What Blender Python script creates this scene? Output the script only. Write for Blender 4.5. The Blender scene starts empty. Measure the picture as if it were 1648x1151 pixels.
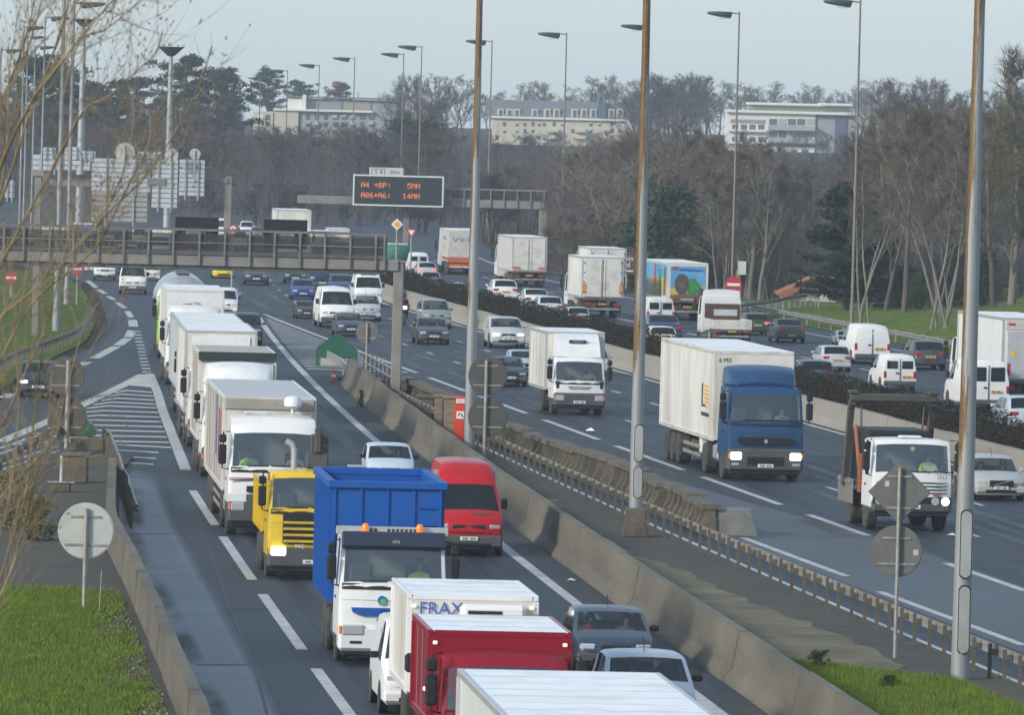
import bpy, bmesh, math, random
import numpy as np
from mathutils import Matrix, Vector
R = math.radians
random.seed(7)
SC = bpy.context.scene
COL = SC.collection

# ---------------------------------------------------------------- camera
# All measurements were taken in the 1648 x 1151 photograph: a long lens on a bridge 13 m above the road.
IW, IH, FPX = 1648., 1151., 13000.
ROLL, CAMH, HZ = R(1.5), 13.0, 150.
PITCH = math.atan((IH/2-HZ)*math.cos(ROLL)/FPX)
vf = np.array([0, math.cos(PITCH), -math.sin(PITCH)]); vu = np.array([0, math.sin(PITCH), math.cos(PITCH)]); vx = np.array([1., 0, 0])
vr2 = math.cos(ROLL)*vx+math.sin(ROLL)*vu; vu2 = -math.sin(ROLL)*vx+math.cos(ROLL)*vu
cam = bpy.data.cameras.new('camera'); co = bpy.data.objects.new('camera', cam); COL.objects.link(co)
cam.sensor_width = 36; cam.lens = 36*FPX/IW; cam.clip_start = 1; cam.clip_end = 9000
co.matrix_world = Matrix(((vr2[0], vu2[0], -vf[0], 0), (vr2[1], vu2[1], -vf[1], 0), (vr2[2], vu2[2], -vf[2], CAMH), (0, 0, 0, 1)))
cam.dof.use_dof = True; cam.dof.focus_distance = 270; cam.dof.aperture_fstop = 13
SC.camera = co

def ray(x, y): return vf+vr2*(x-IW/2)/FPX+vu2*(IH/2-y)/FPX
def G(x, y, z=0.):
    "ground point under a pixel of the photograph"
    d = ray(x, y); t = (z-CAMH)/d[2]; return Vector((d[0]*t, d[1]*t, z))
def P(x, y, Y):
    "point at depth Y seen at a pixel"
    d = ray(x, y); t = Y/d[1]; return Vector((d[0]*t, Y, CAMH+d[2]*t))

# ---------------------------------------------------------------- world, sun, exposure
SUN_EL, SUN_AZ = R(24), R(232)       # from behind left of the camera; azimuth clockwise from +Y
w = bpy.data.worlds.new('World'); SC.world = w; w.use_nodes = True
nt = w.node_tree; nt.nodes.clear()
o_ = nt.nodes.new('ShaderNodeOutputWorld'); b_ = nt.nodes.new('ShaderNodeBackground'); s_ = nt.nodes.new('ShaderNodeTexSky')
s_.sky_type = 'NISHITA'; s_.sun_disc = False; s_.sun_elevation = SUN_EL; s_.sun_rotation = SUN_AZ
s_.air_density = 1.0; s_.dust_density = 1.0; s_.ozone_density = 2.4; s_.altitude = 0
b_.inputs['Strength'].default_value = 0.15
hz0 = nt.nodes.new('ShaderNodeMix'); hz0.data_type = 'RGBA'; hz0.inputs[0].default_value = .6; hz0.inputs[7].default_value = (2.75, 3.4, 3.95, 1)     # thin even winter veil over the clear sky
cn = nt.nodes.new('ShaderNodeTexNoise'); cn.inputs['Scale'].default_value = 9; cn.inputs['Detail'].default_value = 4; cr0 = nt.nodes.new('ShaderNodeMapRange'); cr0.inputs[3].default_value = .52; cr0.inputs[4].default_value = .68; nt.links.new(cn.outputs['Fac'], cr0.inputs[0]); nt.links.new(cr0.outputs[0], hz0.inputs[0])
nt.links.new(s_.outputs[0], hz0.inputs[6]); nt.links.new(hz0.outputs[2], b_.inputs[0]); nt.links.new(b_.outputs[0], o_.inputs[0])
sl = bpy.data.lights.new('sun', 'SUN'); sl.energy = 2.4; sl.angle = R(9); sl.color = (1, .92, .80)
so = bpy.data.objects.new('sun', sl); COL.objects.link(so)
sd = Vector((math.sin(SUN_AZ)*math.cos(SUN_EL), math.cos(SUN_AZ)*math.cos(SUN_EL), math.sin(SUN_EL)))
so.rotation_euler = sd.to_track_quat('Z', 'Y').to_euler()
SC.view_settings.view_transform = 'Standard'; SC.view_settings.look = 'None'
SC.view_settings.exposure = 0.55; SC.view_settings.gamma = 1.0; SC.view_settings.use_curve_mapping = False
SC.cycles.max_bounces = 6; SC.cycles.volume_bounces = 1; SC.cycles.transparent_max_bounces = 12
SC.cycles.use_denoising = True

# ---------------------------------------------------------------- materials
MATS = {}
def pm(name, col, rough=.6, metal=0., var=.12, scale=2., dirt=None, damt=.3, dscale=1.2, coat=0., spec=.5, stretch=(1, 1, 1), emit=None, bump=0., bscale=30):
    "procedural principled material with colour variation and dirt"
    if name in MATS: return MATS[name]
    m = bpy.data.materials.new(name); m.use_nodes = True; MATS[name] = m
    t = m.node_tree; n = t.nodes; L = t.links; b = n['Principled BSDF']
    tc = n.new('ShaderNodeTexCoord'); mp = n.new('ShaderNodeMapping'); mp.inputs['Scale'].default_value = stretch
    L.new(tc.outputs['Object'], mp.inputs[0])
    nz = n.new('ShaderNodeTexNoise'); nz.inputs['Scale'].default_value = scale; nz.inputs['Detail'].default_value = 6
    L.new(mp.outputs[0], nz.inputs['Vector'])
    mx = n.new('ShaderNodeMix'); mx.data_type = 'RGBA'
    c = Vector(col[:3])
    mx.inputs[6].default_value = (*[max(0, v*(1-var*1.6)) for v in c], 1); mx.inputs[7].default_value = (*[min(1, v*(1+var*1.6)) for v in c], 1)
    L.new(nz.outputs['Fac'], mx.inputs[0]); out = mx.outputs[2]
    if dirt:
        n2 = n.new('ShaderNodeTexNoise'); n2.inputs['Scale'].default_value = dscale; n2.inputs['Detail'].default_value = 8; n2.inputs['Roughness'].default_value = .65
        L.new(mp.outputs[0], n2.inputs['Vector'])
        r = n.new('ShaderNodeMapRange'); pa = 'paint' in name or 'box' in name or 'white' in name; r.inputs[1].default_value = .60-damt*.42 if pa else .5-damt*.35; r.inputs[2].default_value = .95-damt*.34 if pa else .85-damt*.3
        L.new(n2.outputs['Fac'], r.inputs[0])
        m2 = n.new('ShaderNodeMix'); m2.data_type = 'RGBA'; m2.inputs[7].default_value = (*dirt, 1)
        L.new(r.outputs[0], m2.inputs[0]); L.new(out, m2.inputs[6]); out = m2.outputs[2]
    L.new(out, b.inputs['Base Color'])
    b.inputs['Roughness'].default_value = rough; b.inputs['Metallic'].default_value = metal
    b.inputs['Specular IOR Level'].default_value = spec
    if coat: b.inputs['Coat Weight'].default_value = coat; b.inputs['Coat Roughness'].default_value = .15
    if emit: b.inputs['Emission Color'].default_value = (*emit[:3], 1); b.inputs['Emission Strength'].default_value = emit[3]
    if bump:
        n3 = n.new('ShaderNodeTexNoise'); n3.inputs['Scale'].default_value = bscale; n3.inputs['Detail'].default_value = 5
        L.new(mp.outputs[0], n3.inputs['Vector'])
        bp = n.new('ShaderNodeBump'); bp.inputs['Strength'].default_value = bump; bp.inputs['Distance'].default_value = .03
        L.new(n3.outputs['Fac'], bp.inputs['Height']); L.new(bp.outputs[0], b.inputs['Normal'])
    return m
def see_through(name, tint, gloss_col=(.9, .95, 1), base=.04, rough=.04, k=.96):
    m = bpy.data.materials.new(name); m.use_nodes = True; MATS[name] = m
    t = m.node_tree; n = t.nodes; L = t.links; n.clear()
    o = n.new('ShaderNodeOutputMaterial'); a = n.new('ShaderNodeBsdfTransparent'); a.inputs[0].default_value = (*tint, 1)
    g = n.new('ShaderNodeBsdfGlossy'); g.inputs[0].default_value = (*gloss_col, 1); g.inputs['Roughness'].default_value = rough
    lf = n.new('ShaderNodeLayerWeight'); lf.inputs[0].default_value = .5; lw = n.new('ShaderNodeMath'); lw.operation = 'POWER'; lw.inputs[1].default_value = 5.; L.new(lf.outputs['Facing'], lw.inputs[0])
    ma = n.new('ShaderNodeMath'); ma.operation = 'MULTIPLY_ADD'; ma.inputs[1].default_value = k; ma.inputs[2].default_value = base
    L.new(lw.outputs[0], ma.inputs[0])
    mx = n.new('ShaderNodeMixShader'); L.new(ma.outputs[0], mx.inputs[0]); L.new(a.outputs[0], mx.inputs[1]); L.new(g.outputs[0], mx.inputs[2])
    L.new(mx.outputs[0], o.inputs[0]); return m
def mesh_sheet(name, col, openn):
    m = bpy.data.materials.new(name); m.use_nodes = True; MATS[name] = m
    t = m.node_tree; n = t.nodes; L = t.links; n.clear()
    o = n.new('ShaderNodeOutputMaterial'); a = n.new('ShaderNodeBsdfTransparent'); d = n.new('ShaderNodeBsdfDiffuse'); d.inputs[0].default_value = (*col, 1)
    mx = n.new('ShaderNodeMixShader'); mx.inputs[0].default_value = 1-openn
    L.new(a.outputs[0], mx.inputs[1]); L.new(d.outputs[0], mx.inputs[2]); L.new(mx.outputs[0], o.inputs[0]); return m
GLASS = see_through('window_glass', (.42, .47, .46), base=.045)
GLASST = see_through('lorry_windscreen_glass', (.66, .72, .70), base=.12)
GLASSD = see_through('dark_window_glass', (.14, .17, .18), base=.05)
MESHP = mesh_sheet('expanded_metal', (.05, .05, .05), .38)
BLACK = pm('black_plastic', (.016, .017, .019), .6, spec=.25)
RUBBER = pm('tyre_rubber', (.025, .025, .027), .85, dirt=(.09, .08, .07), damt=.4, dscale=4)
RIM = pm('wheel_metal', (.28, .28, .28), .45, .5, dirt=(.1, .09, .08), damt=.5, dscale=5)
TRIM = pm('dark_trim', (.05, .052, .056), .6, dirt=(.1, .095, .09), damt=.4)
SEATM = pm('seat_fabric', (.07, .075, .085), .9)
INTER = pm('cab_interior', (.30, .30, .29), .8)
LAMPG = pm('headlamp_glass', (.46, .48, .5), .15, .25)
LAMPON = pm('lit_headlamp', (.9, .9, .85), .2, emit=(1, .94, .8, 2.6))
MARKL = pm('marker_lamp_lens', (.8, .75, .6), .3, emit=(1, .85, .6, .5))
INDIC = pm('orange_lamp', (.75, .22, .03), .3)
TAIL = pm('tail_lamp', (.35, .015, .012), .25)
TAILON = pm('lit_tail_lamp', (.6, .03, .02), .25, emit=(1, .12, .06, 1.4))
PLATE = pm('white_plate', (.72, .73, .72), .4); PLATEY = pm('yellow_plate', (.75, .45, .04), .4); INK = pm('plate_ink', (.03, .03, .035), .5)
STEEL = pm('galvanised_steel', (.33, .34, .34), .5, .35, dirt=(.2, .15, .09), damt=.35, dscale=3)
CHASS = pm('truck_chassis', (.05, .047, .043), .8, dirt=(.13, .11, .09), damt=.6, dscale=3)
SKIN = pm('skin', (.42, .24, .17), .6); HAIRM = pm('dark_hair', (.03, .022, .018), .7)
HIVIS = pm('high_visibility_vest', (.55, .8, .08), .6); NAVY = pm('navy_jacket', (.03, .04, .07), .8); REDJ = pm('red_jacket', (.5, .04, .07), .7); GREYJ = pm('grey_jacket', (.2, .2, .22), .8)
def paint(name, col, dirt=(.16, .145, .125), damt=.18, rough=.32, metal=0., coat=.10, spec=.3):
    return pm(name+'_paint', col, rough, metal, var=.03, scale=1.2, dirt=dirt, damt=damt, dscale=1.3, coat=coat, spec=spec)
WHITE = paint('white', (.69, .70, .70), dirt=(.45, .44, .41), damt=.12); WHITED = paint('grimy_white', (.62, .61, .575), dirt=(.3, .27, .22), damt=.32)
BOXW = pm('box_panel_white', (.68, .67, .63), .45, dirt=(.42, .39, .33), damt=.35, dscale=.7, stretch=(1, 1, .35))
BOXR = pm('box_roof_white', (.8, .82, .83), .5, dirt=(.5, .52, .53), damt=.3, dscale=.8)
ALU = pm('aluminium_edge', (.5, .51, .52), .4, .5)

# ---------------------------------------------------------------- mesh building
class MB:
    def __init__(s): s.v = []; s.f = []; s.m = []; s.cur = 0; s.M = None
    def vt(s, p):
        if s.M is not None: p = s.M @ Vector(p)
        s.v.append(tuple(p)); return len(s.v)-1
    def face(s, idx): s.f.append(tuple(idx)); s.m.append(s.cur)
    def poly(s, pts): s.face([s.vt(p) for p in pts])
    def box(s, x0, x1, y0, y1, z0, z1, b=0.):
        if x0 > x1: x0, x1 = x1, x0
        b = min(b, (x1-x0)*.45, (y1-y0)*.45, (z1-z0)*.45)
        if b <= 0:
            i = [s.vt(p) for p in ((x0, y0, z0), (x1, y0, z0), (x1, y1, z0), (x0, y1, z0), (x0, y0, z1), (x1, y0, z1), (x1, y1, z1), (x0, y1, z1))]
            for q in ((0, 3, 2, 1), (4, 5, 6, 7), (0, 1, 5, 4), (1, 2, 6, 5), (2, 3, 7, 6), (3, 0, 4, 7)): s.face([i[k] for k in q])
            return
        lo, hi = (x0, y0, z0), (x1, y1, z1); idx = {}
        for c in range(8):
            sg = [(c >> a) & 1 for a in range(3)]
            for ax in range(3):
                p = [hi[a] if sg[a] else lo[a] for a in range(3)]
                for a in range(3):
                    if a != ax: p[a] += -b if sg[a] else b
                idx[(c, ax)] = s.vt(p)
        for ax in range(3):
            o1, o2 = (ax+1) % 3, (ax+2) % 3
            for sd_ in (0, 1):
                cs = [sd_ << ax | a << o1 | c << o2 for a, c in ((0, 0), (1, 0), (1, 1), (0, 1))]
                q = [idx[(c, ax)] for c in cs]; s.face(q if sd_ else q[::-1])
            for a in (0, 1):
                for c in (0, 1):
                    base = a << o1 | c << o2; p, q = base, base | 1 << ax
                    r = [idx[(p, o1)], idx[(q, o1)], idx[(q, o2)], idx[(p, o2)]]
                    s.face(r if a == c else r[::-1])
        for c in range(8):
            r = [idx[(c, 0)], idx[(c, 1)], idx[(c, 2)]]
            s.face(r if bin(c).count('1') % 2 else r[::-1])
    def prism(s, poly, axis, a, b):
        "poly: 2D points in the other two axes (order x,y,z without axis), extruded from a to b along axis"
        def mk(p, t):
            q = list(p); q.insert(axis, t); return q
        i0 = [s.vt(mk(p, a)) for p in poly]; i1 = [s.vt(mk(p, b)) for p in poly]; n = len(poly)
        s.face(i0[::-1]); s.face(i1)
        for k in range(n): s.face((i0[k], i0[(k+1) % n], i1[(k+1) % n], i1[k]))
    def tube(s, pts, rad, n=6, cap=True):
        pts = [Vector(p) for p in pts]; rings = []
        for k, p in enumerate(pts):
            d = (pts[min(k+1, len(pts)-1)]-pts[max(k-1, 0)])
            if d.length < 1e-9: d = Vector((0, 0, 1))
            d.normalize(); a = d.cross(Vector((0, 0, 1)) if abs(d.z) < .9 else Vector((1, 0, 0))).normalized(); c = d.cross(a)
            r = rad[k] if hasattr(rad, '__len__') else rad
            rings.append([s.vt(p+(a*math.cos(t)+c*math.sin(t))*r) for t in [2*math.pi*j/n for j in range(n)]])
        for A, B in zip(rings, rings[1:]):
            for j in range(n): s.face((A[j], A[(j+1) % n], B[(j+1) % n], B[j]))
        if cap: s.face(rings[0][::-1]); s.face(rings[-1])
    def lathe(s, prof, c=(0, 0, 0), axis=2, n=16):
        "prof: (radius, height) along axis"
        rings = []
        for r, h in prof:
            ring = []
            for j in range(n):
                t = 2*math.pi*j/n; p = [r*math.cos(t), r*math.sin(t)]; p.insert(axis, h)
                ring.append(s.vt((p[0]+c[0], p[1]+c[1], p[2]+c[2])))
            rings.append(ring)
        for A, B in zip(rings, rings[1:]):
            for j in range(n): s.face((A[j], A[(j+1) % n], B[(j+1) % n], B[j]))
        s.face(rings[0][::-1]); s.face(rings[-1])
    def build(s, name, mats, parent=None, smooth=35):
        me = bpy.data.meshes.new(name); me.from_pydata(s.v, [], s.f)
        if 3 < len(s.f) < 4000:
            b = bmesh.new(); b.from_mesh(me); bmesh.ops.recalc_face_normals(b, faces=b.faces); b.to_mesh(me); b.free()
        for m in (mats if isinstance(mats, (list, tuple)) else [mats]): me.materials.append(m)
        if any(s.m): me.polygons.foreach_set('material_index', s.m)
        if smooth:
            me.polygons.foreach_set('use_smooth', [True]*len(me.polygons)); me.set_sharp_from_angle(angle=R(smooth))
        return obj(name, me, parent)
def obj(name, me, parent=None):
    o = bpy.data.objects.new(name, me); COL.objects.link(o)
    if parent: o.parent = parent
    return o
def tag(o, label=None, cat=None, group=None, kind=None):
    if label: o['label'] = label
    if cat: o['category'] = cat
    if group: o['group'] = group
    if kind: o['kind'] = kind
    return o
def thing(name, label, cat, loc=(0, 0, 0), rz=0., group=None, scale=None):
    o = bpy.data.objects.new(name, None); COL.objects.link(o); o.location = loc; o.rotation_euler.z = rz; o.empty_display_size = .2
    if scale: o.scale = scale
    return tag(o, label, cat, group)
def bx(name, mat, parent, *a, b=.01):
    m = MB(); m.box(*a, b=b); return m.build(name, mat, parent)
def text_mesh(txt, size):
    cu = bpy.data.curves.new('lettering', 'FONT'); cu.body = txt; cu.size = size; cu.align_x = 'CENTER'; cu.align_y = 'CENTER'; cu.resolution_u = 2
    o = bpy.data.objects.new('lettering', cu); COL.objects.link(o)
    me = bpy.data.meshes.new_from_object(o.evaluated_get(bpy.context.evaluated_depsgraph_get()))
    bpy.data.objects.remove(o); bpy.data.curves.remove(cu); return me
def lettering(txt, size, mat, parent, loc, rz=0., rear=False, bold=0, name='lettering'):
    "flat letters facing local -y (or +y when rear)"
    me = text_mesh(txt, size); me.materials.clear(); me.materials.append(mat)
    o = obj(name, me, parent); o.location = loc; o.rotation_euler = (R(90), 0, (R(180) if rear else 0)+rz); return o
def cr(pts, n=8):
    "Catmull-Rom through points"
    pts = [Vector(p) for p in pts]; out = []
    for i in range(len(pts)-1):
        p0, p1, p2, p3 = pts[max(i-1, 0)], pts[i], pts[i+1], pts[min(i+2, len(pts)-1)]
        for k in range(n):
            t = k/n; out.append(.5*((2*p1)+(p2-p0)*t+(2*p0-5*p1+4*p2-p3)*t*t+(3*p1-p0-3*p2+p3)*t**3))
    return out+[pts[-1]]

# ---------------------------------------------------------------- road lines fitted to the photograph
def fit(px, deg):
    g = [G(*p) for p in px]; c = np.polyfit([(q.y-300)/100 for q in g], [q.x for q in g], deg)
    def f(Y): return float(np.polyval(c, (Y-300)/100))
    return f
fAR = fit([(412, 503), (462, 571), (487, 603), (552, 658), (604, 710), (824, 896), (899, 948), (959, 995), (1116, 1115), (1154, 1148)], 3)
fCL = fit([(412, 502), (474, 525), (524, 545), (607, 575), (674, 602), (747, 630), (848, 666), (961, 708), (1095, 757), (1258, 813), (1406, 863), (1566, 923), (1648, 952)], 2)
fDL = fit([(712, 450), (787, 467), (989, 510), (1019, 518), (1099, 535), (1121, 539), (1371, 593), (1398, 600), (1476, 612), (1521, 625), (1626, 636)], 2)
fCR = fit([(617, 489), (657, 500), (732, 522), (787, 538), (989, 597), (1036, 611), (1066, 617), (1295, 682), (1352, 698)], 2)
def ext(f, lo, hi):
    "straight continuation outside the measured range"
    def g(Y):
        if Y < lo: return f(lo)+(Y-lo)*(f(lo+8)-f(lo))/8
        if Y > hi: return f(hi)+(f(hi)-f(hi-8))/8*110*(1-math.exp(-(Y-hi)/110))     # the road straightens beyond
        return f(Y)
    return g
XA = ext(fAR, 172, 455); XC = ext(fCL, 215, 450); XD = ext(fDL, 365, 540); XCR = ext(fCR, 320, 480)
def slope(f, Y): return (f(Y-3)-f(Y+3))/6
def XAL(Y): return XA(Y)-8.0
def XDR(Y): return XD(Y)+8.6        # right edge of the far carriageway
def ppm(Y): return FPX/Y
# ---------------------------------------------------------------- ground, roads, markings
def lerp(tab, Y):
    if Y <= tab[0][0]: return tab[0][1]
    for (a, x), (b, y) in zip(tab, tab[1:]):
        if Y <= b: return x+(y-x)*(Y-a)/(b-a)
    return tab[-1][1]
RE = sorted((G(*p).y, G(*p).x) for p in [(0, 650), (60, 606), (120, 571), (160, 553), (175, 520), (160, 478), (140, 455)])
RE = [(60, -30), (250, -30)]+RE+[(600, -40), (700, -52), (1400, -60)]
def XL(Y): return lerp(RE, Y)
def gh(X, Y):
    h = 0.
    if 250 < Y < 1300:
        e = X-(XDR(Y)+3.2); h = max(0, min(e*.13, 4.5))*min(1, (Y-250)/60)*max(min(1, max(0, (505-Y)/35)), min(1, max(0, (X-26)/12)))
        e = XL(Y)-2-X; h = max(h, min(max(0, e*.09), 2.5))
    if 528 < Y < 650 and X > XDR(Y)+2: k = min(1, (Y-528)/14)*min(1, (650-Y)/20)*min(1, max(0, 44-X)/8); h = h*(1-k)-2.2*k
    if Y > 950: h = max(h, min(3.5, (Y-950)*.012))
    return h
def grid_sheet(name, mat, xs, ys, zf, kind='structure', parent=None):
    m = MB(); W = len(xs(ys[0]))
    for Y in ys:
        for X in xs(Y): m.v.append((X, Y, zf(X, Y)))
    for j in range(len(ys)-1):
        for i in range(W-1):
            a = j*W+i; m.face((a, a+1, a+W+1, a+W))
    o = m.build(name, mat, parent, smooth=60); tag(o, kind=kind); return o
GROUNDM = pm('ground_cover', (.04, .042, .02), .95, spec=.05, var=.3, scale=.12, dirt=(.045, .035, .026), damt=.55, dscale=.035, bump=.6, bscale=3)
GRASSM = pm('grass_green', (.07, .13, .012), .9, spec=.05, var=.35, scale=.5, dirt=(.065, .07, .018), damt=.4, dscale=.15, bump=.8, bscale=5)
ASPH = pm('asphalt', (.027, .040, .060), .72, var=.10, scale=.25, dirt=(.020, .027, .036), damt=.5, dscale=.06, stretch=(1.6, .09, 1), bump=.25, bscale=60, spec=.35)
ASPHW = pm('damp_concrete_lane', (.043, .061, .086), .5, spec=.35, var=.16, scale=.35, dirt=(.09, .12, .158), damt=.5, dscale=.7, stretch=(.25, .45, 1), bump=.15, bscale=40)  # lighter blue patches paint the highlights of wet streaks into the colour
ASPHP = pm('pale_shoulder_asphalt', (.062, .08, .10), .68, var=.14, scale=.3, dirt=(.045, .052, .06), damt=.4, dscale=.2, stretch=(1.3, .2, 1), bump=.2, bscale=50)
PAVE = pm('worn_pavement', (.066, .066, .064), .9, var=.2, scale=.8, dirt=(.10, .085, .058), damt=.4, dscale=.16, spec=.15, bump=.4, bscale=25)
DRYG = pm('dry_verge', (.19, .17, .12), .95, spec=.05, var=.3, scale=1.2, dirt=(.10, .095, .075), damt=.45, dscale=.4, bump=.7, bscale=14)
MARK = pm('road_paint', (.47, .48, .47), .6, var=.12, scale=1.5, dirt=(.2, .205, .21), damt=.5, dscale=1.6)
CONC = pm('barrier_concrete', (.15, .134, .098), .9, var=.16, scale=.5, dirt=(.07, .063, .05), damt=.5, dscale=.4, stretch=(1, .35, 1.6), bump=.3, bscale=8)
CONCO = pm('old_concrete', (.15, .132, .098), .92, var=.3, scale=1.1, dirt=(.05, .046, .035), damt=.55, dscale=1.3, bump=.7, bscale=9)
CONCG = pm('gantry_concrete', (.225, .222, .205), .85, var=.1, scale=.6, dirt=(.14, .13, .115), damt=.35, dscale=.8)

ys = [40, 80, 120, 160, 200, 240, 270, 300]+[300+12.5*k for k in range(1, 41)]+[820, 860, 900, 950, 1000, 1050, 1100, 1200, 1300, 1500, 1800, 2150]
def gx(Y):
    l, r = XL(Y), XDR(Y)
    return [-420, -200, -110]+[l-2-d for d in (40, 30, 24, 18, 12, 6, 2)]+[l-1]+[r+2]+[r+3.2+d for d in (0, 2, 4, 7, 10, 14, 19, 25, 32, 40)]+[r+90, r+150, 420]
grid_sheet('ground', GROUNDM, gx, ys, lambda X, Y: gh(X, Y)-.03)
ry = list(range(60, 700, 10))+[720, 760, 800, 900, 1000, 1200]
grid_sheet('road', ASPH, lambda Y: [XL(Y)+(XDR(Y)+1.5-XL(Y))*k/6 for k in range(7)], ry, lambda X, Y: 0.)
# the grass of the right bank
BANKM = pm('bank_grass_green', (.085, .145, .02), .9, spec=.05, var=.35, scale=.4, dirt=(.12, .12, .04), damt=.45, dscale=.12, bump=.8, bscale=4)
grid_sheet('bank_grass', BANKM, lambda Y: [XDR(Y)+1.4+d for d in (0, .6, 1.8, 3.8, 5.8, 8.8, 11.8, 15.8, 20.8, 26)], list(range(300, 600, 10)), lambda X, Y: gh(X, Y)+.03)
grid_sheet('verge_grass', GRASSM, lambda Y: [XL(Y)-d for d in (26, 20, 14, 8, 4, 2, .7)], list(range(335, 560, 9)), lambda X, Y: gh(X, Y)+.03)

def ribbon(m, pts, wd, z=.008):
    "flat band along world points"
    q = []
    for k, p in enumerate(pts):
        a = pts[max(k-1, 0)]; b = pts[min(k+1, len(pts)-1)]
        n = Vector((-(b[1]-a[1]), b[0]-a[0])); n.normalize()
        q.append((m.vt((p[0]+n.x*wd/2, p[1]+n.y*wd/2, z)), m.vt((p[0]-n.x*wd/2, p[1]-n.y*wd/2, z))))
    for a, b in zip(q, q[1:]): m.face((a[0], a[1], b[1], b[0]))
def along(f, a, b, off=0, st=4.):
    n = max(2, int(abs(b-a)/st)+1); return [(f(a+(b-a)*k/(n-1))+off, a+(b-a)*k/(n-1)) for k in range(n)]
# damp pale lane against the left barrier and pale hard shoulder beside the guardrail
SHL = sorted((G(*p).y, G(*p).x) for p in [(452, 1150), (410, 1070), (375, 1008), (342, 950), (302, 878), (282, 846), (262, 790), (250, 748)])
BLT = [(304, 1145), (260, 1040), (215, 940), (185, 878)]
LB = sorted((G(*p).y, G(*p).x) for p in BLT); LB = [(60, LB[0][1]+(60-LB[0][0])*(LB[1][1]-LB[0][1])/(LB[1][0]-LB[0][0]))]+LB
LB.append((262, LB[-1][1]-1.7))
def XLB(Y): return lerp(LB, Y)
def XSH(Y): return lerp(SHL, Y) if Y > SHL[0][0] else SHL[0][1]+(Y-SHL[0][0])*-.075
grid_sheet('hard_shoulder', ASPHP, lambda Y: [XC(Y)-4.6, XC(Y)-2.2, XC(Y)+.25-max(0, (Y-238)*.05)], list(range(150, 300, 10)), lambda X, Y: .004)

m = MB()
def dashes(f, off, wd, ln, per, a, b, ph=0):
    Y = a+ph
    while Y < b:
        ribbon(m, along(f, Y, min(Y+ln, b), off), wd); Y += per
ribbon(m, along(XA, 100, 455), .30)
ribbon(m, [tuple(G(*q).xy) for q in ((241, 602), (254, 634), (262, 662), (280, 708), (299, 757))], .38, .012)
dashes(XAL, 0, .27, 20, 26, 90, 264, 18.5)
yb = [(G(*a).y, G(*b).y) for a, b in (((1648, 952), (1513, 907)), ((1406, 863), (1295, 829)), ((1258, 813), (1123, 768)), ((1095, 757), (984, 718)), ((961, 708), (866, 676)), ((848, 666), (760, 637)), ((747, 630), (690, 608)))]
for a, b in yb: ribbon(m, along(XC, a, b), .27)
ribbon(m, along(XC, 372, 462), .25)
dashes(XC, 0, .27, 20, 26, 120, 205)
for a, b in (((1362, 928), (1195, 866)), ((1646, 1039), (1415, 953))):
    pa, pb = G(*a), G(*b); ribbon(m, [(pa.x, pa.y), (pb.x, pb.y)], .25)
ribbon(m, along(XCR, 120, 640), .25)
dashes(XC, 3.5, .16, 3, 13, 150, 640, 2); dashes(XC, 7.0, .16, 3, 13, 150, 640, 8)
dashes(XD, 0, .2, 3, 13, 300, 530, 3); ribbon(m, along(XD, 380, 398), .22); ribbon(m, along(XD, 437, 480), .22)
dashes(XD, 3.6, .16, 3, 13, 300, 640, 6); ribbon(m, along(lambda Y: XDR(Y)-.9, 300, 640), .2)
dashes(XA, -4.1, .16, 3, 13, 380, 500, 2)
for a, b in (((141, 452), (155, 463)), ((158, 466), (170, 473)), ((174, 477), (184, 483)), ((188, 487), (201, 496)), ((205, 501), (211, 511)), ((213, 515), (215, 526)), ((213, 532), (207, 543)), ((205, 545), (190, 556)), ((187, 558), (152, 577)), ((140, 583), (128, 589)), ((70, 616), (55, 622)), ((20, 634), (5, 641))):
    p, q = G(*a), G(*b); ribbon(m, [(p.x, p.y), (q.x, q.y)], .5 if b[1] > 520 else .34)
for k in range(13):
    t = k/12; x0, x1 = 214+(229-214)*t, 226+(243-226)*t; y = 534+(599-534)*t; h = .85
    m.poly([(*G(a, b).xy, .008) for a, b in ((x0, y+h), (x1, y+h), (x1, y-h), (x0, y-h))])
# chevrons of the left gore
ge = [(231, 603), (205, 617), (135, 651), (70, 682), (0, 712)]
def gleft(y): return lerp([(b, a) for a, b in ge], y)
def gright(y): return lerp([(603, 241), (634, 252), (662, 260), (708, 277), (757, 297)], y)-3
for a, b in zip(ge, ge[1:]):
    p, q = G(*a), G(*b); ribbon(m, [(p.x, p.y), (q.x, q.y)], .5)
m.poly([(*G(a, b).xy, .0085) for a, b in ((234, 603), (242, 603), (253, 625), (200, 620))])
for k, y in enumerate([632, 638, 644.5, 651, 657, 664.5, 672, 679.5, 687.5, 695.5, 704, 712.5, 721, 729, 738.5, 748]):
    xr = gright(y)-4 if k < 13 else 255-(k-13)*4; yl = y-1-2.5*min(1, k/4.); xl = max(gleft(yl)+9, 0 if k < 12 else 168); xm = max((xl+xr)/2-12-k*2, xl+6); ym = y-3.2
    if k >= 12: yl = y-7; ym = y-5
    h = 1.0
    for A, B in (((xl, yl+2+k*.5), (xm, ym)), ((xm, ym), (xr, y))):
        m.poly([(*G(x_, y_+s_*h).xy, .008) for x_, y_, s_ in ((A[0], A[1], 1), (B[0], B[1], 1), (B[0], B[1], -1), (A[0], A[1], -1))])
for k in range(9):      # far part of the same gore, left of the island head
    y = 690+k*9; xl, xr = 0, 96
    m.poly([(*G(a, b).xy, .008) for a, b in ((0, y+33), (96, y+1.2), (96, y-1.2), (0, y+30.5))])
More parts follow.
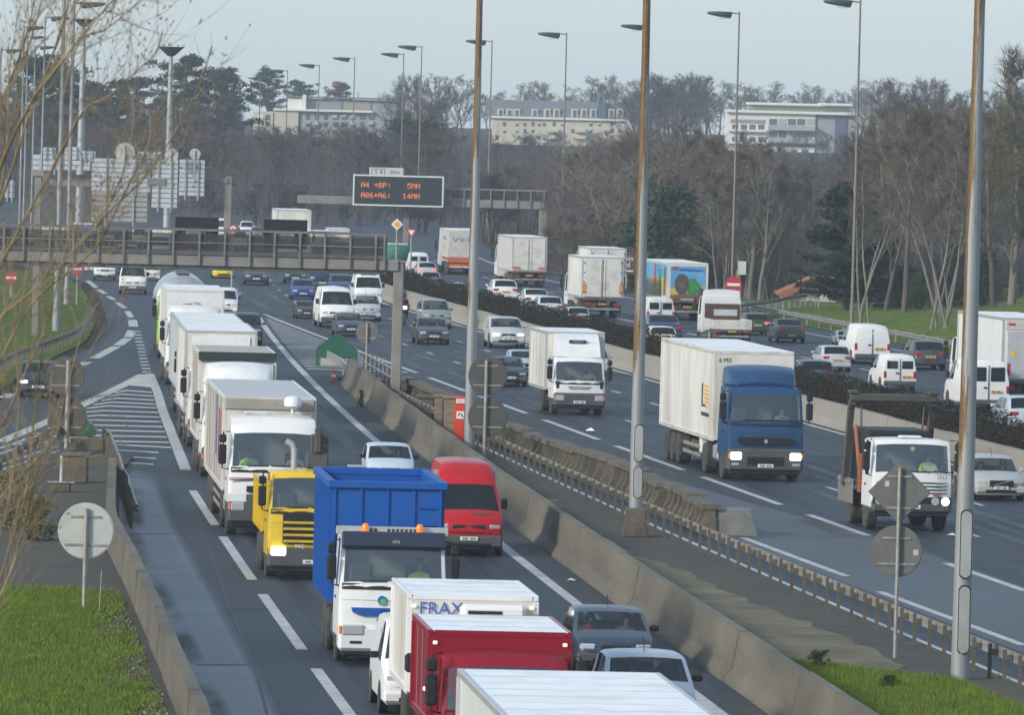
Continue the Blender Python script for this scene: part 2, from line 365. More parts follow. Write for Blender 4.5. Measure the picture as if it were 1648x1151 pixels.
# stripes of the right gore
for k in range(24):
    Y = 452-k*3.4; xl, xr = XA(Y)+.35, XC(Y-1)-.3
    if xr-xl > .3: m.poly([(xl, Y+.55, .008), (xr, Y-1.0, .008), (xr, Y-2.0, .008), (xl, Y-.45, .008)])
tag(m.build('road_markings', MARK, smooth=0), kind='structure')
# polished wheel tracks and oil streaks along the lanes
def worn(name, col, rough, lo, hi, sc, st):
    mm = pm(name, col, rough, 0, .2, .5, spec=.5); n_ = mm.node_tree.nodes; L_ = mm.node_tree.links; o2 = [q for q in n_ if q.type == 'OUTPUT_MATERIAL'][0]
    tc = n_.new('ShaderNodeTexCoord'); mp = n_.new('ShaderNodeMapping'); mp.inputs['Scale'].default_value = st; L_.new(tc.outputs['Object'], mp.inputs[0]); nz = n_.new('ShaderNodeTexNoise'); nz.inputs['Scale'].default_value = sc; nz.inputs['Detail'].default_value = 7; L_.new(mp.outputs[0], nz.inputs['Vector'])
    r_ = n_.new('ShaderNodeMapRange'); r_.inputs[1].default_value = .35; r_.inputs[2].default_value = .7; r_.inputs[3].default_value = lo; r_.inputs[4].default_value = hi; L_.new(nz.outputs['Fac'], r_.inputs[0])
    at = n_.new('ShaderNodeAttribute'); at.attribute_name = 'edge'; mu = n_.new('ShaderNodeMath'); mu.operation = 'MULTIPLY'; L_.new(r_.outputs[0], mu.inputs[0]); L_.new(at.outputs['Fac'], mu.inputs[1])
    tr = n_.new('ShaderNodeBsdfTransparent'); mx = n_.new('ShaderNodeMixShader'); L_.new(mu.outputs[0], mx.inputs[0]); L_.new(tr.outputs[0], mx.inputs[1]); L_.new(n_['Principled BSDF'].outputs[0], mx.inputs[2]); L_.new(mx.outputs[0], o2.inputs[0]); return mm
def soft_bands(name, mat, bands, z):
    "bands: (line, offset, width, from, to); opacity fades to nothing at both edges"
    m = MB(); al = []
    for f, off, wd, a, b in bands:
        n_ = int((b-a)/6)+1
        for k in range(n_):
            Y = a+(b-a)*k/(n_-1)
            for q, e in ((-.5, 0), (-.2, 1), (.2, 1), (.5, 0)): m.v.append((f(Y)+off+q*wd, Y, z)); al.append(0 if k in (0, n_-1) else e)
            if k:
                i = len(m.v)-8
                for j in range(3): m.face((i+j, i+j+1, i+j+5, i+j+4))
    o = m.build(name, mat, smooth=0); at = o.data.attributes.new('edge', 'FLOAT', 'POINT'); at.data.foreach_set('value', al); tag(o, kind='structure')
dl = tag(MB().build('damp_lane', worn('unused_damp', (.05, .07, .1), .5, 1, 1, .3, (1, 1, 1)), smooth=0), kind='structure') if False else None
mm = ASPHW; n_ = mm.node_tree.nodes; L_ = mm.node_tree.links; o2 = [q for q in n_ if q.type == 'OUTPUT_MATERIAL'][0]
at = n_.new('ShaderNodeAttribute'); at.attribute_name = 'edge'; tr = n_.new('ShaderNodeBsdfTransparent'); mx = n_.new('ShaderNodeMixShader'); L_.new(at.outputs['Fac'], mx.inputs[0]); L_.new(tr.outputs[0], mx.inputs[1]); L_.new(n_['Principled BSDF'].outputs[0], mx.inputs[2]); L_.new(mx.outputs[0], o2.inputs[0])
m = MB(); al = []; yy = list(range(96, 282, 3))
for k, Y in enumerate(yy):
    e = max(0, min(1, (279-Y)/16.)); a, b = XLB(Y)+.1, XSH(Y)
    for x, f_ in ((a, 1), (a+(b-a)*.5, 1), (b-.25, 1), (b+.12, 0)): m.v.append((x, Y, .0045)); al.append(f_*e)
    if k: i = len(m.v)-8; [m.face((i+j, i+j+1, i+j+5, i+j+4)) for j in range(3)]
o = m.build('damp_lane', ASPHW, smooth=0); at = o.data.attributes.new('edge', 'FLOAT', 'POINT'); at.data.foreach_set('value', al); tag(o, kind='structure')
# tar-filled cracks and patched squares
rr_ = random.Random(15); m = MB()
for k in range(46):
    f, lo, hi = ((XC, 0.4, 10), (XA, -7, -.5), (XD, -2, 7.5))[k % 3]; Y = rr_.uniform(170, 330) if k % 3 < 2 else rr_.uniform(330, 460); off = rr_.uniform(lo, hi)
    if rr_.random() < .45: pts = [(f(Y)+lo+(hi-lo)*.5+(-.5+i/6)*rr_.uniform(2.5, 4), Y+rr_.uniform(-.4, .4)) for i in range(7)]; pts.sort()
    else: pts = [(f(Y+i*2.5)+off+rr_.uniform(-.12, .12), Y+i*2.5) for i in range(rr_.randint(4, 9))]
    ribbon(m, pts, rr_.uniform(.05, .11), .0062)
tag(m.build('tar_cracks', pm('crack_tar', (.014, .016, .019), .6), smooth=0), kind='structure')
m = MB()
for k in range(15):
    f, lo, hi = ((XC, 0.4, 8), (XA, -7, -2.5))[k % 2]; Y = rr_.uniform(175, 380); off = rr_.uniform(lo, hi); ribbon(m, [(f(Y+i*2)+off, Y+i*2) for i in range(rr_.randint(3, 8))], rr_.uniform(.8, 2.4), .0032)
tag(m.build('road_patches', pm('patch_asphalt', (.035, .045, .058), .8, var=.15, scale=.6), smooth=0), kind='structure')
bd = []
for f, lanes, a, b in ((XC, (1.75, 5.25, 8.7), 150, 640), (XA, (-2.0, -6.1), 105, 440), (XD, (1.8, 5.2, -1.8), 300, 640)):
    for l in lanes:
        for w_ in (-.85, .85): bd.append((f, l+w_, .9, a, b))
soft_bands('wheel_tracks', worn('polished_asphalt', (.018, .026, .037), .5, .25, .9, .35, (1, .06, 1)), bd, .0035)
bd = [(f, l, .8, a, b) for f, lanes, a, b in ((XC, (1.75, 5.25, 8.7), 150, 640), (XA, (-2.0, -6.1), 105, 440)) for l in lanes]+[(XA, .55, .8, 110, 300), (XC, 10.9, .7, 200, 480)]
soft_bands('oil_streaks', worn('oily_asphalt', (.012, .015, .02), .45, -.1, .75, .5, (1, .10, 1)), bd, .003)
soft_bands('dusty_edges', worn('dusty_asphalt', (.085, .082, .075), .9, -.2, .8, .6, (1, .2, 1)), [(XA, .75, 1.1, 110, 330), (XCR, .25, .5, 200, 480), (XC, -.6, 1., 240, 340), (lambda Y: XLB(Y)+.5, 0, .8, 110, 262)], .0055)
# patched tarmac joints across the damp lane
m = MB()
for y, xa, xb in ((1071, 318, 405), (860, 212, 325), (757, 195, 265)):
    p, q = G(xa, y), G(xb, y); ribbon(m, [(p.x, p.y), (q.x, q.y)], .35, .009)
p = [G(*q) for q in ((322, 850), (344, 900), (372, 985), (405, 1060), (430, 1151))]; ribbon(m, [(q.x, q.y) for q in p], .07, .009)
tag(m.build('road_joints', pm('joint_tar', (.035, .036, .04), .7), smooth=0), kind='structure')

# ---------------------------------------------------------------- islands
XBF = sorted((G(*p).y, G(*p).x) for p in [(552, 623), (602, 668), (637, 698), (689, 738), (866, 885), (959, 948), (1024, 993), (1116, 1055), (1214, 1138)])
cb = np.polyfit([(a-250)/100 for a, _ in XBF], [b for _, b in XBF], 3)
def _xb(Y): return float(np.polyval(cb, (Y-250)/100))
XB = ext(_xb, 168, 352)            # foot of the concrete barrier on the near side of the island
PS = [G(*p) for p in [(1250, 952), (1325, 985), (1410, 1017), (1480, 1053), (1588, 1102), (1636, 1120), (1000, 840), (790, 744), (680, 684)]]
cr_ = np.polyfit([p.y for p in PS], [p.x for p in PS], 2)
def XR0(Y): return float(np.polyval(cr_, Y))
def XR(Y): return XR0(max(170, min(Y, 335)))+(Y-max(170, min(Y, 335)))*-.11
grid_sheet('separator_pavement', PAVE, lambda Y: [XB(Y)+.35+(XR(Y)+.45-XB(Y)-.35)*k/4 for k in range(5)], list(range(110, 364, 6)), lambda X, Y: .10)
m = MB()
for a, b in zip(range(110, 360, 6), range(116, 366, 6)):
    x0, x1 = XR(a)+.45, XR(b)+.45
    for (xa, xb, ya, yb_) in ((x0, x1, a, b),):
        m.poly([(xa, ya, .1), (xa+.16, ya, .1), (xb+.16, yb_, .1), (xb, yb_, .1)]); m.poly([(xa+.16, ya, .0), (xb+.16, yb_, .0), (xb+.16, yb_, .1), (xa+.16, ya, .1)])
tag(m.build('kerb', pm('wet_kerb', (.42, .44, .46), .35, var=.3, scale=.6, dirt=(.1, .1, .1), damt=.5, dscale=.35, stretch=(1, .3, 1)), smooth=0), kind='structure')
VE = sorted((G(*p).y, G(*p).x) for p in [(900, 825), (944, 855), (1024, 900), (1099, 924), (1149, 950), (1236, 987), (1376, 1040), (1440, 1072)])
def XV(Y): return max(XB(Y)+.6, lerp(VE, Y)+.12*math.sin(Y*1.3)+.07*math.sin(Y*3.1))
grid_sheet('dry_verge', DRYG, lambda Y: [XB(Y)+.5, (XB(Y)+XV(Y)+.5)/2, XV(Y)], [150+1.2*k for k in range(90)], lambda X, Y: .112)
# left island
def XI(Y): return XLB(Y)-.25
IL = sorted((G(*p).y, G(*p).x) for p in [(0, 775), (60, 738), (110, 718), (165, 712)])
def XIL(Y): return -30 if Y < IL[0][0] else lerp(IL, Y)
grid_sheet('island_pavement', PAVE, lambda Y: [XIL(Y)+(XI(Y)-XIL(Y))*k/5 for k in range(6)], list(range(120, 284, 4)), lambda X, Y: .10)
Yg = G(100, 956).y
grid_sheet('island_grass', GRASSM, lambda Y: [-26, -20, -16]+[XI(Y)-.75-.5*math.sin(Y*.4)-.3*math.sin(Y*1.3)], [110+(Yg-110)*k/24 for k in range(25)], lambda X, Y: .125)
ga, gb = G(1262, 1066).y, G(1640, 1151).y
def sgx(Y): return [XB(Y)+.5, XB(Y)+.6+max(0, min(1, (ga-Y)/6))*(XR(Y)-XB(Y)-2.2)*.55, XB(Y)+.65+max(0, min(1, (ga-Y)/6))*(XR(Y)-XB(Y)-1.6)]
grid_sheet('separator_grass', GRASSM, sgx, [120+(ga-120)*k/24 for k in range(25)], lambda X, Y: .13)

def blades(name, mat, spots, hmin, hmax, parent=None):
    m = MB(); rnd = random.Random(3)
    for X, Y, z in spots:
        h = rnd.uniform(hmin, hmax); a = rnd.uniform(0, 6.28); c, s_ = math.cos(a), math.sin(a); wd = rnd.uniform(.005, .013); l = rnd.uniform(-.5, .5)*h; l2 = rnd.uniform(-.5, .5)*h
        m.v += [(X-c*wd, Y-s_*wd, z), (X+c*wd, Y+s_*wd, z), (X+l, Y+l2, z+h)]; k = len(m.v); m.face((k-3, k-2, k-1))
    o = m.build(name, mat, smooth=0); tag(o, kind='stuff'); return o
BLADE = pm('grass_blades', (.105, .205, .012), .8, spec=.08, var=.5, scale=1.6, dirt=(.13, .125, .04), damt=.45, dscale=1.1)
rnd = random.Random(11); sp = []
while len(sp) < 120000:
    Y = rnd.uniform(158, Yg+.8); X = rnd.uniform(-14.5, XI(Y)-.3)
    e = XI(Y)-.75-.5*math.sin(Y*.4)-.3*math.sin(Y*1.3)-X
    if (e < 0 and rnd.random() > .25) or (Y > Yg-.6 and rnd.random() > .4): continue
    sp.append((X, Y, .12))
blades('grass', BLADE, sp, .035, .13)
sp = []
while len(sp) < 60000:
    Y = rnd.uniform(166, ga+.4); t = rnd.random(); q = sgx(Y); X = q[0]+(q[2]-q[0])*t+rnd.uniform(-.1, .15)
    sp.append((X, Y, .12))
for k in range(700):   # tufts along the joints and the foot of the posts
    Y = 180+rnd.random()**2*70; X = XR(Y)+.2+rnd.gauss(0, .12) if rnd.random() < .5 else XB(Y)+.6+rnd.random()*.2; 
    if math.sin(Y*1.7)+math.sin(Y*.6) > .3: sp.append((X, Y, .1))
blades('separator_tufts', BLADE, sp, .04, .18)
sp = []
for k in range(26000):
    Y = rnd.uniform(372, 560); X = XDR(Y)+1.6+rnd.random()*rnd.random()*24; sp.append((X, Y, gh(X, Y)))
blades('bank_tufts', BANKM, sp, .12, .34)

# ---------------------------------------------------------------- barriers, walls, rails
def wall_profile(name, f, prof, ya, yb, mat, label, cat, step=6, joint=None, bend=0.):
    "concrete wall of constant cross-section (list of x offset, z) following a line, with narrow open joints"
    m = MB(); Y = ya; rr = random.Random(5)
    while Y < yb-.01:
        Z = min(Y+step, yb); dz = rr.uniform(-.02, .02)*(1 if joint else 0); dx = rr.uniform(-.015, .015)*(1 if joint else 0)
        g = joint or 0; n = len(prof)
        a = [m.vt((f(Y)+x+dx, Y, z+(dz if z > .3 else 0))) for x, z in prof]; b = [m.vt((f(Z-g)+x+dx, Z-g, z+(dz if z > .3 else 0))) for x, z in prof]
        m.face(a[::-1]); m.face(b)
        for k in range(n): m.face((a[k], a[(k+1) % n], b[(k+1) % n], b[k]))
        Y = Z
    return tag(m.build(name, mat, smooth=20), label, cat)
NJ = [(-.03, 0), (0, .09), (.18, .3), (.33, 1.12), (.55, 1.12), (.62, .3), (.62, 0)]
wall_profile('concrete_barrier', XB, NJ, 120, 356, CONC, 'long stained concrete safety barrier sweeping along the right side of the queue', 'barrier', 6, .03)
LW = [(-.32, .0), (-.26, .9), (-.27, 1.0), (-.02, 1.0), (-.02, .9), (.02, 0)]
wall_profile('roadside_wall', XLB, LW, 110, 258, CONC, 'low concrete wall beside the damp pale lane, edging the left grass', 'wall', 5, .035)
MP = [(.5, 0), (.55, .1), (.68, .32), (.78, .95), (1.0, .95), (1.08, .32), (1.2, 0)]
wall_profile('median_barrier', XCR, MP, 250, 520, pm('median_concrete', (.27, .255, .22), .9, var=.14, scale=.4, dirt=(.19, .175, .15), damt=.4, dscale=.4, stretch=(1, .3, 1.5)), 'pale concrete median barrier running below the brown hedge', 'barrier', 6, .02)

def guardrail(name, f, ya, yb, gap, label, side=1, h=.75, mat=STEEL, base=lambda X, Y: 0., maxp=95, jit=0., pmat=None):
    "W-beam on posts; side=+1 beam to the right of the posts"
    t = thing(name, label, 'guardrail', (f(ya), ya, base(f(ya), ya))); o0 = Vector(t.location); rr = random.Random(int(ya))
    m = MB(); W = [(0, -.125), (.05, -.10), (.05, -.045), (0, -.012), (0, .012), (.05, .045), (.05, .10), (0, .125)]
    n = max(2, int((yb-ya)/4)); prev = None
    for k in range(n+1):
        Y = ya+(yb-ya)*k/n; X = f(Y)+side*.17+rr.uniform(-jit, jit)*.5; z = base(X, Y)+h-.15+rr.uniform(-jit, jit)*.3
        ring = [m.vt((X+side*a-o0.x, Y-o0.y, z+b-o0.z)) for a, b in W]
        if prev:
            for i in range(7): m.face((prev[i], prev[i+1], ring[i+1], ring[i]))
            m.face((prev[0], ring[0], ring[7], prev[7]))
        prev = ring
    m.build('rail', mat, t, 50)
    Y = ya+.3; c = 0
    while Y < yb and c < maxp:
        X = f(Y); z = base(X, Y); p = MB(); l = rr.uniform(-jit, jit)*.4
        p.prism([(X-.045+l*0-o0.x, z-.2-o0.z), (X+.045-o0.x, z-.2-o0.z), (X+.045+l-o0.x, z+h+.02-o0.z), (X-.045+l-o0.x, z+h+.02-o0.z)], 1, Y-.03-o0.y, Y+.03-o0.y)
        p.box(X+min(0, side*.17)-o0.x, X+max(0, side*.17)-o0.x, Y-.05-o0.y, Y+.05-o0.y, z+h-.24-o0.z, z+h-.10-o0.z, .01)
        p.build('post', pmat or mat, t, 0); Y += gap*(1+rr.uniform(-.1, .1)*(jit > 0)); c += 1
    return t
RUSTY = pm('rusty_steel', (.30, .295, .27), .6, .2, dirt=(.16, .125, .08), damt=.35, dscale=1.2)
POSTM = pm('rail_post_steel', (.075, .072, .064), .7, .2, var=.3, dirt=(.12, .10, .07), damt=.4, dscale=1.5)
guardrail('guardrail', XR, 166, 331, 1.95, 'long weathered steel guardrail on close posts along the middle strip', 1, .78, RUSTY, lambda X, Y: .1, 90, .03, POSTM)
guardrail('guardrail', lambda Y: XDR(Y)+1.5, 330, 520, 4, 'grey steel guardrail along the foot of the right grass bank', -1, .72, STEEL, lambda X, Y: 0., 60)
lr = sorted((G(*p).y, G(*p).x) for p in [(32, 592), (75, 575), (125, 556), (145, 541), (157, 524), (158, 512)])
guardrail('guardrail', lambda Y: lerp(lr, Y)-.4, lr[0][0]-30, lr[-1][0], 2, 'dark steel guardrail curving round the left grass by the slip road', 1, .72, pm('dull_steel', (.12, .125, .12), .7, .3), lambda X, Y: 0.)
il = sorted((G(*p).y, G(*p).x) for p in [(0, 785), (60, 747), (110, 722)])
guardrail('guardrail', lambda Y: lerp(il, Y), il[0][0]-6, il[-1][0], 3, 'short steel guardrail on the left edge of the paved island nose', -1, .8, pm('dull_steel', (.12, .125, .12), .7, .3), lambda X, Y: .1)
sr = sorted((G(*p).y, G(*p).x) for p in [(205, 850), (200, 830), (182, 780), (166, 735), (161, 720)])
guardrail('guardrail', lambda Y: lerp(sr, Y)+.1, sr[0][0], sr[-1][0], 2, 'short battered guardrail with bent end leading to the left concrete wall', 1, .62, STEEL, lambda X, Y: .1, 95, .09, POSTM)

# the hedge on the median: twiggy brown leaves
def hedge():
    rr = random.Random(21); t = MB(); NL = 70000
    for k in range(NL):
        u = rr.random(); Y = 250+ (520-250)*u; f = .7+.4*math.sin(Y*.9)*math.sin(Y*.23+1)+.3*math.sin(Y*.41)
        a = rr.uniform(0, math.pi); rad = .55+.45*rr.random()**.4
        X = XCR(Y)+1.75+math.cos(a)*rad*.75; z = .75+math.sin(a)*rad*(.95+.28*f)+rr.gauss(0, .06)
        s_ = rr.uniform(.025, .06); d = Vector((rr.gauss(0, 1), rr.gauss(0, 1), rr.gauss(0, 1))).normalized(); e = d.orthogonal().normalized()
        c = Vector((X, Y, z)); t.poly([c+d*s_, c+e*s_*.6, c-d*s_, c-e*s_*.6])
    L = t.build('leaves', pm('hedge_leaves', (.03, .021, .015), .95, spec=.03, var=.6, scale=1.6, dirt=(.018, .024, .011), damt=.5, dscale=.5), None, 0)
    m = MB()
    for a in range(250, 520, 6):
        q = [[m.vt((XCR(Y)+1.75+x, Y, z)) for x, z in ((-.5, .1), (-.45, 1.2), (-.2, 1.5), (.2, 1.5), (.45, 1.2), (.5, .1))] for Y in (a, a+6)]
        for k in range(5): m.face((q[0][k], q[0][k+1], q[1][k+1], q[1][k]))
    r = thing('hedge', 'long brown clipped hedge on the median between opposing traffic', 'hedge', (0, 0, 0))
    L.parent = r; m.build('branches', pm('hedge_core', (.02, .015, .012), .95, spec=.02, var=.5, scale=4), r, 0)
hedge()

# old crumbling concrete wall between guardrail and main carriageway
OWT = [(644, 640), (712, 668), (780, 706), (860, 737), (949, 775), (1011, 795), (1099, 838), (1146, 862)]
ow = sorted((G(*p).y, G(*p).x) for p in OWT)
def XO(Y): return lerp(ow, Y)
def old_wall():
    rr = random.Random(4); t = thing('old_parapet', 'crumbling old concrete parapet with capping slabs and curved panels beside the main carriageway', 'wall', (XO(238), 238, 0)); o0 = Vector(t.location)
    Y = ow[0][0]; k = 0
    while Y < ow[-1][0]:
        L = rr.uniform(5, 8); Z = min(Y+L, ow[-1][0]); h = rr.uniform(.74, .9); dx = rr.uniform(-.12, .12); dz = rr.uniform(-.06, .03)
        m = MB()
        ns = 5
        for i in range(ns):
            a = Y+(Z-Y)*i/ns+.03; b = Y+(Z-Y)*(i+1)/ns-.03; cx = XO((a+b)/2)+dx
            pr = [(cx-.32, .05), (cx-.30, .25), (cx-.18, .45), (cx-.13, h), (cx+.17, h), (cx+.2, .05)]
            m.prism([(x-o0.x, z) for x, z in pr], 1, a-o0.y, b-o0.y)
        m.build('panel', CONCO, t, 25)
        c = MB()
        for a, b in ((Y, Z),):
            xa, xb = XO(a)+dx, XO(b)+dx; tilt = rr.uniform(-.05, .05)
            for q in ((-.27, .27, h+.005, h+.16),):
                i = [c.vt(p) for p in ((xa+q[0]-o0.x, a-o0.y, q[2]+dz*0), (xa+q[1]-o0.x, a-o0.y, q[2]), (xb+q[1]-o0.x, b-.1-o0.y, q[2]), (xb+q[0]-o0.x, b-.1-o0.y, q[2]),
                     (xa+q[0]-o0.x, a-o0.y, q[3]), (xa+q[1]-o0.x, a-o0.y, q[3]), (xb+q[1]-o0.x, b-.1-o0.y, q[3]+tilt), (xb+q[0]-o0.x, b-.1-o0.y, q[3]+tilt))]
                for f_ in ((0, 3, 2, 1), (4, 5, 6, 7), (0, 1, 5, 4), (1, 2, 6, 5), (2, 3, 7, 6), (3, 0, 4, 7)): c.face([i[z] for z in f_])
        c.build('capping', CONCO, t, 0)
        Y = Z+rr.choice((.05, .05, .5)); k += 1
    a = G(1180, 862); m = MB(); m.prism([(a.x-.62-o0.x, 0), (a.x-.5-o0.x, .62), (a.x-.56-o0.x, .74), (a.x+.5-o0.x, .78), (a.x+.5-o0.x, .66), (a.x+.72-o0.x, 0)], 1, a.y-.2-o0.y, a.y+1.4-o0.y); m.build('end_block', pm('grey_end_concrete', (.2, .2, .195), .9, var=.2, scale=1.5, dirt=(.1, .1, .1), damt=.4), t, 20)
old_wall()
BRICK = pm('old_brick', (.27, .2, .13), .9, var=.35, scale=6, dirt=(.12, .095, .07), damt=.5, dscale=3, stretch=(1, 1, 3), bump=.5, bscale=12)
for k, (xa, xb, yt, yb_, lb) in enumerate(((698, 711, 636, 706, 'slim tall brick pier standing beside the old parapet'), (713, 733, 638, 724, 'wider brick pier next to the red emergency post'))):
    a, b = G(xa, yb_), G(xb, yb_); p = P((xa+xb)/2, yt, a.y); m = MB(); m.box(a.x, b.x, a.y, a.y+.5, 0.02, p.z-.1, .02); m.box(a.x-.05, b.x+.05, a.y-.05, a.y+.55, p.z-.095, p.z, .02)
    tag(m.build('brick_pier', BRICK, smooth=0), lb, 'pier')
a, b = G(672, 676), G(698, 676); m = MB(); m.box(a.x, b.x, a.y, a.y+.6, 0.02, .85, .04); m.box(a.x-.08, b.x+.06, a.y-.06, a.y+.66, .855, .98, .02)
tag(m.build('concrete_block', CONCO, smooth=0), 'square concrete block with overhanging cap beside the slim brick pier', 'block')
# picket posts with rails behind the gantry post
t = thing('fence', 'low dark post fence behind the broken barrier end, near the gantry post', 'fence', G(600, 612)); o0 = Vector(t.location)
fa, fb = G(586, 600), G(640, 632)
for k in range(9):
    q = fa+(fb-fa)*(k/8); bx('post', TRIM, t, q.x-.05-o0.x, q.x+.05-o0.x, q.y-.05-o0.y, q.y+.05-o0.y, 0, 1.0)
m = MB(); m.tube([fa-o0+Vector((0, -.08, .9)), fb-o0+Vector((0, -.08, .9))], .05); m.tube([fa-o0+Vector((0, -.08, .5)), fb-o0+Vector((0, -.08, .5))], .04); m.build('rail', STEEL, t)
# ---------------------------------------------------------------- gantries
def gbox(m, a, b, z0, z1, d0=0., d1=.2):
    "box along world x between points a,b (same depth) offset back by d"
    m.box(a.x, b.x, a.y+d0, a.y+d1, z0, z1, .015)
RAILG = pm('rail_grey', (.2, .2, .19), .7, .1, dirt=(.1, .09, .08), damt=.4)
def gantry_near():
    Y = G(635, 648).y; L = P(-60, 400, Y); Rr = P(632, 400, Y)
    t = thing('walkway_gantry', 'grey overhead walkway gantry with mesh parapet, crossing the lanes on a concrete post', 'gantry', (P(636, 648, Y).x, Y, 0)); o = Vector(t.location)
    def z(y, x=400): return P(x, y, Y).z
    zb, zt, zr, zm = z(430), z(412.5), z(374), z(393)
    lx, rx = L.x-o.x, P(642, 400, Y).x-o.x; rr = P(622, 400, Y).x-o.x
    m = MB(); m.box(lx, rx, 0, 2.2, zb, zt, .02); m.build('girder', CONCG, t)
    bx('ledge', TRIM, t, lx, rr, .1, 2.1, zb-.17, zb-.002)
    bx('walkway', TRIM, t, lx, rr, -.06, 2.2, zt+.002, zt+.16)
    p = MB(); n = 0; xs = [6, 38, 80, 118, 158, 199, 239, 279, 321, 362, 402, 442, 483, 523, 564, 605, 619]
    for x in xs:
        X = P(x, 400, Y).x-o.x; q = MB(); q.box(X-.045, X+.045, -.1, -.02, zb+.02, zr, .01); q.build('baluster', RAILG, t)
        q = MB(); q.box(X-.04, X+.04, 2.2, 2.26, zb+.02, zr, .01); q.build('baluster', TRIM, t)
    m = MB(); m.box(lx, rr, -.085, -.03, zr+.003, zr+.075, .01); m.box(lx, rr, -.07, -.035, zm-.02, zm+.03, .01); m.build('handrail', RAILG, t)
    m = MB(); m.box(lx, rr, 2.17, 2.25, zr+.003, zr+.075, .01); m.build('handrail', TRIM, t)
    m = MB(); m.poly([(lx, .0, zt+.16), (rr, .0, zt+.16), (rr, .0, zr-.12), (lx, .0, zr-.12)]); m.build('mesh_panel', MESHP, t, 0)
    m = MB(); m.poly([(lx, 2.12, zt+.16), (rr, 2.12, zt+.16), (rr, 2.12, zr-.12), (lx, 2.12, zr-.12)]); m.build('mesh_panel', MESHP, t, 0)
    m = MB(); m.box(-.21, .21, .1, 1.5, 0, zb+.35, .03); m.box(-.3, .3, .05, 1.6, zb+.352, zb+.42, .02); m.build('support_post', CONCG, t)
    for x0, x1, yt, nm in ((277, 347, 350, 'wider dark back of a sign on the walkway gantry, left of the other'), (420.5, 491, 354, 'dark back of a sign on the walkway gantry, nearest its right end')):
        a, b = P(x0, 400, Y).x, P(x1, 400, Y).x; zt2 = P(x0, yt, Y).z; zl = P(x0, 409, Y).z+.2
        s_ = thing('message_sign', nm, 'sign', ((a+b)/2, Y+2.4, zl)); h = zt2-zl; w_ = (b-a)/2
        bx('cabinet', BLACK, s_, -w_, w_, 0, .45, 0, h, b=.02)
        m = MB()
        m.box(-w_*.5, w_*.45, -.12, -.005, h*.1, h*.62, .02); m.build('access_hatch', STEEL, s_)
        m = MB()
        for x in (-w_*.62, w_*.62): m.box(x-.05, x+.05, -.1, -.003, -.1, h*.66, .01)
        m.build('bracket', TRIM, s_)
gantry_near()

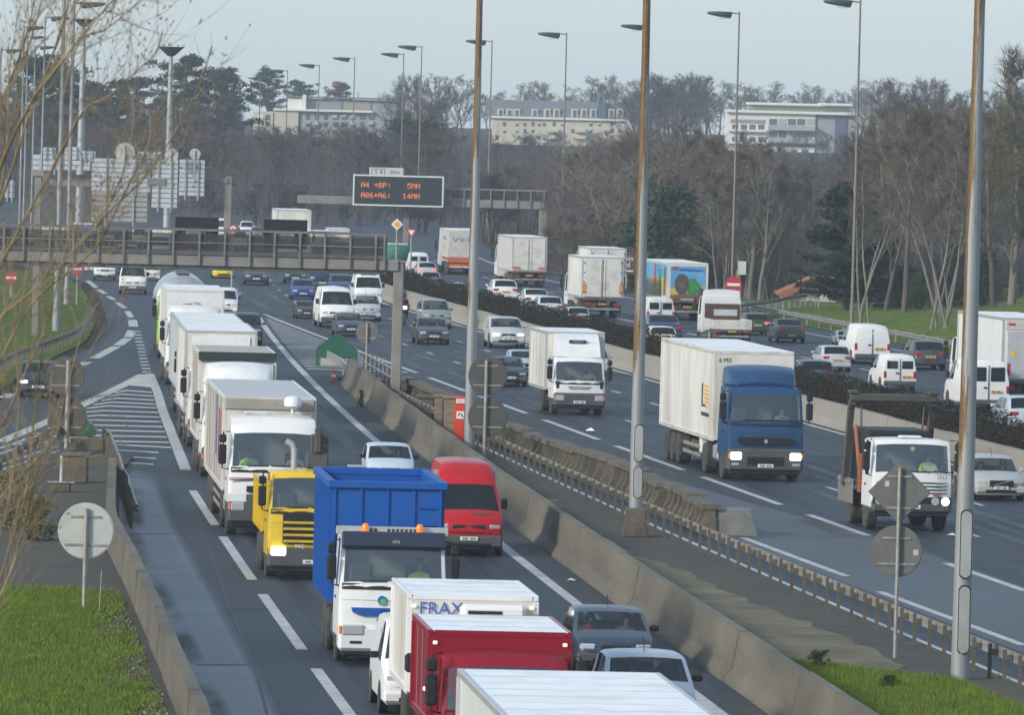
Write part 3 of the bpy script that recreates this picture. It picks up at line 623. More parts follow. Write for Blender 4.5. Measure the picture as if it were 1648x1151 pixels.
FONT = {'A': '0E11111F111111', '4': '0206 0A121F0202', '8': '0E11110E11110E', '6': '0608101E11110E', 'B': '1E11111E11111E', 'P': '1E11111E101010', 'M': '111B1515111111', 'N': '11191513111111', '5': '1F101E0101110E', '1': '040C040404040E', '+': '0004041F040400', ':': '00040400040400', '>': '0004021F020400', ' ': '0'*14}
def dots(m, txt, x, z, pitch, y):
    for ch in txt:
        rows = FONT[ch].replace(' ', ''); rows = [int(rows[i:i+2], 16) for i in range(0, 14, 2)]
        for j, r in enumerate(rows):
            for i in range(5):
                if r >> (4-i) & 1: m.poly([(x+i*pitch, y, z-j*pitch), (x+i*pitch+pitch*.78, y, z-j*pitch), (x+i*pitch+pitch*.78, y, z-j*pitch-pitch*.78), (x+i*pitch, y, z-j*pitch-pitch*.78)])
        x += pitch*6
def gantry_far():
    Y = 640.; t = thing('sign_gantry', 'pale far gantry beam on slim posts carrying the travel time display', 'gantry', (P(874, 400, Y).x, Y+1, 0)); o = Vector(t.location)
    X = lambda x: P(x, 330, Y).x-o.x
    Z = lambda x, y: P(x, y, Y).z
    m = MB(); m.box(X(478), X(881), 0, .9, Z(700, 333), Z(700, 320), .03); m.build('beam', CONCG, t)
    for x0, x1, nm in ((868, 881, 'post'), (649, 659, 'post'), (470, 481, 'post')):
        bx('support_post', CONCG, t, X(x0), X(x1), .1, .85, 0, Z((x0+x1)/2, 335), b=.03)
    for k in range(8):
        x = 725+k*21.5; bx('baluster', CONCG, t, X(x)-.05, X(x)+.05, -.12, -.02, Z(x, 334), Z(x, 305))
    bx('handrail', CONCG, t, X(716), X(881), -.13, -.03, Z(800, 307), Z(800, 304.5))
    m = MB(); m.poly([(X(716), -.015, Z(800, 320)), (X(881), -.015, Z(800, 320)), (X(881), -.015, Z(800, 308)), (X(716), -.015, Z(800, 308))]); m.build('mesh_panel', MESHP, t, 0)
    a, b = P(567.5, 330, Y), P(713.5, 330, Y); w_ = (b.x-a.x)/2; z0, z1 = P(640, 332, Y).z, P(640, 282, Y).z; h = z1-z0
    v = thing('message_display', 'wide dark electronic display with orange lettering and white border over the lanes', 'display', ((a.x+b.x)/2, Y-.2, z0))
    bx('cabinet', pm('display_black', (.018, .023, .026), .5), v, -w_, w_, 0, .8, 0, h, b=.03)
    m = MB(); e = .12
    for q in ((-w_, w_, 0, e), (-w_, w_, h-e, h), (-w_, -w_+e, e, h-e), (w_-e, w_, e, h-e)): m.box(q[0], q[1], -.06, -.003, q[2], q[3], .01)
    m.build('border', pm('border_white', (.6, .62, .62), .5), v)
    m = MB(); p = w_*2*.0072*1.12
    dots(m, 'A4 >BP:', -w_*.82, h*.75, p, -.012); dots(m, '5MN', w_*.2, h*.75, p, -.012)
    dots(m, 'A86+A6:', -w_*.82, h*.42, p, -.012); dots(m, '14MN', w_*.1, h*.42, p, -.012)
    m.build('led_lettering', pm('led_orange', (.5, .12, .03), .5, emit=(1, .25, .06, .8)), v, 0)
    s_ = thing('exit_sign', 'small pale sign board rising behind the electronic display', 'sign', (P(621, 280, Y).x, Y+1.95, Z(620, 322)))
    sw = (P(649, 275, Y).x-P(594, 275, Y).x)/2; sh = Z(620, 270)-s_.location.z
    bx('board', pm('sign_pale', (.5, .52, .5), .5), s_, -sw, sw, 0, .12, 0, sh)
    lettering('S 4', .5, INK, s_, (-sw*.45, -.01, sh-.36)); lettering('250m', .36, INK, s_, (sw*.5, -.01, sh-.36))
    m = MB()
    for q in ((-sw*.86, -sw*.08, sh-.62, sh-.585), (-sw*.86, -sw*.08, sh-.12, sh-.085), (-sw*.86, -sw*.83, sh-.585, sh-.12), (-sw*.11, -sw*.08, sh-.585, sh-.12)): m.box(q[0], q[1], -.012, -.002, q[2], q[3])
    m.build('symbol', INK, s_, 0)
gantry_far()
SLAT = pm('slatted_aluminium', (.52, .56, .6), .42, .3, var=.05, scale=.4)
def slatted(name, label, rects, Y, tops=(), dim=()):
    "backs of direction signs made of horizontal aluminium slats"
    for k, (x0, y0, x1, y1, lb) in enumerate(rects):
        a, b = P(x0, y1, Y), P(x1, y0, Y); t = thing('direction_sign', lb, 'sign', ((a.x+b.x)/2, Y-.02*k, a.z)); w_ = (b.x-a.x)/2; h = b.z-a.z
        m = MB(); n = max(2, int(h/.32))
        for i in range(n): m.box(-w_, w_, 0, .09, h*i/n+.015, h*(i+1)/n-.03, .015)
        m.build('slats', SLAT if k not in dim else pm('dull_slats', (.3, .31, .3), .6, .2), t)
        m = MB(); m.box(-w_+.03, w_-.03, .1, .13, .01, h-.02); m.build('backing', pm('sign_backing', (.2, .22, .24), .6), t)
        m = MB()
        for i in range(max(2, int(w_*2/1.8))): x = -w_+(i+.5)*2*w_/max(2, int(w_*2/1.8)); m.box(x-.05, x+.05, -.12, -.003, -.3, h+.02, .01)
        m.build('stiffener', pm('stiffener_grey', (.34, .36, .38), .6, .3), t)
Yg2 = 565.
t = thing('signpost_gantry', 'concrete gantry beam holding the cluster of slatted sign backs at left', 'gantry', (P(366, 350, Yg2).x, Yg2+.3, 0)); o = Vector(t.location)
X = lambda x: P(x, 290, Yg2).x-o.x
bx('support_post', CONCG, t, -.25, .25, .1, .7, 0, P(366, 284, Yg2).z, b=.03)
bx('beam', CONCG, t, X(60), X(367), 0, .9, P(200, 291, Yg2).z, P(200, 283, Yg2).z, b=.03)
bx('lower_beam', CONCG, t, X(80), X(147), -.1, .8, P(110, 300, Yg2).z, P(110, 289, Yg2).z, b=.03); bx('lower_beam', CONCG, t, X(238), X(267), -1.2, -.75, P(250, 298, Yg2).z, P(250, 286, Yg2).z, b=.03)
slatted('direction_sign', '', [
    (53, 249, 100, 274, 'leftmost pale slatted sign back behind the twigs'), (69, 237, 90, 248, 'tiny slatted sign back topping the left cluster'),
    (84, 250, 146, 273, 'pale slatted sign back above the dark gantry beam'), (104, 236, 130, 249, 'small slatted panel raised above its neighbours between the lamp posts'),
    (131, 243, 154, 253, 'small slatted panel just right of the second lamp post'), (147, 256, 243, 307, 'large bright slatted sign back in the middle of the cluster'),
    (147, 308.5, 238, 356, 'dull grey slatted sign back below the large bright one'), (222, 244, 260, 255, 'narrow slatted panel beneath the twig tips'),
    (244, 256, 287, 334, 'tall bright slatted sign back right of the middle'), (288, 257, 330, 315, 'rightmost slatted sign back of the left cluster'),
    (8, 290, 24, 318, 'pale slatted sign scrap at the far left edge')], Yg2-.6, dim=(6,))
RSB=[(201, 245, 16, 'largest round sign back on the left sign cluster'), (276, 249, 11, 'round sign back hidden behind the floodlight mast'), (314, 248, 9, 'smallest round sign back at the right of the left cluster')]
GREYB = pm('sign_back_grey', (.16, .165, .16), .6, .2, var=.15, scale=2, dirt=(.10, .1, .09), damt=.4, dscale=2)
PALEB = pm('sign_back_pale', (.5, .51, .5), .5, .2, var=.06, scale=2, dirt=(.36, .36, .33), damt=.3, dscale=2)
DARKB = pm('sign_back_dark', (.085, .087, .078), .65, .1, var=.15, scale=2, dirt=(.05, .05, .045), damt=.4, dscale=2)
def sign_back(x, y, r, xb, yb, label, mat=GREYB, shape='disc', more=(), name='road_sign', post=STEEL, pr=.05, stickers=()):
    "the back of a road sign on a post; yb is where the post meets the ground"
    Y = G(xb, yb, .1).y; c = P(x, y, Y); px = P(xb, yb, Y).x; rad = r/ppm(Y)
    t = thing(name, label, 'road sign', (px, Y, .1)); top = c.z-.1+rad*.8
    m = MB(); m.tube([(0, .0, 0), (0, .0, top)], pr, 8); m.build('post', post, t, 40)
    for (cx, cy, rr_, sh) in [(x, y, r, shape)]+list(more):
        q = P(cx, cy, Y); dx, z, ra = q.x-px, q.z-.1, rr_/ppm(Y); m = MB(); n = 28
        if sh == 'disc': poly = [(dx+ra*math.cos(2*math.pi*k/n), z+ra*math.sin(2*math.pi*k/n)) for k in range(n)]
        else: poly = [(dx-ra, z), (dx, z-ra), (dx+ra, z), (dx, z+ra)]
        m.prism(poly, 1, .085, .11); m.prism([(dx+(a-dx)*.965, z+(b-z)*.965) for a, b in poly], 1, .07, .084)
        m.build('panel', mat, t, 20)
        m = MB()
        for s_ in (.5, -.5):
            hw = ra*(.55 if sh == 'disc' else .38)*(1.35 if s_ < 0 and sh == 'disc' else 1.); m.box(dx-hw, dx+hw, .045, .069, z+s_*ra-.03, z+s_*ra+.03, .008)
        m.build('bracket', post, t)
    for (sx, sy, sw, sh) in stickers:
        q = P(sx, sy, Y); bx('sticker', pm('sticker_white', (.45, .45, .43), .6), t, q.x-px-sw/ppm(Y), q.x-px+sw/ppm(Y), .064, .069, q.z-.1-sh/ppm(Y), q.z-.1+sh/ppm(Y), b=0)
    return t
sign_back(138, 855, 45.5, 135, 982, 'large pale round sign back on a post in the left grass', PALEB, pr=.055)
sign_back(105, 605, 31.5, 107, 722, 'two dark round sign backs stacked on one post at the left island nose', DARKB, more=[(107.5, 672, 32, 'disc')], pr=.09)
sign_back(785, 605, 31.5, 779, 742, 'two dark round sign backs stacked on one post by the red emergency post', DARKB, more=[(785, 672, 32, 'disc')], pr=.06)
sign_back(591, 535, 18.5, 589, 598, 'single small round sign back beside the green dome', GREYB)
sign_back(1448, 793, 51, 1440, 1060, 'diamond sign back above a round one on a post by the guardrail', GREYB, 'diamond', more=[(1443, 888, 42, 'disc')], stickers=[(1428, 779, 3.5, 4.5), (1474, 890, 4, 4.5)], pr=.045)
sign_back(1140, 549, 18, 1140, 612, 'dark round sign back showing above the white trailer roof', DARKB)
for x, y, r, lb in RSB:
    c = P(x, y, 563); ra = r/ppm(563); t = thing('road_sign', lb, 'road sign', (c.x, 563, P(x, 256, 563).z)); z = c.z-t.location.z; m = MB(); m.lathe([(ra, 0), (ra, .04)], (0, 0, z), 1, 24); m.build('panel', PALEB, t, 30); m = MB(); m.tube([(0, -.06, -1.6), (0, -.06, z+ra*.7)], .05, 6); m.build('post', STEEL, t, 40)
WHS = pm('sign_white', (.7, .71, .7), .4); REDS = pm('sign_red', (.42, .02, .03), .4); YELS = pm('sign_amber', (.75, .36, .02), .4)
def no_entry(x, y, r, Y, label):
    c = P(x, y, Y); rad = r/ppm(Y); t = thing('no_entry_sign', label, 'road sign', (c.x, Y, gh(c.x, Y))); z = c.z-t.location.z
    m = MB(); m.tube([(0, .08, 0), (0, .08, z+rad*.8)], .05, 8); m.build('post', STEEL, t, 40)
    m = MB(); m.lathe([(rad, 0), (rad, .04)], (0, 0, z), 1, 28); m.build('panel', REDS, t, 30)
    bx('bar', WHS, t, -rad*.76, rad*.76, -.012, -.002, z-rad*.17, z+rad*.17, b=0); return t
no_entry(18, 447, 10.5, 470, 'red no entry sign at the left edge above the grass')
no_entry(124.5, 433, 10, 470, 'red no entry sign partly cut by the walkway gantry')
t = no_entry(1180.5, 458, 13.5, 500, 'red no entry sign beside the lamp post on the right verge'); bx('plate', pm('sign_pale', (.5, .52, .5), .5), t, .25, .75, .14, .17, (P(1188, 442, 500).z), (P(1188, 436, 500).z)+.6, b=0)
Y = 560.; c = P(639, 361, Y); r_ = 9.5/ppm(Y)
t = thing('priority_sign', 'white edged amber diamond sign below the display', 'road sign', (c.x, Y, 0)); m = MB(); m.tube([(0, .1, 0), (0, .1, c.z)], .06, 8); m.build('post', STEEL, t, 40)
for k, (s_, mt, nm) in enumerate(((1, WHS, 'panel'), (.62, YELS, 'centre'))):
    m = MB(); m.prism([(-r_*s_, c.z), (0, c.z-r_*s_), (r_*s_, c.z), (0, c.z+r_*s_)], 1, -.012*k, .03-.033*k); m.build(nm, mt, t, 0)
c = P(661, 375, Y); r_ = 9./ppm(Y)
t = thing('yield_sign', 'red bordered white triangle pointing down, right of the amber diamond', 'road sign', (c.x, Y+4, 0)); m = MB(); m.tube([(0, .1, 0), (0, .1, c.z)], .06, 8); m.build('post', STEEL, t, 40)
for k, (s_, mt, nm) in enumerate(((1, REDS, 'panel'), (.6, WHS, 'centre'))):
    m = MB(); m.prism([(-r_*s_, c.z+r_*.55*s_), (0, c.z-r_*1.1*s_), (r_*s_, c.z+r_*.55*s_)], 1, -.012*k, .03-.033*k); m.build(nm, mt, t, 0)
c = P(375, 369, 470); r_ = 7.5/ppm(470)
t = thing('speed_limit_sign', 'round red ringed speed limit sign above the walkway gantry rail', 'road sign', (c.x, 470, 0)); m = MB(); m.tube([(0, .1, 0), (0, .1, c.z)], .06, 8); m.build('post', STEEL, t, 40)
for k, (s_, mt, nm) in enumerate(((1, REDS, 'panel'), (.72, WHS, 'centre'))):
    m = MB(); m.lathe([(r_*s_, -.012*k), (r_*s_, .03-.033*k)], (0, 0, c.z), 1, 24); m.build(nm, mt, t, 30)
lettering('70', r_*.95, INK, t, (0, -.02, c.z))
Y = 560.; a, b = P(1000, 441, Y), P(1043, 407, Y)
t = thing('brown_sign', 'brown direction sign with white lettering on the right verge, partly behind the white truck', 'road sign', ((a.x+b.x)/2, Y, gh(b.x, Y))); zb = a.z-t.location.z; w_ = (b.x-a.x)/2; h = b.z-a.z
bx('panel', pm('sign_brown', (.10, .042, .026), .5), t, -w_, w_, 0, .1, zb, zb+h)
lettering('oin', .52, WHS, t, (-w_*.45, -.01, zb+h*.72)); lettering('rd', .52, WHS, t, (-w_*.6, -.01, zb+h*.42)); bx('small_lettering', WHS, t, -w_*.9, -w_*.1, -.01, -.002, zb+h*.12, zb+h*.18, b=0)
m = MB(); m.tube([(-w_*.6, .15, 0), (-w_*.6, .15, zb+h)], .07, 6); m.tube([(w_*.6, .15, 0), (w_*.6, .15, zb+h)], .07, 6); m.build('post', STEEL, t, 40)

# ---------------------------------------------------------------- lamp posts
def rusty_pole(name, rust, strength):
    m = pm(name, (.27, .285, .29), .55, .3, var=.1, scale=1.5, stretch=(1, 1, .25))
    t = m.node_tree; n = t.nodes; L = t.links; b = n['Principled BSDF']; src = b.inputs['Base Color'].links[0].from_socket
    tc = n.new('ShaderNodeTexCoord'); mp = n.new('ShaderNodeMapping'); mp.inputs['Scale'].default_value = (3.5, 3.5, .16); L.new(tc.outputs['Object'], mp.inputs[0])
    nz = n.new('ShaderNodeTexNoise'); nz.inputs['Scale'].default_value = 1.; nz.inputs['Detail'].default_value = 7; nz.inputs['Roughness'].default_value = .7; L.new(mp.outputs[0], nz.inputs['Vector'])
    sx = n.new('ShaderNodeSeparateXYZ'); L.new(tc.outputs['Object'], sx.inputs[0])
    ma = n.new('ShaderNodeMath'); ma.operation = 'MULTIPLY_ADD'; ma.inputs[1].default_value = -1.5; L.new(sx.outputs['X'], ma.inputs[0]); zr = n.new('ShaderNodeMapRange'); zr.inputs[1].default_value = 2.6; zr.inputs[2].default_value = 5.5; zr.inputs[3].default_value = -.35; zr.inputs[4].default_value = .03; L.new(sx.outputs['Z'], zr.inputs[0])
    nb = n.new('ShaderNodeMath'); nb.operation = 'MULTIPLY_ADD'; nb.inputs[1].default_value = 2.2; nb.inputs[2].default_value = -.6; L.new(nz.outputs['Fac'], nb.inputs[0])
    az = n.new('ShaderNodeMath'); az.operation = 'ADD'; L.new(nb.outputs[0], az.inputs[0]); L.new(zr.outputs[0], az.inputs[1]); L.new(az.outputs[0], ma.inputs[2])
    r = n.new('ShaderNodeMapRange'); r.inputs[1].default_value = .66-strength; r.inputs[2].default_value = .76-strength; L.new(ma.outputs[0], r.inputs[0])
    n2 = n.new('ShaderNodeTexNoise'); n2.inputs['Scale'].default_value = 6; L.new(tc.outputs['Object'], n2.inputs['Vector'])
    cr2 = n.new('ShaderNodeMix'); cr2.data_type = 'RGBA'; cr2.inputs[6].default_value = (*rust, 1); cr2.inputs[7].default_value = (rust[0]*.35, rust[1]*.4, rust[2]*.6, 1); L.new(n2.outputs['Fac'], cr2.inputs[0])
    mx = n.new('ShaderNodeMix'); mx.data_type = 'RGBA'; L.new(r.outputs[0], mx.inputs[0]); L.new(src, mx.inputs[6]); L.new(cr2.outputs[2], mx.inputs[7]); L.new(mx.outputs[2], b.inputs['Base Color']); return m
POLER = rusty_pole('rusty_lamp_pole', (.2, .12, .045), .04)
POLER2 = rusty_pole('very_rusty_lamp_pole', (.22, .125, .04), .15)
POLEW = pm('pale_lamp_pole', (.37, .385, .385), .5, .25, var=.1, scale=2, dirt=(.22, .2, .15), damt=.35, dscale=1.5, stretch=(1, 1, .3))
POLEF = pm('brown_lamp_pole', (.165, .13, .10), .65, .2, var=.25, scale=.7, dirt=(.25, .23, .2), damt=.4, dscale=.4)
LHEAD = pm('lamp_housing', (.045, .06, .075), .5, .2); LSTEEL = pm('mast_steel', (.34, .37, .39), .5, .3)
def lamp_head(t, H, d, s_=1.):
    m = MB(); m.tube([(0, 0, H-.15), (d*.45*s_, 0, H-.1)], .05, 6); m.build('arm', POLEF, t, 40)
    m = MB()
    for x, hz, hy, zz in ((.4, .12, .17, 0), (1.0, .2, .22, -.03), (1.75, .14, .2, .02)): pass
    prof = [(.42, -.12, .06, .13), (.5, -.30, .07, .19), (1.15, -.22, .09, .21), (1.75, -.1, .07, .17), (1.85, -.03, .04, .1)]
    rings = []
    for x, z0, z1, hy in prof: rings.append([m.vt((d*x*s_, y_*s_, H-.12+z_*s_)) for y_, z_ in ((-hy, z0*.3), (-hy*.7, z0), (hy*.7, z0), (hy, z0*.3), (hy*.8, z1), (-hy*.8, z1))])
    for A, B in zip(rings, rings[1:]):
        for j in range(6): m.face((A[j], A[(j+1) % 6], B[(j+1) % 6], B[j]))
    m.face(rings[0]); m.face(rings[-1]); m.build('lamp_housing', LHEAD, t, 40)
    bx('lamp_glass', LAMPG, t, min(d*.6*s_, d*1.15*s_), max(d*.6*s_, d*1.15*s_), -.12*s_, .12*s_, H-.12-.33*s_, H-.12-.29*s_)
def lamp(x, y, Y, d, label, group=None, xb=None, r0=.105, r1=.055, mat=POLEF, s_=1., base_z=None, H=None):
    top = P(x, y, Y); bxp = top.x if xb is None else xb; z0 = gh(top.x, Y) if base_z is None else base_z
    t = thing('street_lamp', label, 'street lamp', (bxp, Y, z0), group=group); hh = (top.z if H is None else H)-z0; lean = top.x-bxp
    m = MB(); m.tube([(0, 0, 0), (lean*.3, 0, hh*.3), (lean, 0, hh)], [r0, r0*.8, r1], 10); m.build('pole', mat, t, 50); m = MB(); m.tube([(0, 0, -.05), (0, 0, 1.1)], r0*1.15, 10); m.build('base_sleeve', mat, t, 50)
    lamp_head(t, hh, d, s_)
    return t
far_l = 'slim brown street lamp leaning over the distant right carriageway'
for k, (x, y, Y, lb) in enumerate(((1385, -1, 462, 'brown street lamp rising out of the frame beside the dark conifer'), (1190, 18, 530, 'brown street lamp behind the no entry sign on the right verge'), (1045, 39, 600, 'street lamp mostly hidden behind a near rusty pole'), (912, 52, 668, 'brown street lamp left of the white box truck tops, before the cream flats'), (792, 64, 735, 'street lamp just right of a near pole, over the far gantry beam'), (679, 73, 800, 'right one of the two close lamps above the display'), (650, 85, 840, 'left one of the two close lamps above the display'), (571, 92, 880, 'street lamp standing just left of the electronic display'), (514, 103, 950, 'street lamp before the long building, second left of the display'), (463, 112, 1010, 'street lamp before the white end of the long building'))):
    lamp(x, y, Y, -1, lb, 'street lamps along the far right carriageway', s_=1.15 if k < 3 else 1.3)
for x, y, Y in ((419, 124, 1080), (372, 148, 1140), (326, 157, 1200)):
    lamp(x, y, Y, -1, 'thin faraway street lamp without visible head against the dark woods', 'thin far lamps against the woods', s_=.9)
for x, y, Y, xh, lb in ((73, 24, 520, 0, 'left side street lamp with pale pole, head just under the tall mast'), (57, 72, 640, 0, 'shorter left side street lamp behind the twigs'), (39, 40, 580, 0, 'leftmost but one street lamp among the twigs'), (45, 56, 700, 0, 'small street lamp overlapping another among the twigs'), (2, 77, 600, 0, 'street lamp cut by the left edge of the view')):
    lamp(x, y, Y, 1, lb, 'street lamps along the left slip road', s_=.85, mat=rusty_pole('streaky_pole', (.2, .14, .08), 0.))
lamp(104, -30, 418, 1, 'rust streaked left lamp post standing on the verge beside the walkway gantry', s_=1.1, r0=.19, r1=.09, mat=rusty_pole('streaky_pole', (.2, .14, .08), 0.), base_z=0)
lamp(119, 1, 470, 1, 'thin left lamp post with its head cut by the top edge', s_=1.0, r0=.16, r1=.1, mat=rusty_pole('streaky_pole', (.2, .14, .08), 0.))
def near_lamp(xb, yb, xt, z0, r0, r1, mat, label, plates=(), block=False):
    b = G(xb, yb, .1); Y = b.y; top = P(xt, 0, Y); k = (top.x-b.x)/(top.z-.1); H = 20.
    t = thing('street_lamp', label, 'street lamp', (b.x, Y, .1), group='tall near street lamps on the middle strip'); z1 = z0
    if block: bx('plinth', CONCO, t, -.30, .30, -.3, .3, 0, .85, b=.02); bx('plinth_foot', CONCO, t, -.36, .36, -.36, .36, 0, .3, b=.02)
    zj = 10.6
    m = MB(); m.tube([(k*z, 0, z) for z in (z1, 3, 6, zj)], [r0, r0*.93, r0*.86, r0*.75], 16); m.build('pole', mat[0], t, 50)
    m = MB(); m.tube([(k*z, 0, z) for z in (zj+.003, 14, H)], [r0*.70, r0*.6, r1], 14); m.build('upper_pole', mat[1], t, 50)
    for zc, hh in plates:
        m = MB(); a = .12; rr_ = r0*.9; pts = []
        for i in range(24):
            an = 2*math.pi*i/24; px_, pz = a*math.cos(an), a*math.sin(an)+(hh/2-a)*(1 if math.sin(an) > 0 else -1); pts.append((px_+.04, zc+pz))
        m.prism(pts, 1, -rr_*1.12, -rr_*.6); m.build('access_door', POLEW, t, 40)
        m = MB(); m.prism([(a_+(a_-.04)*.16, b_+(b_-zc)*.05) for a_, b_ in pts], 1, -rr_*1.08, -rr_*.6); m.build('door_seal', BLACK, t, 40)
    lamp_head(t, H, -1, 1.1); return t
near_lamp(1545, 1094, 1577, 0, .215, .1, (POLER2, POLER2), 'nearest tall rusty lamp post at right, pale at its foot with two oval doors', ((1.35, 1.5), (3.05, 1.5)))
near_lamp(1022, 864, 1041, .85, .2, .1, (POLER2, POLER2), 'tall rusty lamp post on a square concrete plinth in the middle strip', ((1.6, .9), (2.75, 1.05)), True)
near_lamp(755, 738, 772, 0, .2, .1, (POLER, POLER2), 'tall rust streaked lamp post standing beside the red emergency post')
def high_mast(x, y, Y, hw, label):
    c = P(x, y, Y); t = thing('floodlight_mast', label, 'light mast', (c.x, Y, 0)); s_ = hw/ppm(Y); H = c.z
    m = MB(); m.tube([(0, 0, 0), (0, 0, H*.5), (0, 0, H-.5*s_)], [.34, .27, .17], 12); m.build('pole', LSTEEL, t, 50)
    m = MB(); m.lathe([(s_*.25, H-.62*s_), (s_*.95, H+.02*s_), (s_, H+.05*s_), (s_*.9, H+.06*s_), (.2*s_, H-.45*s_)], n=12); m.build('lamp_crown', LHEAD, t, 30)
    m = MB()
    for k in range(12):
        a = k*math.pi/6; m.box(math.cos(a)*s_*.97-.04, math.cos(a)*s_*.97+.04, math.sin(a)*s_*.97-.04, math.sin(a)*s_*.97+.04, H+.06*s_, H+.24*s_)
    m.build('railing', LSTEEL, t, 0)
    return t
high_mast(275.5, 76, 720, 22, 'tall floodlight mast with basket head clear of the twigs'); high_mast(135, 31, 640, 18, 'tall floodlight mast with basket head behind the thick twigs')
t = thing('garden_lamp', 'black lamp post standing before the orange tiled house', 'street lamp', (P(1288, 480, 540).x, 540, gh(P(1288, 480, 540).x, 540))); zt = P(1288, 406, 540).z-t.location.z
m = MB(); m.tube([(0, 0, 0), (0, 0, zt)], .07, 8); m.build('pole', BLACK, t, 50); m = MB(); m.tube([(-.35, 0, zt+.05), (-.25, 0, zt), (.25, 0, zt), (.35, 0, zt+.05)], [.1, .06, .06, .1], 8); m.build('lamp_head', BLACK, t, 50)
b0 = G(56, 545); z = P(62, 283, b0.y).z
t = thing('concrete_post', 'lone tall concrete post on the left grass passing behind the walkway gantry', 'post', b0); m = MB(); m.box(-.17, .17, -.2, .2, 0, z, .03); m.build('shaft', CONCG, t); bx('cap', CONCG, t, -.28, .28, -.3, .3, z+.002, z+.25)

# ---------------------------------------------------------------- small street furniture
GREEN = pm('marker_green', (.008, .085, .04), .45, var=.15, scale=2, dirt=(.03, .09, .06), damt=.3)
def nose_marker(x0, x1, yb, yt, Yo, label):
    b = G((x0+x1)/2, yb, .02); Y = b.y; w_ = (x1-x0)/2/ppm(Y); H = (yb-yt)/ppm(Y)
    t = thing('nose_marker', label, 'traffic marker', b); m = MB(); rings = []
    prof = [(-w_, .28*H), (-w_, .52*H), (-w_*.9, .62*H), (-w_*.45, .84*H), (-w_*.12, .98*H), (0, H), (w_*.12, .98*H), (w_*.5, .80*H), (w_*.93, .58*H), (w_, .48*H), (w_, .28*H)]
    m.prism(prof, 1, 0, .35); m.prism([(a*.96, .28*H+(z-.28*H)*.95) for a, z in prof], 1, .352, 1.3); m.build('dome', GREEN, t, 40)
    m = MB(); m.box(-w_, -w_+.16, 0, .35, 0, .279*H, .01); m.box(w_-.16, w_, 0, .35, 0, .279*H, .01); m.build('leg', GREEN, t)
    bx('ballast', pm('ballast_grey', (.33, .36, .35), .7, dirt=(.2, .2, .19), damt=.4), t, -w_+.2, w_-.2, .05, .9, 0, .27*H, b=.03); return t
nose_marker(508, 575, 590, 538, 0, 'green domed lane divider marker at the head of the right striped area')
nose_marker(92, 152, 716, 664, 0, 'green lane divider marker behind the stacked round sign backs at left')
b0 = G(119, 778, .1); t = thing('concrete_block', 'grey concrete ballast block under the left double sign', 'block', b0); bx('block', CONCO, t, -.42, .42, 0, .8, 0, .85, b=.04); bx('ledge', CONCO, t, -.5, .5, -.05, .85, .852, .95, b=.02)
b0 = G(98, 792, .1); t = thing('marker_post', 'short white post on a small concrete foot at the left island', 'post', b0); bx('foot', CONCO, t, -.3, .3, -.2, .2, 0, .28, b=.03); m = MB(); m.tube([(0, 0, .28), (0, 0, 1.15)], .05, 8); m.build('post', PALEB, t, 40); bx('base_plate', STEEL, t, -.42, .42, -.25, .25, .282, .32)
b0 = G(138, 726, .1); t = thing('low_wall', 'low pale concrete block wall across the left island nose', 'wall', b0); bx('wall', CONCO, t, -.55, .62, 0, .4, 0, .45, b=.03)
b0 = G(160, 985, .12); t = thing('thin_stake', 'thin metal stake in the left grass beside the pale sign', 'stake', b0); m = MB(); m.tube([(0, 0, 0), (.03, 0, 1.0)], .015, 6); m.build('rod', STEEL, t, 40)
# emergency telephone
b0 = G(739, 724, .1); Y = b0.y; t = thing('emergency_post', 'red roadside emergency telephone post with white pictogram plates', 'emergency telephone', b0); H = P(739, 638, Y).z-.1
REDP = pm('emergency_red', (.62, .045, .012), .45, dirt=(.4, .06, .03), damt=.3)
bx('cabinet', REDP, t, -.22, .16, 0, .4, 0, H*.84, b=.02); bx('head', REDP, t, -.16, .16, .02, .36, H*.842, H, b=.02)
bx('top_plate', WHS, t, -.15, .15, .005, .018, H*.87, H*.95, b=0); bx('pictogram', WHS, t, -.13, .14, -.014, -.002, H*.58, H*.72, b=0); lettering('SOS', .12, REDS, t, (0, .0, H*.91))
m = MB(); m.tube([(-.08, -.022, H*.63), (-.03, -.022, H*.68), (.05, -.022, H*.67), (.09, -.022, H*.61)], .018, 6); m.build('handset_symbol', INK, t, 40)
# cone, fallen red and white barrier, loose rails
b0 = G(537, 614); t = thing('traffic_cone', 'small red traffic cone at the broken end of the barrier', 'cone', b0); m = MB(); m.lathe([(.14, .04), (.045, .5), (.035, .52)], n=14); m.build('cone', REDP, t, 30); bx('foot', REDP, t, -.22, .22, -.22, .22, 0, .039); m = MB(); m.lathe([(.112, .2), (.088, .32)], n=14); m.build('band', WHS, t, 30)
b0 = G(602, 622, .1); t = thing('fallen_barrier', 'toppled red and white plastic barrier leaning behind the concrete wall', 'barrier', b0)
for k in range(5):
    m = MB(); m.M = Matrix.Translation((-.42+k*.2, .2*k, .35-.055*k)) @ Matrix.Rotation(.5, 4, 'Y'); m.box(-.1, .1, -.06, .06, -.16, .16, .03); m.build('panel', REDP if k % 2 == 0 else pm('barrier_blue_white', (.4, .45, .55), .5), t)
b0 = G(566, 618); t = thing('crash_rail', 'bent shiny rail end bolted to the start of the concrete barrier', 'guardrail', b0); m = MB()
q = [G(525, 590)-b0, G(548, 604)-b0, G(560, 618)-b0, G(571, 626)-b0]
for k in range(3): m.prism([(q[k].x, q[k].y), (q[k+1].x, q[k+1].y), (q[k+1].x+.06, q[k+1].y+.1), (q[k].x+.06, q[k].y+.1)], 2, .4, .75)
m.build('rail', pm('shiny_rail', (.5, .5, .48), .3, .5), t, 20)
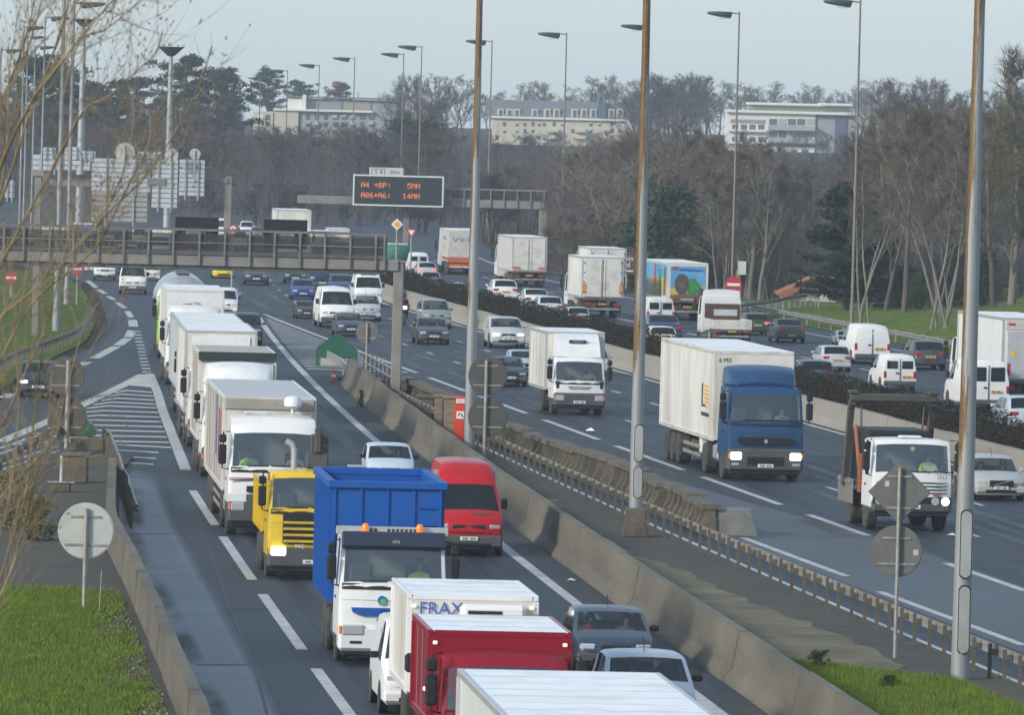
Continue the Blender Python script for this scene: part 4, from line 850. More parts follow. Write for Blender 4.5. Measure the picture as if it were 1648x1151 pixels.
for k in range(3): bx('post', STEEL, t, q[k].x+.07, q[k].x+.17, q[k].y+.15, q[k].y+.25, 0, .72)
# litter
rnd = random.Random(8)
for x, y, s_, lb in ((951, 694, .3, 'crumpled white paper lying on the main carriageway'), (871, 800, .1, 'tiny white scrap on the paved strip'), (920, 935, .14, 'small white scrap beside the concrete barrier'), (1533, 863, .2, 'pale scrap on the road by the skip truck')):
    b0 = G(x, y, .03); m = MB(); n = 7; c = m.vt((0, 0, s_*.45)); ring = [m.vt((s_*math.cos(i*.9)*rnd.uniform(.5, 1), s_*math.sin(i*.9)*rnd.uniform(.6, 1.6), rnd.uniform(0, s_*.25))) for i in range(n)]
    for i in range(n): m.face((c, ring[i], ring[(i+1) % n]))
    o = m.build('paper_scrap', WHS, None, 0); o.location = b0; tag(o, lb, 'litter')
m = MB()
for k in range(420):
    Y = rnd.uniform(163, 205); X = XI(Y)-.25-abs(rnd.gauss(0, .4)); z = .14; a = rnd.uniform(0, 6.3); r_ = rnd.uniform(.02, .06)
    m.poly([(X+r_*math.cos(a), Y+r_*2*math.sin(a), z), (X-r_*math.sin(a), Y+r_*2*math.cos(a), z+.04), (X-r_*math.cos(a), Y-r_*2*math.sin(a), z+.01), (X+r_*math.sin(a), Y-r_*2*math.cos(a), z+.03)])
tag(m.build('leaf_litter', pm('dead_leaves', (.26, .2, .13), .9, var=.5, scale=9), smooth=0), kind='stuff')

# ---------------------------------------------------------------- buildings far behind
CREAM = pm('cream_render', (.50, .47, .38), .9, var=.06, scale=.1, dirt=(.38, .36, .3), damt=.25, dscale=.15); WCON = pm('white_render', (.62, .62, .59), .9, var=.05, scale=.1)
SLATE = pm('slate_roof', (.12, .135, .16), .8, var=.1, scale=.3); BLUEW = pm('blue_cladding', (.06, .09, .15), .6); GREYF = pm('grey_facade', (.27, .28, .30), .8, var=.08, scale=.1); WIN = pm('far_window', (.09, .11, .13), .2, spec=.7); PALEG = pm('balcony_glass', (.30, .34, .35), .25); TILE = pm('orange_tiles', (.30, .115, .05), .85, var=.25, scale=1.5, dirt=(.2, .09, .05), damt=.4); BRONZE = pm('bronze_glazing', (.24, .235, .19), .4)
rw = random.Random(6); SHUT = pm('roller_blind', (.42, .42, .39), .8, var=.15, scale=.3)
def bld(name, label, Y, x0, x1):
    t = thing(name, label, 'building', ((P(x0, 200, Y).x+P(x1, 200, Y).x)/2, Y, 0)); ox = t.location.x
    def part(nm, mat, xa, xb, ya, yb, d0=0., d1=8., b=.05):
        xm = (xa+xb)/2; return bx(nm, mat, t, P(xa, ya, Y).x-ox, P(xb, ya, Y).x-ox, d0, d1, max(0, P(xm, yb, Y).z), P(xm, ya, Y).z, b=b)
    return t, part
t, part = bld('apartment_building', 'cream apartment block with slate mansard roof and small balconies', 1500., 792, 1008)
part('wall', CREAM, 792, 1008, 190, 268, 0, 14)
part('cornice', WCON, 790, 1010, 189, 192.5, -.6, 14.1)
m = MB(); a, b = P(790, 189, 1500), P(1010, 189, 1500); ox = t.location.x; zt = P(900, 163.5, 1500).z
m.prism([(0, a.z-.3), (2.6, zt), (11, zt+.1), (14, a.z-.3)], 0, a.x-ox, b.x-ox); m.build('roof', SLATE, t, 20)
part('stair_tower', BLUEW, 963, 976, 163, 189, .2, 4)
for x in (806, 820, 832, 861, 881, 896, 925, 940, 955, 984, 998):
    f = part('dormer', CREAM, x-5.5, x+5.5, 175, 188.5, .6, 4); part('pane', WIN, x-2.8, x+2.8, 177, 187.5, .5, .59)
for row in (196, 207, 218, 229, 240, 251):
    for x in (800, 812, 832, 845, 858, 868, 876, 892, 906, 922, 938, 951, 965, 985, 998):
        if row > 230 and not 880 < x < 955: continue
        bl = rw.random(); part('window', WIN if bl < .6 else SHUT, x-2.6, x+2.6, row+rw.choice((0, 0, 1.5)), row+7, -.06, -.003)
        if bl < .35: part('blind', SHUT, x-2.6, x+2.6, row, row+rw.uniform(2, 4.5), -.13, -.063)
for row in (207.5, 218, 229, 240):
    for x in (890, 934): part('balcony', CREAM, x-9, x+9, row, row+5.5, -1.4, -.003)
part('chimney', CREAM, 840, 843, 152, 166, 4, 6); part('chimney', CREAM, 895, 899, 153, 165, 4, 6)
t, part = bld('apartment_building', 'white modern block with glazed balconies and a penthouse roof at right', 1500., 1168, 1376)
part('wall', WCON, 1170, 1313, 180, 300, 0, 12); part('side_wall', GREYF, 1314, 1378, 182, 300, .4, 14); part('cornice', WCON, 1168, 1376, 178.5, 183, -.8, 12.1)
part('penthouse', BRONZE, 1206, 1368, 169, 178, 2, 10); part('penthouse_roof', WCON, 1203, 1330, 165.5, 169.5, 1, 11); part('penthouse_roof', WCON, 1320, 1372, 166, 170, .4, 11)
part('stair_strip', BLUEW, 1344, 1363, 187, 262, .1, .39); part('glazing', BRONZE, 1176, 1232, 192, 198, -.1, -.003)
for row in (191, 211):
    for k in range(5): part('window', WIN if (k+row) % 3 else PALEG, 1238+k*15, 1251+k*15, row, row+10, -.1, -.003)
    part('balcony', PALEG, 1236, 1312, row+10.5, row+19, -1.4, -.2); 
    for k in range(4): part('window', WIN, 1178+k*14, 1188+k*14, row+9, row+17, -.1, -.003)
    part('balcony', WCON, 1172, 1234, row+17, row+21, -1., -.11)
part('band', TILE, 1236, 1312, 232, 235, -.3, -.003)
for row in (240, 254, 268):
    for k in range(6): part('window', WIN, 1200+k*18, 1211+k*18, row, row+8, -.1, -.003)
t, part = bld('office_building', 'long low building with white end wall and glazed upper storey at left centre', 1400., 412, 640)
part('upper_storey', GREYF, 487, 640, 160, 180, 2, 14); part('end_wall', WCON, 463, 486.5, 157, 176, 1.5, 14); part('roof', SLATE, 460, 642, 156, 158.5, 1, 14.5); part('stair_tower', WCON, 487, 493, 152, 177, .5, 1.9)
part('glazing', BRONZE, 552, 597, 163, 178, 1.8, 1.99); part('glazing', pm('bluish_glazing', (.2, .22, .24), .3), 508, 550, 162, 177, 1.8, 1.99)
part('wall', GREYF, 482, 640, 180, 262, 0, 14); part('wing', CREAM, 442, 481, 177, 262, -.5, 14); part('cornice', WCON, 440, 600, 176, 179.5, -.9, 1.7); part('annexe', CREAM, 408, 440, 179, 262, 0, 10)  # main wall greyed: the shade on this facade is put into its colour
for row in (184, 196, 208, 220):
    for k in range(8): part('window', WIN, 492+k*14.5, 499+k*14.5+rw.choice((0, 0, 3)), row, row+8, -.1, -.003); (rw.random() < .5) and part('blind', SHUT, 492+k*14.5, 499+k*14.5, row, row+rw.uniform(2, 6), -.17, -.103)
    part('window', WCON, 414, 424, row, row+8, -.1, -.003); part('window', WIN, 427, 435, row, row+8, -.1, -.003)
for x in (575, 615): part('chimney', CREAM, x-2, x+2, 148, 157, 5, 7)
t, part = bld('house', 'low house with orange tiled roof and white wall behind the right bank', 548., 1250, 1330)
ox = t.location.x; Y = 548.; t.location.z = 0
a, b, c = P(1250, 474, Y), P(1318, 443, Y), P(1262, 484, Y)
m = MB(); m.prism([(a.x-ox+.3, -2.4), (P(1345, 484, Y).x-ox, -2.4), (P(1345, 448, Y).x-ox, P(1345, 448, Y).z), (P(1320, 449, Y).x-ox, P(1320, 449, Y).z), (P(1262, 476, Y).x-ox, P(1262, 476, Y).z)], 1, 0, 7); m.build('wall', pm('house_wall', (.5, .5, .48), .9), t, 0)
m = MB(); q = [(a.x-ox, a.z), (b.x-ox, b.z), (P(1345, 450, Y).x-ox, P(1345, 452, Y).z), (P(1345, 452, Y).x-ox, P(1345, 458, Y).z-.05), (P(1316, 452, Y).x-ox, P(1316, 452, Y).z), (P(1262, 481, Y).x-ox, P(1262, 481, Y).z)]; m.prism(q, 1, -.5, 7.5); m.build('roof', TILE, t, 0)
t, part = bld('house', 'small pale house glimpsed between bare trees right of the white block', 1150., 1400, 1428); part('wall', WCON, 1400, 1428, 217, 250, 0, 8); part('window', WIN, 1405, 1410, 222, 232, -.1, -.003); part('window', WIN, 1418, 1423, 222, 232, -.1, -.003); part('roof', SLATE, 1398, 1430, 214, 217.5, -.4, 8.4)
t, part = bld('house', 'pale house with reddish roof deep in the trees at right', 1200., 1500, 1545); part('wall', CREAM, 1502, 1545, 208, 240, 0, 8); part('roof', TILE, 1498, 1549, 200, 208.5, -.4, 8.4); part('window', WIN, 1510, 1516, 214, 224, -.1, -.003); part('window', WIN, 1530, 1536, 214, 224, -.1, -.003)
# side road left of the verge and the exit road at right
m = MB(); m.poly([(*G(a, b).xy, .05) for a, b in ((0, 494), (46, 492), (28, 452), (0, 450))]); m.poly([(p.x, p.y, gh(p.x, p.y)+.06) for p in (G(1196, 502), G(1310, 497), G(1300, 480), G(1250, 476), G(1196, 484))]); tag(m.build('side_road', ASPHP, smooth=0), kind='structure')
ex = sorted((G(*p).x, G(*p).y) for p in [(1190, 512), (1236, 506), (1270, 500), (1296, 495), (1317, 500)])
t = thing('guardrail', 'dark curved guardrail beside the exit road in front of the tiled house', 'guardrail', (ex[0][0], ex[0][1], 0)); o = Vector(t.location); pts = [(x-o.x, y-o.y, gh(x, y)+.75) for x, y in ex]
m = MB(); m.tube(cr(pts, 4), .10, 6); m.build('rail', pm('dull_steel', (.12, .125, .12), .7, .3), t, 40)
for p in cr(pts, 3)[::1]: bx('post', STEEL, t, p.x-.05, p.x+.05, p.y-.05, p.y+.05, p.z-.75, p.z-.1)
# ---------------------------------------------------------------- trees
def cone3(m, p, q, r0, r1, n=3):
    d = (q-p)
    if d.length < 1e-6: return
    d.normalize(); a = d.orthogonal().normalized(); c = d.cross(a); k = len(m.v)
    for (o, r) in ((p, r0), (q, r1)):
        for j in range(n): t = 2*math.pi*j/n; m.v.append(tuple(o+(a*math.cos(t)+c*math.sin(t))*r))
    for j in range(n): m.face((k+j, k+(j+1) % n, k+n+(j+1) % n, k+n+j))
def bare_tree(seed, H=12., trunk_h=.28, spread=.45, n1=13, n2=6, n3=6, tw=5, up=.35, r0=.2, multi=1):
    "returns (trunk mesh, crown mesh): limbs, branches and twigs of a leafless tree"
    rr = random.Random(seed); T, Cw = MB(), MB()
    def rdir(d, ang, upw):
        a = d.orthogonal().normalized(); a.rotate(Matrix.Rotation(rr.uniform(0, 6.283), 3, d)); v = d*math.cos(ang)+a*math.sin(ang); v.z += upw; return v.normalized()
    def seg(m, p, d, L, ra, rb, n, wob, nn, upw=.0):
        pts = [p.copy()]
        for i in range(n): d = (d+Vector((rr.gauss(0, wob), rr.gauss(0, wob), rr.gauss(0, wob)+upw))).normalized(); pts.append(pts[-1]+d*(L/n))
        for i in range(n): cone3(m, pts[i], pts[i+1], ra+(rb-ra)*i/n, ra+(rb-ra)*(i+1)/n, nn)
        return pts, d
    for s_ in range(multi):
        d0 = Vector((rr.gauss(0, .05+.05*(multi > 1)), rr.gauss(0, .05+.05*(multi > 1)), 1)).normalized(); b = Vector((rr.uniform(-.8, .8), rr.uniform(-.5, .5), 0))*(multi > 1)
        pts, d = seg(T, b, d0, H*.93, r0, r0*.16, 9, .05, 7)
        for k in range(n1):
            t = trunk_h+(1-trunk_h)*(k+rr.random())/n1; i = min(8, int(t*9)); p = pts[i].lerp(pts[i+1], t*9-i if t*9-i < 1 else .99); L = H*spread*(1.08-t*.78)*rr.uniform(.7, 1.2)
            p1, d1 = seg(Cw if k % 3 else T, p, rdir(d0, rr.uniform(.5, 1.0), up), L, r0*(.42-.3*t), r0*.07, 5, .10, 5, .03)
            for k2 in range(n2):
                t2 = .25+.75*(k2+rr.random())/n2; i2 = min(4, int(t2*5)); q = p1[i2].lerp(p1[i2+1], min(.99, t2*5-i2)); L2 = L*.5*(1.15-t2*.6)*rr.uniform(.6, 1.2)
                p2, d2 = seg(Cw, q, rdir(d1, rr.uniform(.4, 1.0), .15), L2, r0*.10, .016, 3, .13, 3, .04)
                for k3 in range(n3):
                    t3 = .2+.8*(k3+rr.random())/n3; i3 = min(2, int(t3*3)); q3 = p2[i3].lerp(p2[i3+1], min(.99, t3*3-i3)); L3 = max(.35, L2*.5*rr.uniform(.5, 1.1)); d3 = rdir(d2, rr.uniform(.3, .9), .12)
                    e3 = q3+d3*L3; cone3(Cw, q3, e3, .016, .008)
                    for k4 in range(tw): q4 = q3.lerp(e3, rr.uniform(.2, 1)); cone3(Cw, q4, q4+rdir(d3, rr.uniform(.3, .9), .1)*rr.uniform(.25, .6), .011, .005)
    return T, Cw
BARK = [pm('bark_'+nm, c, .9, spec=.1, var=.3, scale=2.5, stretch=(1, 1, .3)) for nm, c in (('brown', (.105, .09, .078)), ('grey', (.17, .155, .135)), ('violet', (.075, .067, .068)))]
TWIG = [pm('twigs_'+nm, c, .9, spec=.05, var=.3, scale=.35) for nm, c in (('brown', (.115, .092, .076)), ('grey', (.155, .14, .118)), ('violet', (.092, .084, .09)), ('olive', (.11, .105, .065)))]
PROTO = {}
def proto(kind):
    if kind in PROTO: return PROTO[kind]
    k = dict(broad=dict(spread=.5, n1=13, n2=6, n3=6, tw=5), broad2=dict(spread=.55, n1=12, n2=7, n3=6, tw=5, up=.25, trunk_h=.2), tall=dict(spread=.30, n1=18, n2=6, n3=5, tw=4, up=.7, trunk_h=.22), poplar=dict(spread=.22, n1=26, n2=6, n3=5, tw=4, up=1.2, trunk_h=.1), stems=dict(spread=.22, n1=12, n2=5, n3=4, tw=3, up=.7, trunk_h=.35, multi=4, r0=.085), thicket=dict(spread=.45, n1=9, n2=6, n3=5, tw=4, up=.5, trunk_h=.06, multi=2, r0=.1, H=7.))[kind]
    T, Cw = bare_tree(hash(kind) % 1 + len(PROTO)*17+5, **k); a = T.build('trunk', BARK[0], None, 60); b = Cw.build('crown', TWIG[0], None, 0); PROTO[kind] = (a.data, b.data, k.get('H', 12.)); bpy.data.objects.remove(a); bpy.data.objects.remove(b); return PROTO[kind]
MV = {}
def mvar(me, mat):
    k = (me.name, mat.name)
    if k not in MV: d = me.copy(); d.materials.clear(); d.materials.append(mat); MV[k] = d
    return MV[k]
rt = random.Random(77)
def tree(kind, X, Y, top, label, group, bark=0, twig=0, wide=1., name='bare_tree'):
    a, b, H = proto(kind); z0 = gh(X, Y)-.05; s_ = max(.3, (top-z0)/(H*1.03)); t = thing(name, label, 'tree', (X, Y, z0), rt.uniform(0, 6.28), group, (s_*wide, s_*wide, s_))
    obj('trunk', mvar(a, BARK[bark]), t); obj('crown', mvar(b, TWIG[twig]), t); return t
def row(n, x0, x1, Y0, Y1, ytop, kinds, label, group, barks=(0,), twigs=(0,), wide=(.9, 1.3), jit=14, name='bare_tree', place_=None):
    for k in range(n):
        x = x0+(x1-x0)*(k+.5+rt.uniform(-.45, .45))/n; Y = rt.uniform(Y0, Y1); yt = ytop(x)+rt.uniform(-jit, jit)
        p = P(x, yt, Y); tree(rt.choice(kinds), p.x, Y, p.z, label, group, rt.choice(barks), rt.choice(twigs), rt.uniform(*wide), name)
lin = lambda *pts: (lambda x: lerp(pts, x))
# trees on the right bank, nearest first
for x, yb, yt, kd, bk, tg, wd, lb in ((1505, 519, 175, 'stems', 1, 1, 1.25, 'pale stemmed bare tree clump in the grass, right of the brown street lamp'), (1523, 508, 215, 'stems', 1, 0, 1., 'slimmer bare tree clump just right of the pale stemmed one'), (1395, 506, 210, 'stems', 1, 1, 1.1, 'thin pale bare tree behind the brown street lamp by the conifer'), (1628, 501, 68, 'poplar', 1, 1, 1.1, 'tallest bare tree at the right edge, behind the nearest lamp post'), (1598, 505, 190, 'broad', 0, 3, 1.1, 'dark trunked bare tree left of the tallest one at the right edge'), (1455, 498, 190, 'broad', 0, 0, 1.1, 'spreading bare tree in the middle of the right bank'), (1560, 503, 235, 'broad', 0, 3, 1., 'olive tinged bare tree hidden by the nearest lamp post'), (1655, 498, 170, 'broad', 0, 0, 1., 'bare tree cut by the right edge of the view'), (1425, 492, 240, 'broad2', 0, 3, .9, 'low bushy bare tree between the conifer and the bank')):
    g = G(x, yb, .8); p = P(x, yt, g.y); tree(kd, g.x, g.y, p.z, lb, 'bare trees on the right grass bank', bk, tg, wd)
row(20, 1400, 1720, 520, 590, lin((1400, 230), (1500, 200), (1720, 190)), ('broad', 'tall', 'broad2'), 'brown leafless tree behind the front row on the right bank', 'second row of trees on the right bank', (0, 1), (0, 0, 3))
row(9, 1150, 1240, 556, 600, lin((1150, 235), (1240, 262)), ('stems', 'tall', 'broad'), 'pale trunked leafless tree behind the no entry sign', 'pale trunked trees behind the no entry sign', (1,), (0, 1))
row(22, 940, 1260, 600, 680, lin((940, 270), (1010, 235), (1100, 205), (1150, 225), (1180, 250), (1260, 262)), ('broad', 'broad2', 'tall'), 'rounded brown leafless tree behind the lorries on the far carriageway', 'brown trees behind the lorries', (0, 1), (0, 0, 1), (1., 1.4))
row(26, 880, 1300, 580, 640, lin((880, 370), (1000, 350), (1300, 380)), ('thicket',), 'leafless bush in front of the brown trees behind the lorries', 'bushes in front of the brown trees', (0,), (0, 2, 3), (1.1, 1.7), 20, 'bush')
row(30, 1250, 1720, 640, 820, lin((1250, 272), (1385, 268), (1410, 225), (1440, 175), (1560, 190), (1720, 190)), ('broad', 'broad2', 'tall'), 'hazy leafless tree in the wood right of the white block', 'hazy trees in the right wood', (0, 2), (0, 2), (1., 1.4))
row(24, 1420, 1720, 900, 1150, lin((1420, 150), (1440, 125), (1500, 135), (1560, 160), (1600, 150), (1720, 140)), ('broad', 'broad2'), 'tall leafless tree on the skyline at right', 'skyline trees at right', (2,), (2, 0), (1., 1.3))
row(20, 1015, 1140, 1250, 1420, lin((1015, 150), (1040, 130), (1090, 145), (1140, 125)), ('broad', 'broad2', 'tall'), 'leafless skyline tree between the cream flats and the white block', 'skyline trees between the two blocks', (2,), (2,), (1.1, 1.5))
row(40, 760, 1440, 1620, 1800, lin((760, 155), (860, 145), (900, 150), (980, 135), (1100, 150), (1240, 142), (1330, 150), (1440, 140)), ('broad', 'broad2'), 'faint leafless tree behind the roofs of the apartment blocks', 'faint trees behind the roofs', (2,), (2,), (1.2, 1.8), 10)
row(34, 780, 1400, 900, 1250, lin((780, 245), (870, 272), (940, 272), (1000, 240), (1100, 215), (1160, 255), (1320, 275), (1380, 270), (1400, 240)), ('broad', 'broad2'), 'leafless tree in front of the apartment blocks, hiding their lower floors', 'trees hiding the lower floors', (0, 2), (0, 2), (1.2, 1.7), 12)
row(12, 1225, 1375, 690, 900, lin((1225, 258), (1375, 268)), ('broad', 'broad2', 'thicket'), 'low leafless tree beneath the white block, behind the dark conifer', 'low trees beneath the white block', (2,), (2, 0), (1.3, 1.8), 14)
row(16, 780, 1010, 880, 1080, lin((780, 235), (850, 228), (880, 258), (940, 258), (975, 225), (1010, 225)), ('broad2', 'broad'), 'low leafless tree beneath the cream apartment block', 'low trees beneath the cream block', (2,), (2,), (1.3, 1.9), 14)
row(40, 700, 1020, 700, 880, lin((700, 290), (820, 280), (900, 285), (1020, 270)), ('broad', 'broad2', 'thicket'), 'dark leafless tree behind the far gantry beam', 'dark trees behind the far gantry', (2,), (2, 0), (1.2, 1.7), 14)
row(34, 320, 880, 735, 800, lin((320, 305), (560, 315), (700, 310), (880, 320)), ('thicket',), 'leafless bush behind the display and the far lorries', 'bushes behind the display', (2,), (2, 0), (1.3, 2.), 16, 'bush')
row(46, 120, 720, 960, 1250, lin((120, 165), (220, 170), (320, 150), (375, 160), (395, 208), (605, 210), (640, 180), (655, 165), (720, 165)), ('broad', 'broad2', 'tall'), 'violet brown leafless tree in the left wood', 'trees of the left wood', (2,), (2, 2, 0), (1.2, 1.7), 12)
row(46, 100, 720, 800, 950, lin((100, 215), (380, 220), (420, 222), (600, 222), (720, 225)), ('broad', 'broad2', 'thicket'), 'dull leafless tree standing in front of the left wood', 'front trees of the left wood', (2,), (2, 0), (1.2, 1.8), 14)
row(9, 620, 760, 1150, 1380, lin((620, 140), (690, 122), (720, 140), (760, 130)), ('broad', 'broad2'), 'rounded leafless tree on the skyline above the display', 'skyline trees above the display', (2,), (2,), (1., 1.3), 8)
row(14, -30, 120, 800, 1000, lin((-30, 150), (120, 180)), ('broad', 'tall'), 'leafless tree beyond the left lamp posts', 'trees beyond the left lamp posts', (2,), (2,), (1.1, 1.5), 16)
# evergreens
def leaf_clump(m, c, r, n, rr, s0=.10, s1=.22, flat=1.):
    for k in range(n):
        v = Vector((rr.gauss(0, 1), rr.gauss(0, 1), rr.gauss(0, 1))).normalized()*r*rr.random()**.45; v.z *= flat; p = c+v; d = Vector((rr.gauss(0, 1), rr.gauss(0, 1), rr.gauss(0, .6))).normalized(); e = d.orthogonal().normalized(); e.rotate(Matrix.Rotation(rr.uniform(0, 6.28), 3, d)); s_ = rr.uniform(s0, s1); m.poly([p+d*s_, p+e*s_*.5, p-d*s_, p-e*s_*.5])
CEDG = pm('cedar_needles', (.032, .054, .046), .9, spec=.08, var=.45, scale=.8); CONG = pm('conifer_needles', (.026, .042, .022), .9, spec=.08, var=.5, scale=.9); IVYG = pm('ivy_leaves', (.035, .058, .026), .7, spec=.08, var=.5, scale=.8); SHRG = pm('shrub_leaves', (.05, .08, .025), .8, spec=.08, var=.5, scale=1.2)
def cedar_mesh(seed, H=16.):
    rr = random.Random(seed); T, Cw = MB(), MB(); pts = [Vector((rr.gauss(0, .25)*i*.3, rr.gauss(0, .2)*i*.3, H*i/8)) for i in range(9)]
    for i in range(8): cone3(T, pts[i], pts[i+1], .5-.05*i, .45-.05*i, 7)
    for k in range(21):
        t = .42+.58*k/20; p = pts[min(8, int(t*8))].copy(); p.z = t*H*.97; a = k*2.4+rr.uniform(-.4, .4); L = H*(.34-.25*abs(t-.62))*rr.uniform(.7, 1.15)*(1 if t < .93 else .5); q = p+Vector((math.cos(a)*L, math.sin(a)*L, L*.12))
        cone3(T, p, q, .14, .03, 5)
        for j in range(7): f = .2+.8*j/6; leaf_clump(Cw, p.lerp(q, f)+Vector((rr.gauss(0, .6), rr.gauss(0, .6), rr.gauss(.15, .3))), 1.15*rr.uniform(.6, 1.25), 80, rr, .12, .30, .48)
    leaf_clump(Cw, pts[8]-Vector((0, 0, .6)), 1.3, 160, rr, .14, .34, .4); return T, Cw, H
def conifer_mesh(seed, H=10.):
    rr = random.Random(seed); T, Cw = MB(), MB()
    for i in range(8): cone3(T, Vector((0, 0, H*i/8)), Vector((0, 0, H*(i+1)/8)), .25-.03*i, .22-.03*i, 7)
    for k in range(90):
        t = .04+.93*rr.random()**.85; a = rr.uniform(0, 6.28); L = H*.40*(1.04-t)**.6*rr.uniform(.55, 1.15); p = Vector((0, 0, t*H)); q = p+Vector((math.cos(a)*L, math.sin(a)*L, L*rr.uniform(-.05, .35)-.1)); cone3(T, p, q, .05, .01, 4)
        for j in range(6): f = .25+.75*j/5; c = p.lerp(q, f); c.z -= .12*f; leaf_clump(Cw, c, .5*rr.uniform(.6, 1.2), 46, rr, .08, .2, .6)
    return T, Cw, H
def bush_mesh(seed, H=5., w_=2.):
    rr = random.Random(seed); T, Cw = MB(), MB()
    for k in range(9): cone3(T, Vector((rr.gauss(0, .2), rr.gauss(0, .2), 0)), Vector((rr.gauss(0, w_*.5), rr.gauss(0, w_*.5), H*rr.uniform(.5, .9))), .07, .02, 5)
    for k in range(60): z = rr.random()**.8; leaf_clump(Cw, Vector((rr.gauss(0, w_*.45)*(1.15-z*.7), rr.gauss(0, w_*.45)*(1.15-z*.7), z*H)), .55*rr.uniform(.5, 1.2), 70, rr, .08, .17)
    return T, Cw, H
EV = {}
def evergreen(kind, seed, X, Y, top, label, mat, name, wide=1., group=None):
    k = (kind, seed)
    if k not in EV:
        T, Cw, H = {'cedar': cedar_mesh, 'conifer': conifer_mesh, 'bush': bush_mesh}[kind](seed); a = T.build('trunk', BARK[2], None, 60); b = Cw.build('crown', mat, None, 0); EV[k] = (a.data, b.data, H); bpy.data.objects.remove(a); bpy.data.objects.remove(b)
    a, b, H = EV[k]; z0 = gh(X, Y)-.05; s_ = (top-z0)/H; t = thing(name, label, 'tree' if kind != 'bush' else 'bush', (X, Y, z0), rt.uniform(0, 6.28), group, (s_*wide, s_*wide, s_)); obj('trunk', a, t); obj('crown', mvar(b, mat), t); return t
for k, (x, yt, Y, wd, lb) in enumerate(((302, 93, 1050, .9, 'tallest dark cedar on the left skyline, right of the floodlight mast'), (362, 112, 1080, 1., 'flat topped dark cedar right of the tallest one'), (434, 111, 1500, .9, 'wide dark cedar left of the long white building'), (482, 131, 1500, .9, 'low dark cedar beside the white end wall'), (70, 92, 950, 1., 'dark cedar behind the left lamp posts'), (105, 105, 980, .9, 'second dark cedar between left lamp posts'), (205, 128, 1050, 1.2, 'flat dark cedar left of the clear floodlight mast'), (160, 140, 1050, 1., 'small dark cedar near the thick twig'))):
    p = P(x, yt, Y); evergreen('cedar', k % 3, p.x, Y, p.z, lb, CEDG, 'cedar', wd, 'dark cedars on the left skyline')
p = P(546, 133, 1460); evergreen('cedar', 1, p.x, 1460, p.z, 'russet leaved tree rising over the roof of the long building', pm('russet_leaves', (.12, .055, .035), .9, var=.4, scale=.6), 'russet_tree', .8)
g = G(1348, 492, .8); p = P(1366, 288, g.y+14); evergreen('conifer', 3, p.x, g.y+14, p.z, 'big dark conifer left of the brown street lamp on the right bank', CONG, 'conifer', 1.25)
p = P(1400, 330, g.y+20); evergreen('conifer', 4, p.x, g.y+20, p.z, 'second dark conifer just behind the brown street lamp', CONG, 'conifer', 1.0)
for k, (x, yt, Y, wd, lb) in enumerate(((1090, 310, 590, 1.3, 'dark green ivy mass above the painted lorry'), (1062, 340, 575, 1.2, 'green ivy bush at the left of the ivy mass'), (1125, 335, 600, 1., 'green ivy bush right of the ivy mass'), (955, 345, 620, 1.1, 'green bush behind the white lorry pair'), (1560, 330, 510, 1., 'ivy covered bush behind the nearest lamp post'), (1580, 400, 500, .9, 'low ivy bush by the dark trunk at right'), (670, 195, 960, 1.6, 'dark green ivy clad tree above the display'), (1530, 430, 505, 1.1, 'green undergrowth bush between pale stems'), (1478, 440, 480, .9, 'yellow green bramble bush on the grass bank'), (1450, 425, 500, 1.2, 'brown green bramble bush under the spreading bare tree'))):
    p = P(x, yt, Y); evergreen('bush', 5+k % 2, p.x, Y, p.z, lb, SHRG if k in (8,) else IVYG, 'bush', wd)
# dense winter undergrowth that reads as one mass
def thicket_mass():
    rr = random.Random(9); m = MB()
    def stem(x, Y, yt):
        p = P(x, yt, Y); z0 = gh(p.x, Y); H = p.z-z0
        if H < .5: return
        b = Vector((p.x, Y, z0)); t = Vector((p.x+rr.gauss(0, .4), Y, z0+H)); cone3(m, b, t, .035, .012)
        for k in range(9):
            q = b.lerp(t, rr.uniform(.15, 1)); d = Vector((rr.gauss(0, 1), rr.gauss(0, .5), rr.uniform(.3, 1.6))).normalized(); e = q+d*rr.uniform(.5, 1.6); cone3(m, q, e, .018, .007)
            for j in range(3): f = q.lerp(e, rr.uniform(.3, 1)); cone3(m, f, f+Vector((rr.gauss(0, .3), rr.gauss(0, .2), rr.uniform(.1, .5))), .010, .005)
    for k in range(1500): x = rr.uniform(60, 900); stem(x, rr.uniform(760, 1000), rr.uniform(235, 330))
    for k in range(900): x = rr.uniform(880, 1300); stem(x, rr.uniform(590, 740), rr.uniform(300, 410))
    for k in range(700): x = rr.uniform(1380, 1700); stem(x, rr.uniform(500, 560), rr.uniform(330, 450))
    tag(m.build('undergrowth', TWIG[2], smooth=0), kind='stuff')
thicket_mass()
# low wooded rise closing the view behind the trees
m = MB(); xs = [-260+14*k for k in range(40)]
rise = lambda X, Y: max(-1, min(4.0, (Y-1010)*.03))+.8*math.sin(X*.11)+.5*math.sin(X*.37+2) if X < -12 else max(-1, min(.6, (Y-1010)*.01))+.5*math.sin(X*.2)
grid_sheet('wooded_hill', pm('wooded_hill', (.045, .036, .036), .95, spec=.03, var=.4, scale=.5, dirt=(.04, .035, .04), damt=.5, dscale=.1), lambda Y: xs, [985+25*k for k in range(16)], rise)
